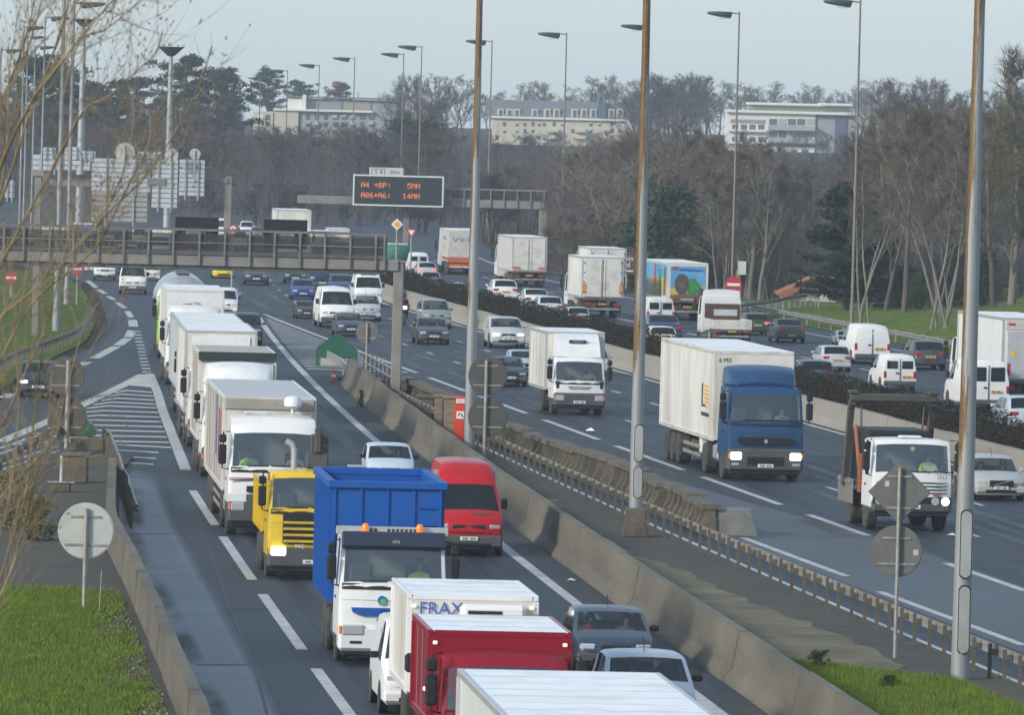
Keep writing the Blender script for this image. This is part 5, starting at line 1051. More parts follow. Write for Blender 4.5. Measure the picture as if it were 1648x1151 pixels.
# the bare bush close to the camera at left: limbs rise from a trunk outside the frame
def near_bush():
    rr = random.Random(31); base = Vector((-6.4, 62, 0)); T, Cw, Bd = MB(), MB(), MB()
    t = thing('bare_tree', 'leafless tree close to the camera at left, brown budding twigs reaching over the view', 'tree', base)
    cone3(T, Vector((0, 0, 0)), Vector((.2, 0, 3.2)), .19, .16, 10); cone3(T, Vector((.2, 0, 3.2)), Vector((.3, .1, 5.2)), .16, .12, 10)
    def twig(p, d, L, r, lv):
        n = 4; pts = [p]
        for i in range(n): d = (d+Vector((rr.gauss(0, .09), rr.gauss(0, .09), rr.gauss(.03, .09)))).normalized(); pts.append(pts[-1]+d*L/n)
        for i in range(n): cone3(Cw, pts[i], pts[i+1], r*(1-.2*i), r*(1-.2*(i+1)), 5)
        if rr.random() < .6: e = pts[-1]; Cw.cur = 1; cone3(Cw, e-d*.01, e+d*.02, .0075, .003, 5); Cw.cur = 0
        if lv:
            for k in range(rr.randint(3, 5)):
                i = rr.randint(1, n-1); a = d.orthogonal().normalized(); a.rotate(Matrix.Rotation(rr.uniform(0, 6.28), 3, d)); ang = rr.uniform(.35, .75); twig(pts[i].lerp(pts[i+1], rr.random()), (d*math.cos(ang)+a*math.sin(ang)*.8+Vector((0, 0, .15))).normalized(), L*rr.uniform(.35, .65), r*.55, lv-1)
    r_k = .68
    limbs = [([(-60, 560), (-20, 400), (0, 272), (50, 165), (84, 118), (128, 62), (160, 24), (192, -12)], .021), ([(-40, 420), (10, 300), (45, 190), (82, 95), (104, 30), (112, -20)], .018), ([(-60, 330), (0, 178), (40, 90), (62, 20), (70, -20)], .016),
             ([(-60, 620), (0, 513), (42, 478), (100, 423), (150, 370), (186, 330), (230, 288), (282, 212), (320, 138), (341, 74)], .02), ([(-40, 500), (30, 370), (90, 260), (135, 178), (176, 154), (224, 110), (250, 86), (262, 50)], .017), ([(-50, 700), (10, 560), (60, 480), (120, 430), (160, 390), (205, 300), (238, 235), (242, 178)], .016),
             ([(100, 160), (128, 66), (168, 48), (215, 10), (235, -8)], .011), ([(-30, 240), (20, 120), (48, 40), (56, -20)], .014), ([(-60, 780), (0, 690), (40, 600), (75, 520), (105, 400), (120, 320)], .015),
             ([(-70, 900), (0, 802), (62, 738), (94, 700), (106, 634), (125, 560), (150, 470)], .016), ([(-60, 1060), (0, 960), (30, 880), (52, 790), (74, 700), (84, 600)], .014), ([(-60, 1120), (10, 900), (40, 800), (56, 660), (70, 540), (64, 430)], .014), ([(-50, 980), (-5, 880), (22, 760), (30, 640), (26, 540)], .013), ([(-40, 460), (-5, 340), (12, 220), (14, 120), (30, 20)], .014), ([(-60, 860), (20, 820), (60, 770), (110, 740)], .009), ([(150, 372), (180, 318), (200, 270), (214, 200), (212, 140)], .009), ([(100, 425), (160, 350), (200, 295), (260, 262), (300, 230), (330, 215)], .009)]
    for k, (px, r) in enumerate(limbs):
        Y0 = rr.uniform(58, 66); r *= r_k; pts = cr([P(x, y, Y0+i*rr.uniform(-.3, .3))-base for i, (x, y) in enumerate(px)], 5); n = len(pts)
        if px[0][0] < 0: q = cr([Vector((.2+.02*k, .02, 2.2+.17*k)), (Vector((.25, 0, 2.4+.17*k))+pts[0])/2+Vector((0, 0, .4)), pts[0]], 4); [cone3(T, q[i], q[i+1], r*(2.2-1.1*i/len(q)), r*(2.2-1.1*(i+1)/len(q)), 6) for i in range(len(q)-1)]
        for i in range(n-1): cone3(Cw, pts[i], pts[i+1], r*(1.1-.75*i/n), r*(1.1-.75*(i+1)/n), 6)
        m_ = int(n*1.15)
        for j in range(m_):
            i = rr.randint(2, n-2); d = (pts[i+1]-pts[i]).normalized(); a = d.orthogonal().normalized(); a.rotate(Matrix.Rotation(rr.uniform(0, 6.28), 3, d)); ang = rr.uniform(.3, .7); twig(pts[i], (d*math.cos(ang)+a*math.sin(ang)+Vector((.05, 0, .2))).normalized(), rr.uniform(.3, .95), r*.36*(1.2-.6*i/n), 1 if rr.random() < .55 else 0)
    TW = pm('near_twigs', (.25, .20, .11), .8, var=.35, scale=3, dirt=(.12, .085, .05), damt=.4, dscale=2)
    T.build('trunk', pm('near_bark', (.13, .1, .07), .9, var=.3, scale=6, bump=.5), t, 60); Cw.build('branches', [TW, pm('buds', (.2, .11, .05), .8)], t, 60)
near_bush()
for k, (x, yb, yt, lb) in enumerate(((20, 850, 760, 'leafy yellow brown shrub at the left edge of the paved island'), (60, 870, 800, 'small yellow brown shrub beside the larger one at the left edge'))):
    g = G(x, yb, .1); p = P(x, yt, g.y); evergreen('bush', 5, g.x, g.y, p.z, lb, pm('yellowing_leaves', (.14, .13, .04), .8, var=.5, scale=3), 'shrub', 1.2)
g = G(1318, 1078, .12); evergreen('bush', 6, g.x, g.y, g.z+.45, 'small dark weed clump at the tip of the middle grass', SHRG, 'weed_clump', 1.2); g = G(1430, 1110, .12); evergreen('bush', 5, g.x, g.y, g.z+.3, 'low dark weed clump in the middle grass', SHRG, 'weed_clump', 1.6)
g = G(585, 655); evergreen('bush', 6, g.x-.1, g.y, g.z+.7, 'weed growing at the foot of the concrete barrier', SHRG, 'weed_clump', .6)
# ---------------------------------------------------------------- vehicles: shared builders
def loft(root, st, belt, paint_m, glass, tum=.22, crown=.03, names=None, ws_open=True):
    """body shell from cross-sections along y: (y, z_low, z_top, half_width, bow, top tag, side tag).
    Tags: B body, W windscreen, S side window, G rear window; each window is a mesh of its own."""
    rings = []
    for (y, zl, zt, w_, bow, tt, sg) in st:
        zb = min(belt, zt-.08); zb = max(zb, zl+.05); wt = w_-max(0, zt-.07-zb)*tum
        half = [(w_-.1, zl), (w_, zl+.1), (w_, (zl+.1+zb)/2), (w_-.012, zb), (wt-.012, zt-.055), (wt-.1, zt-.004), (wt*.5, zt+crown*.75), (0, zt+crown)]
        pts = half+[(-x, z) for x, z in half[-2::-1]]
        rings.append([(x, y-bow*(1-(x/w_)**2), z) for x, z in pts])
    parts = {}
    def add(key, q):
        m = parts.setdefault(key, MB()); m.poly(q)
    n = len(rings[0])
    for i in range(len(rings)-1):
        A, B = rings[i], rings[i+1]; tt, sg = st[i][5], st[i][6]
        for j in range(n-1):
            jj = j if j < 7 else 13-j
            key = 'body'
            if jj in (5, 6): key = {'W': 'windscreen', 'G': 'rear_window'}.get(tt, 'body')
            elif jj == 3 and sg == 'S': key = ('side_window', i, j > 7)
            q = [B[j], B[j+1], A[j+1], A[j]]
            add(key, q)
        add('body', [A[0], B[0], B[-1], A[-1]])
    add('body', rings[0]); add('body', rings[-1][::-1])
    out = {}
    for key, m in parts.items():
        # weld shared corners so that the shell shades smoothly
        idx, nv, mp = {}, [], []
        for v in m.v:
            k = (round(v[0], 4), round(v[1], 4), round(v[2], 4))
            if k not in idx: idx[k] = len(nv); nv.append(v)
            mp.append(idx[k])
        fs = []
        for f in m.f:
            g = []
            for v in f:
                if mp[v] not in g: g.append(mp[v])
            fs.append(tuple(g))
        m.m = [m.m[i] for i, f in enumerate(fs) if len(f) > 2]; m.f = [f for f in fs if len(f) > 2]; m.v = nv
        nm = key if isinstance(key, str) else key[0]
        out[key] = m.build(nm, paint_m if nm == 'body' else glass, root, 38)
    return out
WHEELS = {}
def wheel(root, x, y, r, wd, rim=RIM, rr=.62):
    k = (round(r, 3), round(wd, 3), rr, rim.name)
    if k not in WHEELS:
        m = MB(); m.lathe([(r*rr, -wd/2), (r*.93, -wd/2), (r, -wd*.36), (r, wd*.36), (r*.93, wd/2), (r*rr, wd/2)], axis=0, n=20); a = m.build('tyre', RUBBER, None, 30)
        m = MB(); m.lathe([(r*rr*.99, -wd*.42), (r*rr*.8, -wd*.30), (r*rr*.35, -wd*.34), (.05, -wd*.4)], axis=0, n=16); m.lathe([(r*rr*.99, wd*.42), (r*rr*.8, wd*.30), (r*rr*.35, wd*.34), (.05, wd*.4)], axis=0, n=16)
        b = m.build('rim', rim, None, 30); WHEELS[k] = (a.data, b.data); bpy.data.objects.remove(a); bpy.data.objects.remove(b)
    a = obj('wheel', WHEELS[k][0], root); a.location = (x, y, r); b = obj('rim', WHEELS[k][1], a); return a
def place(f, x0, x1, yb, Wn, rear=False, L=4., yaw=None, name='car', label='', cat='car', group=None, sz=1., Yfix=None):
    "put a vehicle where its front (or rear) face fills x0..x1 and its wheels meet the road at yb"
    g = G((x0+x1)/2, yb); Y = g.y
    s_ = (x1-x0)/ppm(Y)/Wn; a = math.atan(slope(f, Y)) if yaw is None else R(yaw)
    if rear: a += math.pi
    t = thing(name, label, cat, g, a, group, (s_, s_, s_*sz))
    if rear: t.location = g+Vector((math.sin(a)*L*s_, -math.cos(a)*L*s_, 0))
    return t
CARS = {
 'hatch': dict(L=3.9, W=1.66, belt=.92, st=[(0, .3, .5, .69, .14, 'B', 'B'), (.03, .22, .63, .75, .14, 'B', 'B'), (.10, .2, .72, .79, .14, 'B', 'B'), (.5, .2, .86, .82, .12, 'B', 'B'), (.98, .2, .96, .83, .1, 'W', 'S'), (1.62, .2, 1.34, .83, .06, 'B', 'S'), (1.8, .2, 1.40, .83, .03, 'B', 'S'), (2.3, .2, 1.42, .83, 0, 'B', 'B'), (2.37, .2, 1.42, .83, 0, 'B', 'S'), (3.05, .2, 1.40, .83, 0, 'B', 'B'), (3.3, .2, 1.36, .82, -.04, 'G', 'B'), (3.68, .22, .98, .81, -.08, 'B', 'B'), (3.84, .25, .72, .78, -.1, 'B', 'B'), (3.9, .32, .5, .72, -.1, 'B', 'B')]),
 'sedan': dict(L=4.45, W=1.72, belt=.93, st=[(0, .3, .5, .7, .14, 'B', 'B'), (.03, .22, .62, .77, .14, 'B', 'B'), (.10, .2, .70, .82, .14, 'B', 'B'), (.6, .2, .84, .85, .12, 'B', 'B'), (1.2, .2, .95, .86, .1, 'W', 'S'), (1.9, .2, 1.33, .86, .06, 'B', 'S'), (2.1, .2, 1.39, .86, .03, 'B', 'S'), (2.5, .2, 1.41, .86, 0, 'B', 'B'), (2.57, .2, 1.41, .86, 0, 'B', 'S'), (3.0, .2, 1.38, .86, -.02, 'G', 'S'), (3.55, .2, 1.04, .85, -.06, 'B', 'B'), (4.2, .22, .98, .83, -.1, 'B', 'B'), (4.38, .25, .75, .8, -.12, 'B', 'B'), (4.45, .32, .5, .74, -.12, 'B', 'B')]),
 'estate': dict(L=4.7, W=1.8, belt=.95, st=[(0, .3, .5, .74, .14, 'B', 'B'), (.03, .22, .64, .81, .14, 'B', 'B'), (.10, .2, .74, .86, .14, 'B', 'B'), (.6, .2, .88, .89, .12, 'B', 'B'), (1.3, .2, .97, .9, .1, 'W', 'S'), (2.0, .2, 1.37, .9, .06, 'B', 'S'), (2.2, .2, 1.43, .9, .03, 'B', 'S'), (2.6, .2, 1.46, .9, 0, 'B', 'B'), (2.67, .2, 1.46, .9, 0, 'B', 'S'), (4.0, .2, 1.44, .9, -.02, 'B', 'B'), (4.2, .2, 1.40, .88, -.04, 'G', 'B'), (4.5, .22, 1.0, .88, -.08, 'B', 'B'), (4.64, .25, .72, .85, -.1, 'B', 'B'), (4.7, .32, .5, .8, -.1, 'B', 'B')]),
 'mpv': dict(L=4.3, W=1.74, belt=1.02, st=[(0, .3, .55, .72, .16, 'B', 'B'), (.03, .22, .72, .78, .16, 'B', 'B'), (.10, .2, .84, .82, .16, 'B', 'B'), (.4, .2, .97, .85, .14, 'B', 'B'), (.85, .2, 1.07, .87, .12, 'W', 'S'), (1.65, .2, 1.56, .87, .08, 'B', 'S'), (1.85, .2, 1.63, .87, .03, 'B', 'S'), (2.4, .2, 1.66, .87, 0, 'B', 'B'), (2.47, .2, 1.66, .87, 0, 'B', 'S'), (3.7, .2, 1.62, .87, -.02, 'B', 'B'), (3.9, .2, 1.56, .85, -.05, 'G', 'B'), (4.15, .22, 1.05, .85, -.08, 'B', 'B'), (4.26, .25, .75, .82, -.1, 'B', 'B'), (4.3, .32, .5, .76, -.1, 'B', 'B')]),
 'sport': dict(L=4.2, W=1.8, belt=.78, st=[(0, .2, .4, .74, .2, 'B', 'B'), (.04, .16, .48, .82, .2, 'B', 'B'), (.5, .15, .66, .88, .2, 'B', 'B'), (1.2, .15, .8, .9, .15, 'W', 'S'), (1.9, .15, 1.1, .9, .08, 'B', 'S'), (2.5, .15, 1.15, .9, 0, 'G', 'S'), (3.6, .15, .85, .9, -.05, 'B', 'B'), (4.1, .18, .78, .86, -.1, 'B', 'B'), (4.2, .25, .5, .8, -.1, 'B', 'B')]),
 'offroad': dict(L=4.3, W=1.76, belt=1.12, st=[(0, .4, .75, .8, .05, 'B', 'B'), (.05, .35, .98, .84, .05, 'B', 'B'), (.12, .33, 1.05, .86, .05, 'B', 'B'), (1.2, .33, 1.13, .88, .04, 'W', 'S'), (1.6, .33, 1.62, .88, .03, 'B', 'S'), (1.75, .33, 1.72, .88, .02, 'B', 'S'), (2.4, .33, 1.75, .88, 0, 'B', 'B'), (2.47, .33, 1.75, .88, 0, 'B', 'S'), (4.0, .33, 1.73, .88, 0, 'G', 'B'), (4.2, .35, 1.1, .87, -.03, 'B', 'B'), (4.3, .42, .7, .82, -.03, 'B', 'B')]),
 'kangoo': dict(L=4.0, W=1.7, belt=1.08, st=[(0, .3, .55, .74, .14, 'B', 'B'), (.03, .22, .75, .8, .14, 'B', 'B'), (.12, .2, .88, .83, .14, 'B', 'B'), (.75, .2, 1.07, .85, .1, 'W', 'S'), (1.4, .2, 1.62, .85, .06, 'B', 'S'), (1.6, .2, 1.74, .85, .03, 'B', 'S'), (2.1, .2, 1.8, .85, 0, 'B', 'B'), (3.8, .2, 1.78, .85, -.01, 'B', 'B'), (3.94, .24, 1.68, .84, -.03, 'B', 'B'), (4.0, .3, 1.5, .82, -.03, 'B', 'B')]),
 'expert': dict(L=4.5, W=1.82, belt=1.1, st=[(0, .3, .6, .8, .14, 'B', 'B'), (.04, .24, .85, .86, .14, 'B', 'B'), (.14, .22, .96, .89, .14, 'B', 'B'), (.8, .22, 1.15, .91, .1, 'W', 'S'), (1.55, .22, 1.75, .91, .06, 'B', 'S'), (1.8, .22, 1.88, .91, .03, 'B', 'S'), (2.2, .22, 1.92, .91, 0, 'B', 'B'), (4.2, .22, 1.9, .91, -.01, 'B', 'B'), (4.4, .26, 1.8, .9, -.05, 'B', 'B'), (4.5, .32, 1.5, .88, -.05, 'B', 'B')]),
 'van': dict(L=5.2, W=1.98, belt=1.3, st=[(0, .35, .7, .86, .14, 'B', 'B'), (.04, .28, .95, .93, .14, 'B', 'B'), (.12, .26, 1.08, .97, .14, 'B', 'B'), (.6, .26, 1.30, .99, .12, 'W', 'S'), (1.3, .26, 2.02, .99, .06, 'B', 'S'), (1.55, .26, 2.2, .99, .03, 'B', 'S'), (2.0, .26, 2.26, .99, 0, 'B', 'B'), (5.0, .26, 2.24, .99, -.01, 'B', 'B'), (5.14, .3, 2.12, .97, -.02, 'B', 'B'), (5.2, .36, 1.95, .95, -.02, 'B', 'B')]),
 'highvan': dict(L=5.4, W=1.98, belt=1.3, st=[(0, .35, .7, .86, .14, 'B', 'B'), (.04, .28, .95, .93, .14, 'B', 'B'), (.12, .26, 1.08, .97, .14, 'B', 'B'), (.6, .26, 1.30, .99, .12, 'W', 'S'), (1.3, .26, 2.0, .99, .06, 'B', 'S'), (1.5, .26, 2.25, .99, .1, 'B', 'B'), (1.85, .26, 2.55, .99, .08, 'B', 'B'), (2.3, .26, 2.62, .99, 0, 'B', 'B'), (5.2, .26, 2.6, .99, -.01, 'B', 'B'), (5.34, .3, 2.5, .97, -.02, 'B', 'B'), (5.4, .36, 2.3, .95, -.02, 'B', 'B')]),
}
PERS = {}
def person(label, loc, rz, jacket, seated=True, s_=1.):
    "one continuous skinned figure; jacket is the clothing colour, hair a child"
    key = (jacket.name, seated)
    if key not in PERS:
        V = [((0, 0, .08), .15), ((0, .05, .3), .15), ((0, .06, .48), .16), ((0, .04, .6), .065), ((0, .02, .66), .06), ((0, 0, .74), .098), ((0, .0, .84), .075)]; E = [(i, i+1) for i in range(6)]
        V += [((0, -.10, .74), .022)]; E += [(5, 7)]
        for sx in (-1, 1):
            k = len(V); V += [((sx*.19, .05, .5), .075), ((sx*.27, -.1, .27), .052), ((sx*.17, -.38, .36), .036), ((sx*.14, -.46, .38), .034), ((sx*.12, -.50, .35), .022)]; E += [(2, k), (k, k+1), (k+1, k+2), (k+2, k+3), (k+3, k+4)]
            k = len(V); V += [((sx*.12, -.04, .04), .095), ((sx*.16, -.46, .1), .075), ((sx*.16, -.50, -.32), .05), ((sx*.16, -.62, -.36), .04)]; E += [(0, k), (k, k+1), (k+1, k+2), (k+2, k+3)]
        me = bpy.data.meshes.new('person'); me.from_pydata([v for v, _ in V], E, []); o = bpy.data.objects.new('person', me); COL.objects.link(o)
        md = o.modifiers.new('skin', 'SKIN'); me.skin_vertices[0].data[0].use_root = True
        for i, (_, r) in enumerate(V): me.skin_vertices[0].data[i].radius = (r, r)
        o.modifiers.new('sub', 'SUBSURF').levels = 1
        d = bpy.data.meshes.new_from_object(o.evaluated_get(bpy.context.evaluated_depsgraph_get())); bpy.data.objects.remove(o)
        d.materials.clear()
        for q in (SKIN, jacket, NAVY): d.materials.append(q)
        for p in d.polygons:
            c = p.center; hand = c.y < -.36 and c.z > .25
            p.material_index = 0 if (c.z > .60 or hand) else (2 if c.z < .2 else 1); p.use_smooth = True
        h = MB(); h.lathe([(.104, .74), (.112, .80), (.10, .87), (.06, .925), (.01, .935)], (0, .025, 0), 2, 12); hh = h.build('hair', HAIRM, None, 60)
        PERS[key] = (d, hh.data); bpy.data.objects.remove(hh)
    o = obj('person', PERS[key][0]); o.location = loc; o.rotation_euler.z = rz; o.scale = (s_,)*3; tag(o, label, 'person'); obj('hair', PERS[key][1], o); return o
def occupant(t, x, y, z, jacket, label):
    "a person sitting inside thing t (top-level, not a part)"
    s_ = t.scale; a = t.rotation_euler.z; v = Matrix.Rotation(a, 4, 'Z') @ Vector((x*s_[0], y*s_[1], z*s_[2]))
    return person(label, Vector(t.location)+v, a, jacket, True, s_[2]*.98)
def plate(t, x, y, z, mat=PLATE, w_=.5, rear=False, band=False):
    p = bx('number_plate', mat, t, x-w_/2, x+w_/2, y-.015, y+.015, z-.055, z+.055, b=.004); e = .019 if rear else -.019
    m = MB()
    for k in range(7):
        if k in (3,): continue
        a = x-w_*.36+k*w_*.11; m.box(a, a+w_*.07, y+min(e, 0), y+max(e, 0), z-.032, z+.032)
    m.build('plate_marks', INK, p, 0)
def mirrors(t, hw, y, z, mat, w_=.2, h=.15, d=.12, arm=.0, sides=(-1, 1)):
    for s_ in sides:
        m = MB(); m.box(s_*(hw+.02+arm), s_*(hw+.02+arm+w_), y, y+d, z, z+h, .03)
        if arm: m.tube([(s_*(hw-.02), y+d*.6, z+h*.9), (s_*(hw+arm+.05), y+d*.5, z+h*.9)], .02, 6); m.tube([(s_*(hw-.02), y+d*.6, z+h*.1), (s_*(hw+arm+.05), y+d*.5, z+h*.1)], .02, 6)
        m.build('door_mirror', mat, t)
def car(kind, f, x0, x1, yb, col, label, rear=False, cat='car', name=None, lit=False, yaw=None, sz=1., dark_bumper=False, plate_m=None, people=(), tail_on=False, glass=None, mirror_m=None, roofrack=False, doorwin=True):
    c = CARS[kind]; L, W_ = c['L'], c['W']; hw = W_/2; van = kind in ('kangoo', 'expert', 'van', 'highvan'); H = max(q[2] for q in c['st']); big = kind in ('van', 'highvan')
    t = place(f, x0, x1, yb, W_, rear, L, yaw, name or {'kangoo': 'small_van', 'expert': 'panel_van', 'van': 'panel_van', 'highvan': 'panel_van', 'offroad': 'offroad_car', 'estate': 'estate_car', 'sport': 'sports_car'}.get(kind, 'parked_car' if False else 'car'), label, cat, None, sz)
    pmn = paint(*col) if isinstance(col, tuple) else col
    loft(t, c['st'], c['belt'], pmn, glass or (GLASSD if rear else GLASS))
    r = .34 if big else (.36 if kind == 'offroad' else .30)
    fy, ry = (.95 if big else .82 if not kind == 'sport' else .85), L-(1.0 if big else .78)
    for y in (fy, ry):
        for s_ in (-1, 1): wheel(t, s_*(hw-.075), y, r, .19)
    for y in (fy, ry):
        for s_ in (-1, 1):
            m = MB(); m.lathe([(r+.08, -.02), (r+.08, .02)], (s_*(hw-.012), y, r+.02), 0, 18); m.build('wheel_arch', BLACK, t, 30)
    zl = {'van': .86, 'highvan': .86, 'kangoo': .72, 'expert': .78, 'mpv': .74, 'offroad': .86, 'sport': .47}.get(kind, .64)
    yo = .0
    for s_ in (-1, 1):
        m = MB(); m.M = Matrix.Translation((s_*(hw-.25), .0, zl)) @ Matrix.Rotation(s_*.28, 4, 'Z'); m.box(-.17, .17, -.03, .2, -.07, .07, .03); m.build('headlight', LAMPON if lit else LAMPG, t)
    if kind != 'sport':
        bx('grille', BLACK, t, -hw+.52, hw-.52, -.115, .1, zl-.06, zl+.05, b=.02)
        bx('bumper', TRIM if dark_bumper or kind == 'offroad' else pmn, t, -hw+.03, hw-.03, -.09, .35, .26, .26+(.26 if not big else .36), b=.06)
        bx('air_intake', BLACK, t, -hw+.35, hw-.35, -.10, .2, .3, .4, b=.02)
        plate(t, 0, -.125, .46 if not big else .52)
    else:
        for z in (.30, .52): bx('air_intake', BLACK, t, -.5, .5, -.19+(z-.3)*.5, .1, z-.03, z+.03, b=.02)
    mirrors(t, hw-.02, {'van': 1.25, 'highvan': 1.25}.get(kind, 1.3), c['belt']+.02, mirror_m or (BLACK if (dark_bumper or van) else pmn), h=.3 if big else .14, w_=.18 if big else .19)
    # rear end
    zt = {'van': 1.0, 'highvan': 1.0, 'kangoo': .85, 'expert': .9, 'mpv': .95, 'sport': .66}.get(kind, .8)
    for s_ in (-1, 1):
        if van: bx('tail_light', TAILON if tail_on else TAIL, t, s_*(hw-.03)-(.14 if s_ > 0 else 0), s_*(hw-.03)+(.14 if s_ < 0 else 0), L-.16, L+.025, zt-.2, zt+.14, b=.02)
        else: bx('tail_light', TAILON if tail_on else TAIL, t, s_*(hw-.05)-(.34 if s_ > 0 else 0), s_*(hw-.05)+(.34 if s_ < 0 else 0), L-.3, L+.005, zt-.09, zt+.07, b=.03)
    bx('rear_bumper', TRIM if dark_bumper or van else pmn, t, -hw+.04, hw-.04, L-.35, L+.075, .28, .52, b=.05)
    plate(t, 0 if not van else -.35, L+(.09 if kind not in ('kangoo', 'expert', 'van', 'highvan') else .05), (.47 if kind in ('sedan', 'sport') else .66) if not van else zt-.12, plate_m or PLATEY, rear=True)
    if rear and not van: plate_m = None
    if van:
        zs = [c['belt']+.03, H-.28] if kind not in ('highvan',) else [1.35, 2.0]
        for s_ in (-1, 1):
            if doorwin: bx('rear_window', GLASSD if rear else GLASSD, t, s_*.1-(hw*.66 if s_ < 0 else 0), s_*.1+(hw*.66 if s_ > 0 else 0), L-.1, L+.035, zs[0], zs[1], b=.03)
        bx('door_seam', BLACK, t, -.012, .012, L-.1, L+.045, .5, H-.2, b=0); bx('door_handle', BLACK, t, .06, .22, L-.05, L+.06, zt+.02, zt+.09, b=.02)
    # cabin
    zsx = c['belt']
    m = MB()
    for s_ in (-1, 1): m.box(s_*.38-.24, s_*.38+.24, fy+1.05, fy+1.2, .4, zsx+.1, .05); m.box(s_*.38-.13, s_*.38+.13, fy+1.1, fy+1.18, zsx+.11, zsx+.3, .04)
    if not van and kind != 'sport': m.box(-.62, .62, L-1.35, L-1.2, .4, zsx+.02, .05)
    m.build('seat', SEATM, t)
    cy = [q for q in c['st'] if q[5] == 'W'][0]; bx('dashboard', INTER if big else SEATM, t, -hw+.12, hw-.12, cy[0]+.04, cy[0]+.5, zsx-.25, cy[2]-.1, b=.04)
    if van: bx('bulkhead', INTER, t, -hw+.1, hw-.1, fy+1.45, fy+1.5, .4, H-.25)
    for (px_, jk, lb) in people: occupant(t, px_, fy+.95, .42 if not big else .72, jk, lb)
    if kind in ('hatch', 'sedan', 'mpv', 'estate'):
        m = MB(); m.tube([(0, 1.95, H), (0, 2.25, H+.3)], .008, 4); m.build('aerial', BLACK, t, 0)
    return t

# ---------------------------------------------------------------- trucks
def cab(t, W_=2.48, zb=.95, ws0=1.75, ws1=2.65, top=2.9, D=2.1, col=WHITE, bump=None, bz0=.32, lit=False, fair=None, visor=None, side0=.45, side1=1.25, round_=.18, wheel_y=1.35, mir=True, headz=.72, headw=.38, grille=None, interior=True, glass=GLASST, head=True, rake=.2, cowl=True):
    hw = W_/2
    st = [(0, zb-.4, zb, hw*.93, .05, 'B', 'B'), (.03, zb-.4, zb+.12, hw*.97, .08, 'B', 'B'), (.06, zb-.4, ws0-.08, hw*.985, .1, 'B', 'B'), (.09, zb-.4, ws0, hw*.985, .1, 'W', 'B'),
          (.09+rake, zb-.4, ws1, hw*.99, .07, 'B', 'B'), (.09+rake+round_, zb-.4, min(top, ws1+.22), hw, .04, 'B', 'B'), (.62, zb-.4, top-.03 if top > ws1+.1 else ws1+.08, hw, .02, 'B', 'S'), (side1, zb-.4, top, hw, 0, 'B', 'B'), (D, zb-.4, top, hw, 0, 'B', 'B')]
    o = loft(t, st, ws0-.12, col, glass, tum=.05, crown=.04)
    for k in o:
        if k == 'body': o[k].name = 'cab'
    b = bump or TRIM
    bx('bumper', b, t, -hw+.02, hw-.02, -.12, .6, bz0, zb-.06, b=.07)
    bx('bumper_skirt', BLACK, t, -hw+.12, hw-.12, -.06, .5, bz0-.12, bz0-.003, b=.04)
    if head:
        for s_ in (-1, 1):
            bx('headlight', LAMPON if lit else LAMPG, t, s_*(hw-.1)-(headw if s_ > 0 else 0), s_*(hw-.1)+(headw if s_ < 0 else 0), -.15, .1, headz-.12, headz+.12, b=.03)
            bx('indicator', INDIC, t, s_*(hw-.03)-(.065 if s_ > 0 else 0), s_*(hw-.03)+(.065 if s_ < 0 else 0), -.14, .15, headz-.09, headz+.09, b=.02)
    plate(t, 0, -.135, bz0+.18)
    if interior:
        bx('dashboard', INTER, t, -hw+.1, hw-.1, .12, .62, ws0-.5, ws0-.06, b=.06); bx('back_wall', INTER, t, -hw+.1, hw-.1, D-.12, D-.06, zb, top-.1); m = MB()
        for s_ in (-1, 1): m.box(s_*.65-.27, s_*.65+.27, 1.3, 1.48, zb+.3, ws0+.35, .06); m.box(s_*.65-.27, s_*.65+.27, .85, 1.3, zb+.25, zb+.45, .06)
        m.build('seat', SEATM, t); m = MB(); q = [(.65+.22*math.cos(a), .62+.05*math.sin(a), ws0-.12+.2*math.sin(a)) for a in [k*math.pi/6 for k in range(13)]]; m.tube(q, .018, 6); m.build('steering_wheel', BLACK, t, 40)
    m = MB()
    for x in (-.75, -.05, .62): m.box(x, x+.62, -.035, -.02, ws0+.02, ws0+.05)
    m.build('wiper', BLACK, t, 0)
    if mir:
        for s_ in (-1, 1):
            m = MB(); m.box(s_*(hw+.16)-.11, s_*(hw+.16)+.11, .02, .14, ws0+.05, ws0+.6, .04); m.box(s_*(hw+.16)-.1, s_*(hw+.16)+.1, .02, .14, ws0+.65, ws0+.88, .04); m.tube([(s_*(hw-.03), .3, ws0+.95), (s_*(hw+.14), .1, ws0+.95), (s_*(hw+.16), .1, ws0-.05), (s_*(hw-.03), .3, ws0-.1)], .022, 6); m.build('door_mirror', BLACK, t)
    if visor is not None:
        m = MB(); m.M = Matrix.Translation((0, .09+rake-.1, ws1+.02)) @ Matrix.Rotation(-.25, 4, 'X'); m.box(-hw+.06, hw-.06, -.16, .1, -.1, .28, .04); m.build('sun_visor', visor, t)
    if fair:
        z1, fc, y1 = fair; m = MB(); f2 = [(-hw+.15, .75, top-.02), (hw-.15, .75, top-.02), (hw-.1, y1, top-.02), (-hw+.1, y1, top-.02)]; u2 = [(-hw+.4, 1.2, (top+z1)/2+.15), (hw-.4, 1.2, (top+z1)/2+.15)]
        st2 = [(.62, top-.05, top+.08, hw-.3, .12, 'B', 'B'), (.85, top-.05, top+.08+(z1-top)*.5, hw-.2, .14, 'B', 'B'), (1.25, top-.05, top+(z1-top)*.85, hw-.12, .12, 'B', 'B'), (1.6, top-.05, z1, hw-.1, .06, 'B', 'B'), (y1, top-.05, z1, hw-.08, 0, 'B', 'B')]
        q = loft(t, st2, top+.1, fc, GLASS, tum=.1, crown=.06)
        for k in q: q[k].name = 'roof_fairing'
    fy_ = lambda x: .05-.1*(1-(x/(hw*.985))**2)
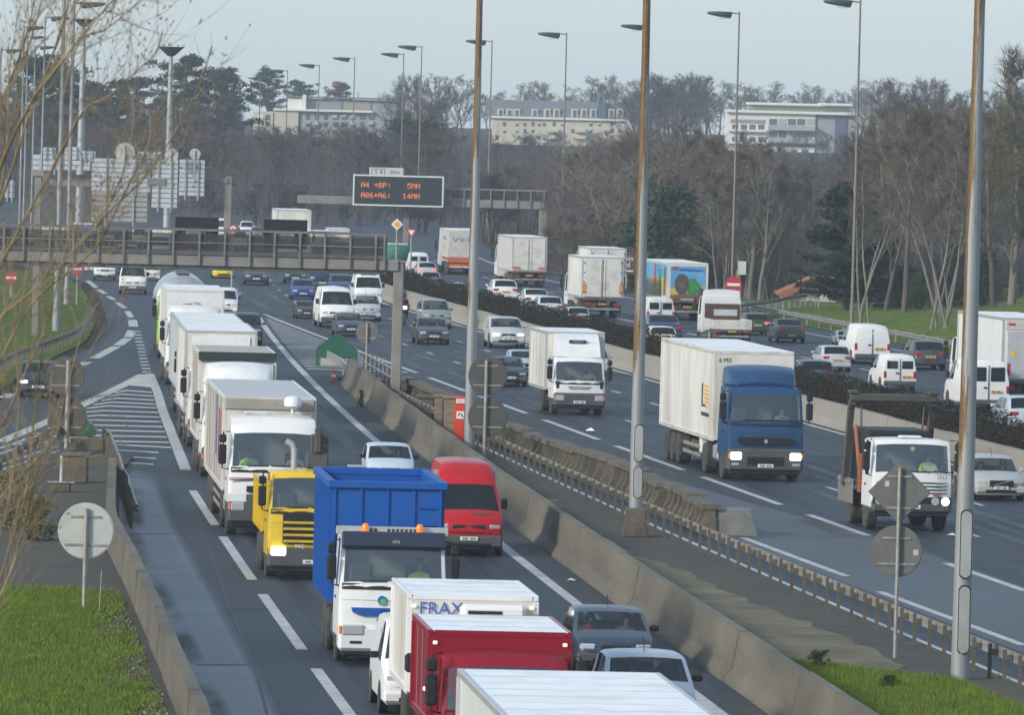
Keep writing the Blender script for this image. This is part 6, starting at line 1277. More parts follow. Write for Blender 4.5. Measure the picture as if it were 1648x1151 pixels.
    def strip(x0, x1, z0, z1, off, n_=10):
        m = MB()
        for i in range(n_):
            a, b_ = x0+(x1-x0)*i/n_, x0+(x1-x0)*(i+1)/n_; m.poly([(a, fy_(a)-off, z0), (b_, fy_(b_)-off, z0), (b_, fy_(b_)-off+.03, z1), (a, fy_(a)-off+.03, z1)])
        return m
    if cowl: strip(-hw*.93, hw*.93, ws0-.16, ws0-.02, .004).build('windscreen_cowl', BLACK, t, 0)
    gp = strip(-hw*.95, hw*.95, zb+.19, zb+.205, .006); q = strip(-hw*.95, hw*.95, ws0-.40, ws0-.388, .006); k0 = len(gp.v); gp.v += q.v; gp.f += [tuple(i+k0 for i in f) for f in q.f]; gp.m += q.m; gp.build('panel_gap', TRIM, t, 0)
    for s_ in (-1, 1):
        bx('door_handle', BLACK, t, s_*(hw+.01)-.012, s_*(hw+.01)+.012, side1-.25, side1-.08, ws0-.42, ws0-.36, b=.004); bx('cab_step', TRIM, t, s_*(hw-.06)-.05, s_*(hw-.06)+.05, .25, .75, bz0+.05, bz0+.13, b=.02)
    for s_ in (-1, 1):
        wheel(t, s_*(hw-.17), wheel_y, .5, .3)
        m = MB(); n = 9; q = [(wheel_y+.62*math.cos(a), .5+.62*math.sin(a)) for a in [math.pi*k/(n-1) for k in range(n)]]; q2 = [(wheel_y+.56*math.cos(a), .5+.56*math.sin(a)) for a in [math.pi*k/(n-1) for k in range(n)]]
        for k in range(n-1): m.prism([q[k], q[k+1], q2[k+1], q2[k]], 0, s_*(hw-.36), s_*(hw-.01))
        m.build('mudguard', TRIM, t, 30)
    return hw
def chassis(t, y0, y1, axles, W_=2.48, z=.95):
    hw = W_/2; m = MB(); m.box(-.5, -.36, y0, y1, z-.25, z, .01); m.box(.36, .5, y0, y1, z-.25, z, .01); 
    for y in axles: m.tube([(-hw+.3, y, .5), (hw-.3, y, .5)], .09, 8)
    for k in range(int((y1-y0)/1.5)): m.box(-.36, .36, y0+k*1.5+.2, y0+k*1.5+.35, z-.22, z-.03)
    m.build('chassis', CHASS, t); bx('underbody_blocker', CHASS, t, -hw+.42, hw-.42, y0+.3, y1-.3, .5, z-.27, b=.05)  # filler for underbody gear, added to block light and darken the road beneath
    for y in axles:
        for s_ in (-1, 1): wheel(t, s_*(hw-.22), y, .5, .42)
def underrun(t, y0, y1, W_=2.48):
    hw = W_/2
    for s_ in (-1, 1):
        m = MB(); m.box(s_*(hw-.06)-.02, s_*(hw-.06)+.02, y0, y1, .45, .57, .01); m.box(s_*(hw-.06)-.02, s_*(hw-.06)+.02, y0, y1, .72, .84, .01); m.build('side_guard', STEEL, t)
SEAMM = pm('seam_grey', (.45, .45, .44), .6)
def cargo(t, y0, y1, z0, z1, W_=2.5, mat=BOXW, roof=BOXR, edge=ALU, ribs=0, corner_lamps=False, lip=.0):
    hw = W_/2; bx('cargo_box', mat, t, -hw, hw, y0, y1, z0, z1-.03, b=.03)
    bx('roof', roof, t, -hw+.015, hw-.015, y0+.015, y1-.015, z1-.028, z1+.01, b=.015)
    m = MB(); e = .045
    for s_ in (-1, 1):
        m.box(s_*(hw+.006)-e, s_*(hw+.006)+e, y0-.006, y1+.006, z1-.09, z1+.015, .01); m.box(s_*(hw+.006)-e*1.2, s_*(hw+.006)+e*1.2, y0-.006, y0+.1, z0, z1-.1, .01); m.box(s_*(hw+.006)-e*1.2, s_*(hw+.006)+e*1.2, y1-.1, y1+.006, z0, z1-.1, .01); m.box(s_*(hw+.006)-.03, s_*(hw+.006)+.03, y0+.11, y1-.11, z0-.04, z0+.1, .01)
    for y in (y0, y1-.0): m.box(-hw+.06, hw-.06, y-.012, y+.012, z1-.09, z1+.012, .005)
    m.build('edge_trim', edge, t)
    for k in range(1, ribs):
        for s_ in (-1, 1): y = y0+(y1-y0)*k/ribs; bx('side_post', edge, t, s_*(hw+.0075)-.0065, s_*(hw+.0075)+.0065, y-.03, y+.03, z0+.12, z1-.11, b=0)
    m = MB(); k = y0+1.2
    while k < y1-.6: m.box(-hw+.07, hw-.07, k-.012, k+.012, z1+.0102, z1+.0145); k += 1.22
    m.build('roof_seam', SEAMM, t, 0); m = MB(); k = y0+.9
    while k < y1-.4 and not ribs:
        for s_ in (-1, 1): m.box(s_*hw+min(0, s_*.003), s_*hw+max(0, s_*.003), k-.008, k+.008, z0+.11, z1-.1)
        k += 1.25
    m.build('panel_seam', SEAMM, t, 0)
    if corner_lamps:
        for s_ in (-1, 1): bx('marker_lamp', MARKL, t, s_*(hw-.075)-.04, s_*(hw-.075)+.04, y0-.05, y0-.008, z1-.24, z1-.18, b=.01)
def rear_doors(t, y, z0, z1, W_=2.5, lamps=INDIC, plain=False, hinges=True):
    hw = W_/2; m = MB()
    for x0, x1 in ((-hw+.09, -.02), (.02, hw-.09)): m.box(x0, x1, y+.012, y+.05, z0+.06, z1-.12, .01)
    m.build('rear_door', WHITED, t); m = MB()
    for x in (-.13, .13): m.tube([(x, y+.075, z0+.05), (x, y+.075, z1-.14)], .018, 6)
    m.build('lock_rod', WHITED, t, 40)
    if hinges:
        m = MB()
        for s_ in (-1, 1):
            for k in range(4): zz = z0+.3+(z1-z0-.7)*k/3; m.box(s_*(hw-.09)-.05, s_*(hw-.09)+.05, y+.051, y+.07, zz, zz+.07)
        m.box(-.02, .02, y+.03, y+.056, z0+.06, z1-.12); m.build('hinge', BLACK, t, 0)
    rear_frame(t, y, z0, W_, lamps)
def rear_frame(t, y, z0, W_=2.5, lamps=INDIC):
    hw = W_/2
    bx('rear_beam', CHASS, t, -hw+.03, hw-.03, y-.2, y+.02, z0-.16, z0-.01, b=.02); bx('underrun_bar', STEEL, t, -hw+.15, hw-.15, y-.2, y-.06, .48, .62, b=.02)
    for s_ in (-1, 1): bx('tail_light', TAIL, t, s_*(hw-.35)-.2, s_*(hw-.35)+.2, y-.05, y+.05, .78, .92, b=.02); bx('mud_flap', RUBBER, t, s_*(hw-.25)-.22, s_*(hw-.25)+.22, y-.32, y-.29, .2, .85)
    plate(t, 0, y+.03, .86, PLATEY, rear=True)
def semi(t, y0, y1, z1, axles=3, z0=1.15, W_=2.5, **k):
    cargo(t, y0, y1, z0, z1, W_, **k); chassis(t, y0+.4, y1-.2, [y1-1.5-1.31*i for i in range(axles)], W_, 1.12)
    m = MB()
    for s_ in (-1, 1): m.box(s_*.7-.06, s_*.7+.06, y0+2.6, y0+2.75, .35, 1.1, .01)
    m.build('landing_leg', CHASS, t); underrun(t, y0+3.4, y1-5.2, W_)
# ---------------------------------------------------------------- the queue on the left (towards the camera)
YEL = paint('yellow', (.62, .43, .02), dirt=(.3, .22, .06), damt=.3); BLUEP = paint('container_blue', (.008, .085, .345), dirt=(.03, .10, .24), damt=.25, rough=.55, coat=0., spec=.2); NAVYP = paint('lorry_blue', (.016, .058, .145), dirt=(.07, .09, .11), damt=.1, coat=.05, spec=.25)
DRED = paint('dark_red', (.23, .005, .02), damt=.04, coat=.05, spec=.25); SCAR = paint('scarlet', (.40, .008, .014), damt=.05, coat=.05, spec=.25); TARPG = pm('grey_tarpaulin', (.36, .34, .31), .75, var=.1, scale=.6, dirt=(.22, .2, .17), damt=.4, dscale=.7, stretch=(1, 1, .3)); LIME = paint('lime', (.28, .5, .02))
def LT(kind, x0, x1, yb, label, Wn=2.48, f=XA, name='lorry', **k): return place(f, x0, x1, yb, Wn, False, 4, None, name, label, 'lorry', **k)
# white box lorry at the bottom edge
t = thing('box_lorry', 'plain white box lorry roof at the bottom edge of the view, nearest the camera', 'lorry', (P(899, 1078, 117.2).x+slope(XA, 115)*13.2, 104, 0), math.atan(slope(XA, 115)), scale=(1.0, 1.0, 1.0))
WN = 2.86
cab(t, 2.5, ws0=1.6, ws1=2.4, top=2.6, D=1.9); chassis(t, 1.2, 12.5, [10.5]); hz = 13-(1078+2-150)/ppm(117.2); cargo(t, 2.1, 13.2, 1.0, hz, WN, WHITE, BOXR, ALU)
# red box lorry
t = LT('red', 700, 922, 1268, 'dark red box lorry with pale roof and two lit marker lamps', 2.4, name='box_lorry'); t.location.y += 0
cab(t, 2.3, ws0=1.35, ws1=2.05, top=2.25, D=1.6, col=DRED, wheel_y=.95)
z1 = (13-(1019+.5-150)/ppm(t.location.y+1.7))/t.scale[0]
cargo(t, 1.7, 6.0, .95, z1, 2.45, DRED, BOXR, DRED, corner_lamps=True); chassis(t, 1.2, 5.8, [4.7], 2.2, .9)
m = MB(); m.prism([(-1.05, z1-.42), (-.8, z1-1.3), (.8, z1-1.3), (1.05, z1-.42)], 1, 1.25, 1.66); m.build('wind_deflector', SCAR, t, 20)
bx('side_lamp', LAMPON, t, -1.3, -1.24, 2.2, 2.3, 1.5, 1.56)
# white box lorry with fridge unit behind it
t = LT('frax', 664, 870, 1214, 'white refrigerated box lorry with blue lettering at the top of its bulkhead', 2.3, name='box_lorry')
cab(t, 2.05, ws0=1.4, ws1=2.0, top=2.2, D=1.7, col=WHITE, wheel_y=1.0, mir=False)
z1 = (13-(960+2-150)/ppm(t.location.y+1.8))/t.scale[0]
cargo(t, 1.8, 6.4, .95, z1, 2.3, BOXW, BOXR, WHITE, corner_lamps=True); chassis(t, 1.2, 6.2, [4.9], 2.1, .9)
lettering('FRAX', .33, pm('blue_ink', (.03, .09, .4), .5), t, (-.58, 1.77, z1-.26)); bx('small_lettering', pm('pale_blue_ink', (.15, .3, .5), .5), t, -1.0, -.55, 1.772, 1.778, z1-.52, z1-.44, b=0)
bx('cooling_unit', WHITE, t, -.25, .95, 1.35, 1.79, z1-.42, z1-.14, b=.08); bx('cooling_vent', BLACK, t, -.12, .5, 1.335, 1.349, z1-.31, z1-.25, b=0)
for s_ in (-1, 1):
    m = MB(); m.box(s_*1.2-.1, s_*1.2+.1, .55, .68, 1.4, 1.75, .05); m.tube([(s_*.98, .75, 1.7), (s_*1.2, .62, 1.7)], .02, 6); m.build('door_mirror', BLACK, t)
# white hook-lift lorry with blue container
t = LT('skip', 541, 717, 1072, 'white hook lift lorry carrying a big open blue container, two orange beacons on top', name='container_lorry')
cab(t, ws0=1.88, ws1=2.72, top=2.92, D=1.9, bump=WHITE, visor=pm('navy_visor', (.015, .025, .05), .35), headz=.80, headw=.5, rake=.16)
m = MB(); m.prism([(-.94, 1.31), (-.90, 1.2), (-.7, 1.13), (.7, 1.13), (.90, 1.2), (.94, 1.31)], 1, -.10, .02); m.build('grille', BLUEP, t, 0)
bx('grille_slot', BLACK, t, -.25, .3, -.109, -.101, 1.19, 1.25, b=0); bx('air_intake', BLACK, t, -.35, .35, -.15, .05, .98, 1.08, b=.02)
for s_ in (-1, 1): bx('fog_lamp', BLACK, t, s_*.82-.17, s_*.82+.17, -.145, 0, .46, .58, b=.05)
bx('fog_lamp', BLACK, t, -.28, .28, -.13, -.121, .46, .62, b=0)
lg = MB(); lg.prism([(-.24+.1*math.cos(a), 1.48+.11*math.sin(a)) for a in [2*math.pi*k/20 for k in range(20)]], 1, -.075, -.02); lg.build('emblem', pm('emblem_blue', (.02, .12, .42), .4), t, 0)
lg = MB(); lg.prism([(-.22+.07*math.cos(a), 1.45+.075*math.sin(a)) for a in [2*math.pi*k/16 for k in range(16)]], 1, -.085, -.076); lg.build('emblem', pm('emblem_green', (.12, .42, .1), .4), t, 0)
lettering('sita', .27, pm('blue_ink', (.03, .09, .4), .5), t, (.10, -.085, 1.44))
lettering('sita', .13, pm('sticker_white', (.45, .45, .43), .6), t, (.05, -.07, 2.83))
bx('roof_board', ALU, t, -1.28, 1.28, .75, .8, 2.93, 3.12, b=.01)
m = MB(); rr = random.Random(2)
for k in range(11): x = -.5+k*.1+.02; (rr.random() > .2) and m.box(x-.03, x+.035, .742, .749, 3.0, 3.07)
m.build('board_lettering', INK, t, 0)
for x in (-.62, .62):
    m = MB(); m.lathe([(.08, 2.97), (.085, 3.13), (.05, 3.19), (.02, 3.2)], (x, .62, 0), 2, 12); m.build('beacon', pm('beacon_orange', (.7, .16, .01), .2, emit=(1, .25, .02, .25)), t, 40)
chassis(t, 1.5, 8.2, [4.9, 6.25]); m = MB(); m.box(-.45, .45, 2.05, 2.6, 1.0, 2.6, .03); m.tube([(-.3, 2.3, 2.5), (-.3, 2.9, 1.2)], .08); m.build('hook_arm', CHASS, t)
bx('fuel_tank', TRIM, t, -1.2, -.65, 2.2, 3.6, .45, 1.0, b=.08); bx('side_locker', WHITED, t, -1.22, -.6, 1.75, 2.15, .5, 1.3, b=.03)
zt = (13-(776+5-150)/ppm(t.location.y+2.6))/t.scale[0]; CY0, CY1, CZ = 2.7, 9.2, 1.25
m = MB()
for q in ((-1.27, 1.27, CY0, CY0+.06, CZ, zt-.17), (-1.27, 1.27, CY1-.06, CY1, CZ, zt-.17), (-1.27, -1.21, CY0+.061, CY1-.061, CZ, zt-.17), (1.21, 1.27, CY0+.061, CY1-.061, CZ, zt-.17), (-1.2, 1.2, CY0+.061, CY1-.061, CZ, CZ+.06)): m.box(*q)
m.build('container_wall', BLUEP, t, 0); m = MB()
for q in ((-1.38, 1.38, CY0-.09, CY0+.08, zt-.168, zt), (-1.38, 1.38, CY1-.08, CY1+.09, zt-.168, zt), (-1.38, -1.2, CY0+.081, CY1-.081, zt-.168, zt), (1.2, 1.38, CY0+.081, CY1-.081, zt-.168, zt)): m.box(*q, b=.015)
m.build('container_rim', BLUEP, t); m = MB()
for k in range(5): x = -1.22+k*.61; m.box(x-.028, x+.028, CY0-.045, CY0-.002, CZ, zt-.172)
for z in (zt-.6, zt-1.0): m.box(.66, 1.1, CY0-.06, CY0-.046, z, z+.03)
for k in range(12): y = CY0+.2+k*.55; m.box(-1.34, -1.272, y, y+.09, CZ, zt-.172); m.box(1.272, 1.34, y, y+.09, CZ, zt-.172)
m.build('container_rib', BLUEP, t, 0)
bx('hook_plate', ALU, t, -.55, -.12, CY1+.0, CY1+.35, zt+.003, zt+.05)
occupant(t, .66, 1.0, 1.5, HIVIS, 'driver in a yellow green vest at the wheel of the white hook lift lorry')
# yellow tipper
t = LT('yellow', 428, 574, 934, 'yellow tipper lorry with black and yellow grille bars, half hidden by the blue container', name='tipper_lorry')
cab(t, ws0=1.95, ws1=2.75, top=2.92, D=1.9, col=YEL, lit=True, headz=.78, headw=.42, visor=None, rake=.2)
bx('grille', BLACK, t, -.82, .82, -.09, 0, .98, 1.82, b=.02)
m = MB()
for k in range(4): m.box(-.8, .8, -.13, -.091, 1.02+k*.17, 1.09+k*.17, .01)
m.build('grille_bar', YEL, t); lettering('94C', .16, WHS, t, (-.35, -.137, .89+.03))
chassis(t, 1.5, 7.6, [4.6, 5.95]); m = MB()
for q in ((-1.25, -1.18, 2.4, 7.8, 1.2, 2.45), (1.18, 1.25, 2.4, 7.8, 1.2, 2.45), (-1.17, 1.17, 2.4, 2.47, 1.2, 2.75), (-1.17, 1.17, 7.7, 7.78, 1.2, 2.4), (-1.17, 1.17, 2.48, 7.69, 1.2, 1.27)): m.box(*q)
m.build('tipper_body', YEL, t, 0); m = MB()
for k in range(8): y = 2.5+k*.72; m.box(-1.31, -1.252, y, y+.1, 1.15, 2.5); m.box(1.252, 1.31, y, y+.1, 1.15, 2.5)
m.box(-1.32, -1.2, 2.35, 7.82, 2.452, 2.53); m.box(1.2, 1.32, 2.35, 7.82, 2.452, 2.53); m.build('tipper_rib', YEL, t, 0)
m = MB(); m.tube([(-.45, 2.2, 1.0), (-.45, 2.2, 3.45), (-.52, 2.2, 3.62), (-.68, 2.2, 3.7)], .09, 10); m.build('exhaust_stack', ALU, t, 40)
m = MB(); m.box(.0, .38, 2.05, 2.38, 1.2, 3.9, .03); m.box(-.12, .5, 2.0, 2.35, 2.95, 3.4, .05); m.box(.1, .28, 1.9, 2.04, 3.4, 4.1, .03); m.tube([(.46, 2.1, 2.6), (.46, 2.1, 3.8)], .04); m.build('loader_crane', TRIM, t)
bx('side_locker', TRIM, t, -1.2, -.7, 2.3, 3.6, .5, 1.05, b=.05)
# white tractor with grey curtain trailer
t = LT('actros', 364, 509, 866, 'white articulated lorry with grey curtain trailer and a white dome aerial behind its cab roof', name='articulated_lorry')
cab(t, ws0=1.95, ws1=2.85, top=3.3, D=2.1, bump=TRIM, bz0=.4, zb=1.25, headz=.85, rake=.18, round_=.3)
bx('bumper_corner', WHITE, t, -1.24, -.72, -.14, -.121, .98, 1.2, b=.005); bx('bumper_corner', WHITE, t, .72, 1.24, -.14, -.121, .98, 1.2, b=.005)
bx('grille', BLACK, t, -.72, .72, -.1, 0, 1.25, 1.42, b=.02); m = MB(); m.box(-1.2, 1.2, -.06, -.045, 1.62, 1.645); m.build('stripe', REDS, t, 0)
m = MB(); m.box(-1.2, 1.2, -.06, -.045, 1.57, 1.6); m.build('stripe', NAVYP, t, 0)
lettering('C', .2, pm('emblem_green', (.12, .42, .1), .4), t, (-.28, -.13, 1.1)); chassis(t, 1.5, 6.6, [5.0])
bx('fuel_tank', ALU, t, -1.2, -.65, 2.1, 3.9, .5, 1.05, b=.1)
zt = (13-(641+10-150)/ppm(t.location.y+2.9))/t.scale[0]; semi(t, 2.9, 16.3, zt, mat=TARPG, roof=pm('tarp_roof', (.42, .44, .46), .6, var=.12, scale=1.5), edge=WHITED, ribs=7)
bx('front_wall', WHITED, t, -1.2, 1.2, 2.84, 2.885, 1.3, zt-.35); m = MB(); m.box(-1.26, 1.26, 2.80, 2.89, zt-.36, zt-.02, .04); m.build('tarp_fold', TARPG, t)
m = MB(); m.lathe([(.05, 3.35), (.05, 3.5), (.24, 3.55), (.26, 3.68), (.2, 3.8), (.05, 3.84)], (.62, 2.4, 0), 2, 16); m.build('dome_aerial', WHITE, t, 40)
bx('roof_hatch', WHITED, t, -.75, -.1, 1.4, 1.9, 3.34, 3.42); m = MB()
for s_, x in ((1, 5.2), (1, 6.5)): m.box(-1.268, -1.252, x, x+.45, 1.8, 3.3)
m.build('side_lettering', pm('red_ink', (.35, .06, .08), .6), t, 0); m = MB(); m.box(-1.268, -1.252, 8.2, 8.6, 1.9, 3.6); m.build('side_lettering', pm('blue_ink', (.03, .09, .4), .5), t, 0)
occupant(t, -.62, .95, 1.55, HIVIS, 'passenger in a yellow green vest in the white articulated lorry'); occupant(t, .66, 1.0, 1.55, GREYJ, 'driver in grey behind the windscreen of the white articulated lorry')
def queue_truck(x0, x1, yb, label, ytop, col, body, edge, top, fair, roof=BOXR, Lb=13.1):
    t = LT('q', x0, x1, yb, label, name='articulated_lorry'); cab(t, ws0=1.9, ws1=2.75, top=top, D=2.1, col=col, fair=fair, zb=1.1, round_=.25)
    y_ = (x0+x1)/2; zt = (13-(ytop-.026*(y_-824)-150)/ppm(t.location.y+2.8))/t.scale[0]; semi(t, 2.8, 2.8+Lb, zt, axles=3 if Lb > 11 else 2, mat=body, edge=edge, roof=roof); chassis(t, 1.5, 6.4, [4.9])
    bx('fuel_tank', ALU, t, -1.2, -.65, 2.1, 3.9, .5, 1.05, b=.1); return t, zt
t, zt = queue_truck(322, 443, 771, 'white articulated lorry whose grey trailer has a dark green roof edge', 568, WHITE, TARPG, WHITED, 3.05, (3.75, WHITE, 2.0), roof=pm('brownish_roof', (.36, .35, .31), .7, var=.2, scale=1), Lb=7)
bx('bulkhead_panel', WHITED, t, -1.2, 1.2, 2.73, 2.79, 1.4, zt-.36); bx('edge_board', pm('dark_green_edge', (.015, .03, .026), .5), t, -1.3, 1.3, 2.70, 2.78, zt-.26, zt+.02, b=.01); bx('side_logo', pm('pale_logo_blue', (.12, .25, .42), .6), t, -1.268, -1.252, 3.6, 4.3, 2.2, 3.4, b=0)
t, zt = queue_truck(300, 412, 722, 'white articulated lorry third in the row of white roofs, with a plain white bulkhead', 533, WHITED, BOXW, ALU, 2.9, None, Lb=10)
bx('bulkhead_panel', WHITE, t, -1.05, 1.05, 2.75, 2.79, 1.4, zt-.2); m = MB(); m.box(-.4, .4, 2.735, 2.749, zt-.75, zt-.7); m.build('small_lettering', INK, t, 0)
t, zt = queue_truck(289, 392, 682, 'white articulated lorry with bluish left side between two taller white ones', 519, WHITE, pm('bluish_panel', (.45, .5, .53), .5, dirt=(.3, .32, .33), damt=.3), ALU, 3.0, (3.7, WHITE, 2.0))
t, zt = queue_truck(265, 358, 622, 'tall white lorry with a cooling unit and hose on its bulkhead', 467, WHITE, WHITE, WHITED, 3.0, (3.4, WHITE, 2.0), Lb=9)
bx('cooling_unit', ALU, t, -.1, .2, 2.6, 2.79, zt-.9, zt-.5, b=.05); m = MB(); m.tube([(-.1, 2.7, zt-.6), (-.55, 2.7, zt-.65), (-.6, 2.7, zt-1.2)], .04, 6); m.build('hose', TRIM, t, 40)
m = MB()
for k in range(2): m.box(-1.27, -1.252, 2.95, 3.7, zt-.9-k*.16, zt-.83-k*.16); m.box(1.252, 1.27, 2.95, 3.7, zt-.9-k*.16, zt-.83-k*.16)
m.build('stripe', REDS, t, 0)
t = LT('tanker', 252, 338, 578, 'lime green lorry with a silver round tank behind the tall white one', name='tanker_lorry'); cab(t, ws0=1.9, ws1=2.75, top=3.0, D=2.1, col=LIME); chassis(t, 1.5, 14, [4.9, 11, 12.3])
m = MB(); m.lathe([(.3, 2.9), (1.0, 2.95), (1.3, 3.2), (1.32, 8), (1.3, 13.3), (1.0, 13.6), (.2, 13.7)], (0, 0, 2.5), 1, 28); m.build('tank', pm('brushed_tank', (.5, .5, .5), .3, .7, dirt=(.35, .33, .3), damt=.3), t, 30)
bx('catwalk', TRIM, t, -.3, .3, 4.2, 13.0, 3.84, 3.88)
# cars and vans beside the queue
car('hatch', XA, 925, 1054, 1086, ('slate_blue', (.028, .042, .07)), 'dark slate blue hatchback beside the dark red lorry', people=((.38, GREYJ, 'driver in grey in the dark slate blue hatchback'), (-.38, REDJ, 'passenger in the dark slate blue hatchback')), dark_bumper=True, sz=.88)
car('hatch', XA, 976, 1124, 1186, ('silver_blue', (.36, .42, .5)), 'silver blue car partly behind the nearest white roof', mirror_m=BLACK, sz=.97)
car('hatch', XA, 589, 668, 786, ('pale_blue', (.48, .54, .62)), 'small pale blue hatchback behind the blue container', people=((.36, NAVY, 'driver in the small pale blue hatchback'),), mirror_m=BLACK)
t = car('highvan', XA, 697, 810, 896, SCAR, 'scarlet high roof van beside the blue container', dark_bumper=True, sz=.98); bx('emblem', pm('dark_emblem', (.12, .05, .05), .5), t, .1, .55, -.02+.2, .34, 1.18, 1.26)
car('expert', XA, 613, 753, 1154, WHITE, 'white van squeezed between the white refrigerated lorry and the blue container lorry', mirror_m=BLACK)
car('kangoo', XA, 342, 383, 508, WHITE, 'white van sliver showing beside the tall white lorry roof'); car('sedan', XA, 352, 384, 492, ('silver', (.4, .42, .44)), 'silver car beyond the white van sliver by the queue')
car('offroad', XA, 372, 422, 556, ('dark_blue_black', (.03, .035, .05)), 'dark off road car overtaking the row of white lorry roofs', name='offroad_car')
# ---------------------------------------------------------------- slip road and far left
car('hatch', XA, 28, 94, 641, ('dark_teal', (.02, .035, .05)), 'dark hatchback with lit headlamps on the slip road, behind the dark round signs', lit=True, dark_bumper=True, yaw=2)
car('van', XA, 191, 235, 474, WHITE, 'white van alone in the lane under the walkway gantry', dark_bumper=True, yaw=2)
car('offroad', XA, 151, 186, 452, ('white_offroad', (.7, .71, .71)), 'white off road car left of the white van under the gantry', yaw=4)
car('van', XA, 232, 258, 452, WHITED, 'white van almost hidden behind the lone white van', yaw=3)
car('hatch', XA, 136, 150, 437, ('white_small', (.68, .69, .7)), 'tiny white car under the left part of the walkway gantry', yaw=4)
car('expert', XA, 187, 223, 432, WHITE, 'white van seen through the mesh of the walkway gantry', yaw=3)
car('van', XA, 237, 274, 420, WHITE, 'white van above the gantry rail, left of the dark sign backs', yaw=3); car('hatch', XA, 160, 190, 405, ('dim_grey', (.12, .13, .14)), 'dark car behind the gantry mesh at left', yaw=3)
t = place(XA, 244, 275, 418, 2.48, yaw=3, name='box_lorry', label='cream box lorry beneath the slatted sign backs', cat='lorry'); cab(t); cargo(t, 2.3, 9, 1, 3.9); chassis(t, 1.5, 8.5, [6.5])
t = place(XA, 110, 152, 424, 2.48, yaw=3, name='box_lorry', label='blue lorry glimpsed beneath the left sign cluster', cat='lorry'); cab(t, col=BLUEP); cargo(t, 2.3, 9, 1, 3.7, mat=BLUEP); chassis(t, 1.5, 8.5, [6.5])
t = place(XA, 66, 102, 418, 2.48, yaw=3, name='box_lorry', label='pale lorry at far left behind the twigs', cat='lorry'); cab(t); cargo(t, 2.3, 9, 1, 3.6); chassis(t, 1.5, 8.5, [6.5])
for k, (kd, x0, x1, yb, cl, lb) in enumerate((('expert', 346, 368, 386, ('white_far', (.7, .7, .7)), 'white van above the gantry rail, right of the wide dark sign back'), ('hatch', 386, 408, 384, ('pale_far', (.6, .62, .65)), 'pale car above the gantry rail, right of the speed limit sign'), ('sedan', 404, 422, 387, ('grey_far', (.16, .18, .2)), 'grey car just left of the right dark sign back'), ('hatch', 326, 342, 392, ('dark_far', (.08, .09, .1)), 'dark car far off behind the wide dark sign back'))):
    car(kd, XC, x0, x1, yb, cl, lb, yaw=3, sz=1.45)
for kd, x0, x1, yb, cl, lb in (('van', 155, 186, 420, WHITE, 'white van behind the mesh, right of the blue lorry'), ('hatch', 204, 232, 418, ('mid_grey_far', (.2, .21, .23)), 'grey hatchback behind the gantry mesh below the bright sign backs'), ('sedan', 290, 320, 410, ('dark_red_far', (.12, .02, .02)), 'dark red saloon behind the wide dark sign back'), ('van', 30, 60, 424, WHITED, 'pale van at the far left behind the gantry mesh'), ('expert', 372, 398, 402, ('silver_far', (.4, .42, .44)), 'silver van behind the gantry mesh under the speed limit sign'), ('hatch', 424, 450, 400, ('white_far_b', (.66, .67, .68)), 'white hatchback just left of the white box lorry beyond the gantry'), ('kangoo', 212, 236, 396, WHITE, 'small white van beneath the slatted sign backs')): car(kd, XC, x0, x1, yb, cl, lb, yaw=3, sz=1.15)
for k, (x0, x1, yb, yt, lb) in enumerate(((448, 504, 428, 338, 'white box lorry above the right dark sign back'), (503, 532, 424, 350, 'grey white lorry box right of the taller one above the gantry'), (531, 566, 424, 368, 'low white lorry roof just above the gantry rail'))):
    t = place(XC, x0, x1-3, yb, 2.5, yaw=5, name='box_lorry', label=lb, cat='lorry'); cab(t); zt = (13-(yt-.026*(x0-824)-150)/ppm(t.location.y))/t.scale[0]; cargo(t, 2.2, 9.5, 1, min(zt, 5), mat=BOXW); chassis(t, 1.5, 9, [7])
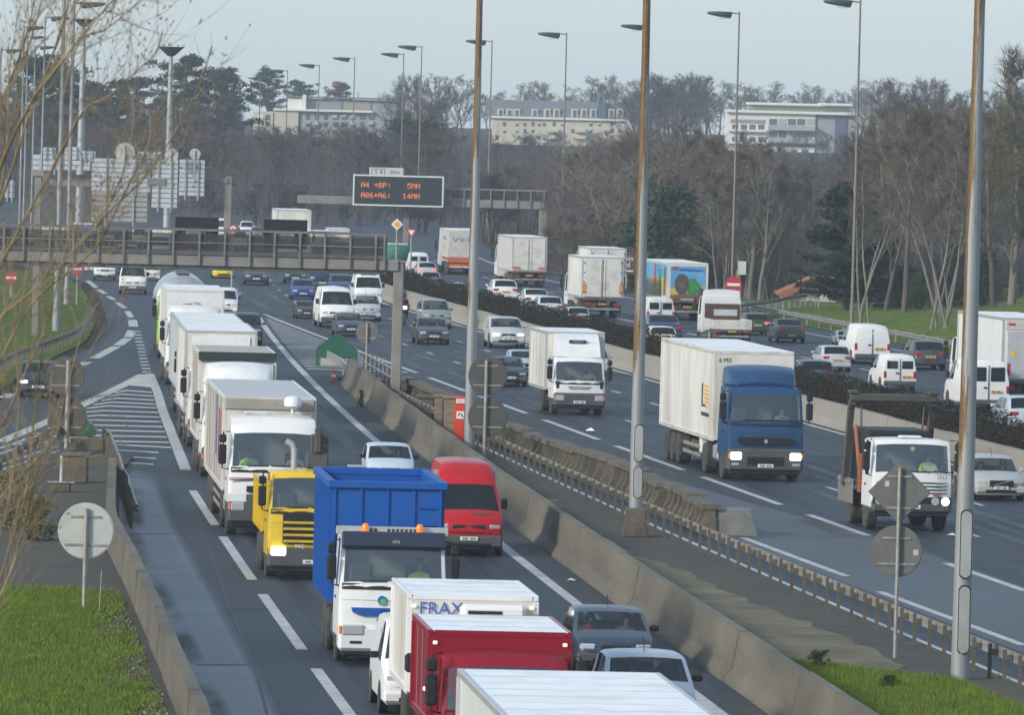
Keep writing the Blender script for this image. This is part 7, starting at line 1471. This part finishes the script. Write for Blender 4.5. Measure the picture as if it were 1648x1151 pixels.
# ---------------------------------------------------------------- main carriageway (towards the camera)
FC = [('sport', 341, 377, 448, ('bright_yellow', (.78, .56, .01)), 'low yellow sports car under the walkway gantry', {}), ('sedan', 393, 432, 459, ('dark_slate', (.04, .05, .065)), 'dark saloon right of the yellow sports car', {}),
 ('sedan', 457, 494, 457, ('dark_green', (.025, .05, .045)), 'dark green saloon left of the dark blue van', {}), ('van', 497, 541, 467, ('van_blue', (.02, .03, .07)), 'dark blue van beyond the white vans', {'dark_bumper': True}),
 ('hatch', 469, 507, 483, ('royal_blue', (.03, .06, .22)), 'bright blue hatchback before the dark blue van', {'lit': False}), ('sedan', 477, 511, 513, ('black_car', (.03, .035, .04)), 'black saloon beside the white van', {'dark_bumper': True}),
 ('van', 515, 571, 528, WHITE, 'white van in front, its left side in view, near the green dome', {'dark_bumper': True}), ('hatch', 530, 570, 477, ('mid_blue', (.04, .06, .16)), 'blue car squeezed behind the white vans', {}),
 ('highvan', 570, 616, 494, WHITE, 'white high roof van with green lettering over its windscreen', {}), ('mpv', 570, 614, 517, ('silver_mpv', (.42, .44, .47)), 'silver people carrier beside the white van', {}),
 ('sedan', 542, 587, 542, ('midnight', (.035, .05, .085)), 'midnight blue saloon behind the small round sign back', {'dark_bumper': True}), ('mpv', 679, 727, 529, ('grey_green', (.2, .245, .225)), 'grey green people carrier following the black saloon', {'people': ((.36, NAVY, 'driver of the grey green people carrier'),)}),
 ('sedan', 673, 724, 555, ('blue_black', (.04, .05, .07)), 'blue black saloon with two people, left of the near lamp post', {'dark_bumper': True, 'people': ((.36, GREYJ, 'driver of the blue black saloon'), (-.36, REDJ, 'passenger of the blue black saloon'))}),
 ('hatch', 789, 846, 561, ('silver_hatch', (.42, .44, .46)), 'silver hatchback with one bright headlamp right of the near lamp post', {'lit': True}), ('sedan', 793, 849, 623, ('deep_green', (.02, .035, .045)), 'dark green saloon partly hidden by the small white lorry', {'dark_bumper': True}),
 ('hatch', 822, 866, 603, ('ice_blue', (.35, .4, .46)), 'light blue car roof behind the small white lorry', {}), ('hatch', 934, 985, 606, ('silver_two', (.38, .4, .42)), 'silver car peeping out at the right of the small white lorry', {}),
 ('estate', 1568, 1652, 807, ('silver_estate', (.36, .365, .35)), 'silver estate car right of the nearest lamp post', {'people': ((.4, NAVY, 'driver of the silver estate car'), (-.4, GREYJ, 'passenger of the silver estate car'))}),
 ('van', 1722, 1862, 905, WHITE, 'white van entering at the right edge of the view', {'dark_bumper': True})]
for kd, x0, x1, yb, cl, lb, kw in FC:
    t = car(kd, XC, x0, x1, yb, cl, lb, **kw)
    if 'green lettering' in lb: bx('roof_lettering', pm('green_ink', (.03, .25, .2), .5), t, -.5, .5, 1.33, 1.42, 2.14, 2.26)
    if kd == 'estate': m = MB(); m.box(-.42, .42, -.16, -.12, .52, .72, .02); m.build('grille', BLACK, t); m = MB(); m.prism([(-.3, .54), (-.24, .54), (.3, .7), (.24, .7)], 1, -.17, -.161); m.build('grille_bar', ALU, t, 0)
# motorcycle and rider
g = G(651, 523); s_ = 14/ppm(g.y)/.75; t = thing('motorcycle', 'motorcycle with a lit headlamp riding behind the gantry post', 'motorcycle', g, math.atan(slope(XC, g.y)))
for y in (.3, 1.65): wheel(t, 0, y, .32, .14)
m = MB(); m.box(-.16, .16, .45, 1.5, .35, .8, .1); m.box(-.2, .2, .4, .9, .75, 1.0, .08); m.tube([(0, .3, .35), (0, .55, 1.0)], .05); m.build('frame', BLACK, t); m = MB(); m.box(-.27, .27, .12, .6, .75, 1.15, .1); m.build('fairing', paint('black_bike', (.03, .03, .035)), t)
bx('headlight', LAMPON, t, -.12, .12, .08, .125, .86, 1.04, b=.03); bx('windscreen', GLASSD, t, -.2, .2, .25, .3, 1.15, 1.4, b=.02); m = MB(); m.tube([(-.4, .62, 1.06), (0, .55, 1.05), (.4, .62, 1.06)], .025); m.build('handlebar', BLACK, t, 40)
v = Matrix.Rotation(t.rotation_euler.z, 4, 'Z') @ Vector((0, 1.02, .78)); o = person('motorcyclist in red jacket and dark helmet on the motorcycle', Vector(g)+v, t.rotation_euler.z, REDJ, True, 1.12)
hm = MB(); hm.lathe([(.06, .62), (.13, .66), (.15, .77), (.13, .87), (.05, .93)], (0, 0, 0), 2, 14); hm.build('helmet', pm('helmet_dark', (.05, .05, .06), .25), o, 60)
# small white lorry
t = LT('iveco', 889, 974, 669, 'small white box lorry with blue name plate on its roof fairing', 2.2, XC, name='box_lorry')
cab(t, 2.2, ws0=1.45, ws1=2.2, top=2.4, D=1.75, lit=False, headz=.72, headw=.36, rake=.3, wheel_y=1.1, bz0=.38, zb=1.0); chassis(t, 1.2, 6.8, [4.7], 2.1, .9)
zt = (13-(545+0-150)/ppm(t.location.y+2.))/t.scale[0]; zt = 3.42
cargo(t, 1.9, 7.6, .98, zt, 2.4, BOXW, BOXR, ALU, ribs=5); m = MB(); pr = [(.5, 2.42), (1.0, 2.42), (1.86, 2.42), (1.86, zt-.06), (1.5, zt-.1), (.9, 2.9)]
m.prism([(y, z) for y, z in pr], 0, -.92, .92); m.build('roof_fairing', WHITE, t, 50); q = bx('name_plate', NAVYP, t, -.36, .36, .93, 1.12, 2.98, 3.12, b=.02); lettering('IVECO', .15, ALU, t, (0, .925, 3.05))
m = MB(); m.box(-.5, .5, -.05, -.035, 1.17, 1.2); m.box(-.42, .42, -.05, -.035, 1.1, 1.14); m.build('grille', BLACK, t, 0)
for s_ in (-1, 1): bx('air_duct', BLACK, t, s_*.92-.06, s_*.92+.06, -.02, .08, 1.12, 1.42, b=.02)
occupant(t, .55, .95, 1.12, GREYJ, 'driver in grey in the small white lorry')
# blue articulated lorry
t = LT('renault', 1168, 1293, 775, 'dark blue articulated lorry pulling a long white box trailer', 2.48, XC, name='articulated_lorry')
cab(t, ws0=1.92, ws1=2.75, top=3.0, D=2.2, col=NAVYP, bump=TRIM, lit=True, headz=.80, headw=.36, fair=(3.6, NAVYP, 2.15), visor=None, zb=1.1); chassis(t, 1.5, 6.8, [5.2])
m = MB(); m.prism([(-.95, 1.33), (-.8, 1.16), (.8, 1.16), (.95, 1.33), (.8, 1.4), (-.8, 1.4)], 1, -.09, .0); m.build('grille', BLACK, t, 0); m = MB(); m.prism([(0, 1.2), (.07, 1.28), (0, 1.36), (-.07, 1.28)], 1, -.11, -.091); m.build('emblem', ALU, t, 0)
bx('lower_grille', BLACK, t, -.6, .6, -.13, -.121, .5, .78, b=0)
for s_ in (-1, 1): bx('fog_lamp', LAMPG, t, s_*.98-.12, s_*.98+.12, -.13, -.118, .5, .58, b=.003)
zt = (13-(565-9-150)/ppm(t.location.y+3.))/t.scale[0]; semi(t, 2.95, 15.6, min(zt, 4.3), mat=BOXW, edge=WHITED)
zz = min(zt, 4.3); m = MB()
for k in range(6): m.box(-1.268, -1.252, 4.4-k*0, 5.5-k*.0, zz-1.25-k*.13, zz-1.18-k*.13)
m.build('side_stripes', pm('amber_ink', (.6, .4, .08), .5), t, 0); m = MB(); m.box(-1.268, -1.252, 5.7, 5.9, zz-1.9, zz-1.15); m.box(-1.268, -1.252, 5.0, 5.7, zz-1.9, zz-1.82); m.box(-1.268, -1.252, 4.2, 5.9, zz-2.2, zz-2.08); m.build('side_lettering', INK, t, 0)
lettering('6 M3', .2, INK, t, (-.95, 2.93, zz-.3)); m = MB(); m.tube([(.35, 2.85, 1.3), (.35, 2.85, 2.2)], .05); m.build('air_hose', BLACK, t, 40); bx('fuel_tank', ALU, t, -1.22, -.7, 2.2, 3.4, .5, 1.05, b=.1); bx('side_tank', BOXW, t, -1.2, -.9, 6.2, 6.6, .6, 1.1, b=.03)
occupant(t, .66, 1.0, 1.5, GREYJ, 'driver in pale grey at the wheel of the dark blue lorry')
# skip loader
t = LT('skiploader', 1398, 1533, 856, 'white skip loader lorry with tall grey lifting arms, behind the diamond sign back', 2.45, XC, name='skip_lorry')
cab(t, 2.4, ws0=1.72, ws1=2.52, top=2.66, D=1.75, bump=TRIM, bz0=.55, zb=1.0, head=False, rake=.12, round_=.1, wheel_y=1.2, cowl=False)
m = MB()
for k in range(4): m.box(-1.05, 1.05, -.055, -.04, 1.12+k*.1, 1.15+k*.1)
m.build('louvre', BLACK, t, 0); bx('grille', BLACK, t, -1.16, 1.16, -.13, -.02, .82, 1.02, b=.01); lettering('2013', .15, INK, t, (.88, -.055, 1.6)); bx('red_badge', REDS, t, .62, .86, -.062, -.056, 1.0+.05, 1.09, b=0)
for s_ in (-1, 1):
    for q, mt in ((.98, LAMPON), (.68, LAMPG)):
        m = MB(); m.lathe([(.12, -.16), (.12, -.1)], (s_*q, 0, .9), 1, 16); m.build('headlight', mt if s_ > 0 else LAMPG, t, 30)
bx('roof_vent', WHITE, t, -.3, .35, .5, 1.0, 2.71, 2.78, b=.03); m = MB(); m.lathe([(.07, -.0), (.07, .012)], (.02, .17, 2.42), 1, 14); m.build('windscreen_disc', WHS, t, 0); bx('paper', WHS, t, .42, .68, .11, .12, 1.78, 1.93, b=0)
chassis(t, 1.2, 6.4, [4.3], 2.3, .95); bx('skip', BLACK, t, -1.0, 1.0, 2.3, 5.2, 1.2, 2.85, b=.1)
ARM = pm('lifting_arm_grey', (.05, .05, .05), .7, .1, dirt=(.085, .07, .055), damt=.5); ORG = paint('hydraulic_orange', (.34, .085, .03), damt=.55)
for s_ in (-1, 1):
    m = MB(); m.prism([(4.6, 1.1), (5.0, 1.1), (4.0, 3.65), (3.6, 3.8), (3.6, 3.55), (3.75, 3.4)], 0, s_*1.22-.08, s_*1.22+.08); m.build('lifting_arm', ARM, t, 0)
    m = MB(); m.tube([(s_*1.06, 2.7, 1.2), (s_*1.06, 3.9, 2.9)], .07, 10); m.build('hydraulic_ram', ORG, t, 40)
    m = MB(); m.box(s_*1.1-.1, s_*1.1+.1, 2.2, 2.6, 1.0, 2.15, .02); m.build('ram_cover', ORG, t); m = MB(); m.box(s_*1.2-.03, s_*1.2+.03, 3.3, 5.9, .6, 1.35, .02); m.box(s_*1.12-.16, s_*1.12+.14, 3.4, 5.8, 1.2, 1.3, .02); m.build('side_plate', pm('lift_grey', (.2, .195, .18), .7, dirt=(.12, .1, .08), damt=.4), t)
m = MB(); m.box(-1.3, 1.3, 3.5, 3.85, 3.66, 3.88, .03); m.box(-1.34, -1.06, 3.45, 3.9, 3.881, 3.98, .02); m.box(1.06, 1.34, 3.45, 3.9, 3.881, 3.98, .02); m.build('crossbeam', ARM, t)
m = MB()
for s_ in (-1, 1):
    for k in range(2): m.tube([(s_*.95, 3.7, 3.66), (s_*.9, 3.7+k*.3, 2.4)], .02, 4)
m.build('chain', TRIM, t, 0); occupant(t, .62, .9, 1.42, HIVIS, 'driver in a yellow green vest in the white skip loader')
# ---------------------------------------------------------------- far carriageway (moving away)
RC = [('kangoo', 657, 690, 442, WHITE, 'white small van behind the green covered load', {'glass': None}), ('hatch', 672, 703, 449, ('silver_a', (.42, .44, .46)), 'silver hatchback with red lamps below the white small van', {'tail_on': True}), ('hatch', 677, 710, 466, ('silver_b', (.38, .4, .42)), 'silver hatchback just above the hedge at its far end', {}),
 ('hatch', 719, 752, 484, ('pale_roof', (.45, .5, .56)), 'pale blue car roof above the hedge left of the near lamp post', {}), ('hatch', 793, 834, 486, ('white_a', (.68, .69, .69)), 'white hatchback above the hedge right of the near lamp post', {}), ('sedan', 845, 886, 500, ('white_b', (.66, .67, .68)), 'white car roof above the hedge, left of the box lorry', {}), ('hatch', 866, 907, 513, ('white_blue', (.5, .54, .6)), 'bluish white car roof close by the box lorry wheels', {}), ('hatch', 913, 950, 527, ('pale_c', (.45, .48, .52)), 'pale car roof just showing over the hedge beneath the box lorry', {}),
 ('kangoo', 1039, 1086, 529, WHITED, 'white small van with two square rear windows under the painted lorry', {}), ('sedan', 1046, 1099, 552, ('car_blue', (.03, .05, .13)), 'blue saloon behind the white small van with square windows', {}), ('hatch', 1045, 1091, 566, ('cream_white', (.62, .61, .5)), 'creamy white hatchback next to the hedge, right of the pole', {}), ('hatch', 1088, 1126, 580, ('sky_blue', (.36, .42, .5)), 'light blue car roof over the hedge, left of the dark round sign', {}),
 ('hatch', 1199, 1240, 540, ('bottle_green', (.03, .055, .045)), 'bottle green car with one red lamp lit beside the white cab', {'tail_on': True}), ('sedan', 1252, 1297, 552, ('charcoal', (.045, .05, .06)), 'charcoal saloon with yellow plate on the right carriageway', {}), ('hatch', 1323, 1371, 599, ('silver_c', (.42, .44, .47)), 'silver hatchback with red lamps right of the blue lorry', {}), ('expert', 1373, 1433, 587, WHITE, 'white windowless panel van at the foot of the grass bank', {'doorwin': False}), ('hatch', 1347, 1374, 556, ('steel_blue', (.25, .3, .34)), 'light steel blue car ahead of the windowless white van', {}),
 ('hatch', 1470, 1524, 596, ('gunmetal', (.045, .055, .065)), 'gunmetal hatchback right of the windowless white van', {}), ('kangoo', 1420, 1475, 630, WHITE, 'white small van with twin rear windows over the hedge, near the skip loader', {}), ('van', 1554, 1625, 662, WHITE, 'white van with twin rear windows right of the nearest lamp post', {}), ('hatch', 1288, 1345, 630, ('dusk_blue', (.05, .07, .11)), 'dark blue car roof over the hedge right of the blue lorry', {}), ('hatch', 1622, 1692, 700, ('pale_d', (.4, .46, .52)), 'light blue car with red lamp at the right edge above the hedge', {})]
for kd, x0, x1, yb, cl, lb, kw in RC: car(kd, XD, x0, x1, yb, cl, lb, rear=True, **kw)
def RT(x0, x1, yb, L, label, name='box_lorry', Wn=2.5): return place(XD, x0, x1, yb, Wn, True, L, None, name, label, 'lorry')
def rtop(t, L, yt, x): return (13-(yt-.026*(x-824)-150)/ppm(t.location.y-L))/t.scale[0]
t = RT(936, 1001, 512, 8.5, 'white box lorry with orange reflectors and twin rear doors'); L = 8.5; cab(t, ws0=1.6, ws1=2.4, top=2.6, D=1.8); chassis(t, 1.4, 8.4, [6.3]); cargo(t, 2.1, L, 1.25, rtop(t, L, 414, 968), roof=BOXR); zt = rtop(t, L, 414, 968); rear_doors(t, L, 1.25, zt)
for s_ in (-1, 1): bx('reflector', pm('reflector_orange', (.7, .24, .03), .4), t, s_*(1.25-.14)-.1, s_*(1.25-.14)+.1, L+.05, L+.06, 1.5, 2.1, b=0)
t = RT(950, 1006, 472, 9, 'white box lorry mostly hidden behind another one with orange reflectors'); cab(t); chassis(t, 1.4, 8.8, [6.8]); zt = rtop(t, 9, 400, 978); cargo(t, 2.2, 9, 1.2, zt); rear_doors(t, 9, 1.2, zt)
t = RT(1074, 1137, 516, 13.5, 'articulated lorry with a colourful farm picture covering its trailer', 'articulated_lorry'); L = 13.5; zt = rtop(t, L, 424, 1105); cab(t); semi(t, 2.6, L, zt, edge=WHITED, z0=1.3); rear_frame(t, L, 1.3, lamps=TAIL)
SKYB = pm('picture_sky', (.10, .32, .55), .5, var=.35, scale=1.2); PYEL = pm('picture_straw', (.52, .40, .10), .5, var=.3, scale=3); PGRN = pm('picture_green', (.03, .22, .05), .5, var=.4, scale=5); PBRN = pm('picture_brown', (.14, .09, .05), .5, var=.3, scale=4); PGRY = pm('picture_tyre', (.06, .065, .065), .6, var=.5, scale=8)
z0 = 1.4; h = zt-1.6; pic = bx('picture', SKYB, t, -1.14, 1.14, L+.013, L+.02, z0, z0+h, b=0)
def flat(mat, poly, k): m = MB(); m.prism([(-1.14+2.28*(1-a), z0+h*b) for a, b in poly], 1, L+.021+.003*k, L+.023+.003*k); m.build('picture', mat, pic, 0)
circ = lambda cx, cy, rx, ry, n=20: [(cx+rx*math.cos(2*math.pi*i/n), cy+ry*math.sin(2*math.pi*i/n)) for i in range(n)]
flat(PYEL, [(0, 0), (1, 0), (1, .42), (.7, .36), (.3, .4), (0, .3)], 0); flat(PBRN, [(0, 0), (1, 0), (1, .12), (.5, .16), (0, .1)], 1); flat(PGRN, [(.5, .12), (.85, .12), (.9, .3), (.8, .5), (.62, .56), (.5, .4)], 2); flat(PGRN, [(.52, .5), (.75, .5), (.72, .62), (.54, .62)], 3); flat(PGRY, circ(.33, .44, .21, .33), 4); flat(PBRN, circ(.33, .42, .08, .12), 5); flat(PGRY, circ(.88, .2, .09, .15), 6)
flat(REDS, [(.05, .9), (.2, .9), (.22, .97), (.07, .97)], 7); flat(pm('picture_blue', (.03, .1, .4), .5), [(.24, .86), (.92, .84), (.92, .9), (.24, .93)], 7)
for x0, x1, mt, za, zb in ((3, L-.3, SKYB, 1.5, zt-.15), (5, L-.6, PYEL, 1.55, 1.55+(zt-1.7)*.55), (9.5, 10.3, PGRN, 1.6, 3.2), (7.4, 8.0, REDS, 2.0, 3.5), (11.5, 12.3, PBRN, 1.6, 3.3)):
    k = (SKYB, PYEL, PGRN, REDS, PBRN).index(mt)
    for s_ in (1, -1): m = MB(); m.box(s_*1.252+min(0, s_*(.004+.003*k)), s_*1.252+max(0, s_*(.004+.003*k)), x0, x1, za, zb); m.build('picture', mt, t, 0)
for s_ in (-1, 1): bx('reflector', TAIL, t, s_*.82-.3, s_*.82+.3, L+.052, L+.062, 1.32, 1.46, b=0)
t = RT(824, 878, 462, 12, 'pale grey white lorry with dusty rear doors and orange reflectors, left of the pair'); L = 12; zt = rtop(t, L, 382, 851); cab(t); semi(t, 2.6, L, zt, axles=2, mat=pm('dusty_box', (.5, .5, .49), .6, dirt=(.36, .35, .33), damt=.4)); rear_doors(t, L, 1.2, zt, hinges=False)
for s_ in (-1, 1): bx('reflector', pm('reflector_red_orange', (.6, .12, .04), .4), t, s_*.95-.26, s_*.95+.26, L+.08, L+.09, 1.35, 1.5, b=0)
t = RT(721, 768, 442, 12, 'white tilt trailer on a bright orange chassis behind the near lamp post', 'articulated_lorry'); L = 12; zt = rtop(t, L, 371, 745); cab(t, col=WHITE); cargo(t, 2.6, L, 1.45, zt, mat=pm('cream_tilt', (.52, .5, .45), .6, dirt=(.38, .36, .32), damt=.3), edge=WHITED); chassis(t, 1.5, L, [L-1.5, L-2.8, L-4.1, 4.6])
ORC = paint('chassis_orange', (.55, .12, .02), damt=.3); bx('tail_board', ORC, t, -1.2, 1.2, L-.05, L+.04, 1.0, 1.44); bx('rear_bumper', ORC, t, -1.2, 1.2, L-.1, L+.03, .55, .9); bx('side_rail', ORC, t, -1.24, -1.16, 5, L-.1, 1.2, 1.44); bx('side_rail', ORC, t, 1.16, 1.24, 5, L-.1, 1.2, 1.44); bx('lamp_bar', WHITED, t, -1.1, 1.1, L+.031, L+.05, .58, .7)
for s_ in (1, -1):
    m = MB(); m.box(s_*1.252, s_*1.262, 6.5, 9.2, zt-.9, zt-.6); m.box(s_*1.252, s_*1.262, 6.3, 7.0, zt-1.7, zt-1.4); m.build('side_lettering', pm('pale_logo_blue', (.12, .25, .42), .6), t, 0)
for pq in ((-.95, -.55, .75, 1.15), (-.35, -.25, .6, 1.15)): pass
m = MB()
for a in ((.95, .7, .55), (.4, .15, .0)): m.prism([(a[0], zt-.62), (a[0]-.1, zt-.62), (a[1]-.05, zt-1.0), (a[1]+.05, zt-1.0)], 1, L+.013, L+.02); m.prism([(a[2], zt-.62), (a[2]-.1, zt-.62), (a[1]-.05, zt-1.0), (a[1]+.05, zt-1.0)], 1, L+.021, L+.026)
m.box(-.75, -.35, L+.013, L+.02, zt-.95, zt-.66); m.build('rear_lettering', pm('pale_logo_blue', (.12, .25, .42), .6), t, 0)
t = RT(623, 659, 438, 7, 'open lorry with a dark green sheet tied over its load', 'sheeted_lorry'); L = 7; cab(t, ws0=1.5, ws1=2.1, top=2.3); chassis(t, 1.4, 7, [5.2]); m = MB(); zt = rtop(t, L, 395, 641); m.box(-1.2, 1.2, 2.2, L, 1.2, min(zt, 3.5), .25); m.build('green_sheet', pm('green_sheet', (.02, .13, .1), .6, var=.3, scale=2, bump=.8, bscale=3), t, 60); bx('load_bed', CHASS, t, -1.22, 1.22, 2.1, L+.02, 1.0, 1.19); bx('sheet_edge', WHITED, t, -1.05, 1.05, 2.6, L-.3, min(zt, 3.5)+.003, min(zt, 3.5)+.1, b=.04)
# white tractor unit and its brown board
t = RT(1146, 1210, 556, 6.3, 'white lorry cab with a brown backboard and low white bed, no trailer', 'flatbed_lorry'); L = 6.3; cab(t, ws0=1.9, ws1=2.7, top=2.95, D=2.1, fair=(3.35, WHITE, 2.0)); chassis(t, 1.4, 6.2, [5.0])
bx('backboard', pm('brown_board', (.07, .03, .02), .7), t, -1.12, 1.12, 2.2, 2.28, 1.3, 2.5); bx('rear_window', pm('bright_rear_window', (.4, .44, .46), .2), t, -.95, .55, 2.281, 2.29, 1.75, 2.15, b=0)
bx('load_bed', WHITED, t, -1.24, 1.24, 2.4, L, 1.0, 1.2); bx('bed_side', WHITED, t, -1.24, -1.18, 2.4, L, 1.205, 1.6); bx('bed_side', WHITED, t, 1.18, 1.24, 2.4, L, 1.205, 1.6); bx('tail_board', WHITED, t, -1.17, 1.17, L-.06, L, 1.205, 1.6); rear_frame(t, L, 1.0)
# white box lorry at right edge
t = RT(1611, 1706, 658, 11.5, 'white box lorry with grey roller rear door cut by the right edge'); L = 11.5; zt = rtop(t, L, 512, 1655); cab(t, ws0=1.6, ws1=2.4, top=2.7, D=1.8); chassis(t, 1.4, 11.2, [8.8]); cargo(t, 2.0, L, 1.2, zt, mat=WHITE); bx('roller_door', pm('roller_grey', (.42, .43, .44), .5), t, -1.08, 1.08, L+.013, L+.04, 1.25, zt-.55); bx('header_panel', pm('header_beige', (.5, .47, .42), .5), t, -1.15, 1.15, L+.013, L+.03, zt-.5, zt-.12); rear_frame(t, L, 1.2); bx('yellow_label', PLATEY, t, .72, .9, L+.041, L+.05, 2.2, 2.45, b=0); bx('reflector', TAIL, t, .95, 1.07, L+.041, L+.06, 1.4, 1.9, b=0); bx('small_lettering', REDS, t, .75, 1.05, L+.031, L+.04, zt-.32, zt-.22, b=0)
# ---------------------------------------------------------------- winter haze
m = MB(); m.box(-460, 460, -30, 2200, -1.2, 34)
hz_ = bpy.data.materials.new('haze'); hz_.use_nodes = True; n = hz_.node_tree.nodes; n.clear(); o_ = n.new('ShaderNodeOutputMaterial'); v_ = n.new('ShaderNodeVolumePrincipled')
v_.inputs['Color'].default_value = (.76, .87, 1.0, 1); v_.inputs['Density'].default_value = 0.00016; v_.inputs['Anisotropy'].default_value = 0.
hz_.node_tree.links.new(v_.outputs[0], o_.inputs['Volume']); tag(m.build('haze', hz_, smooth=0), kind='stuff')
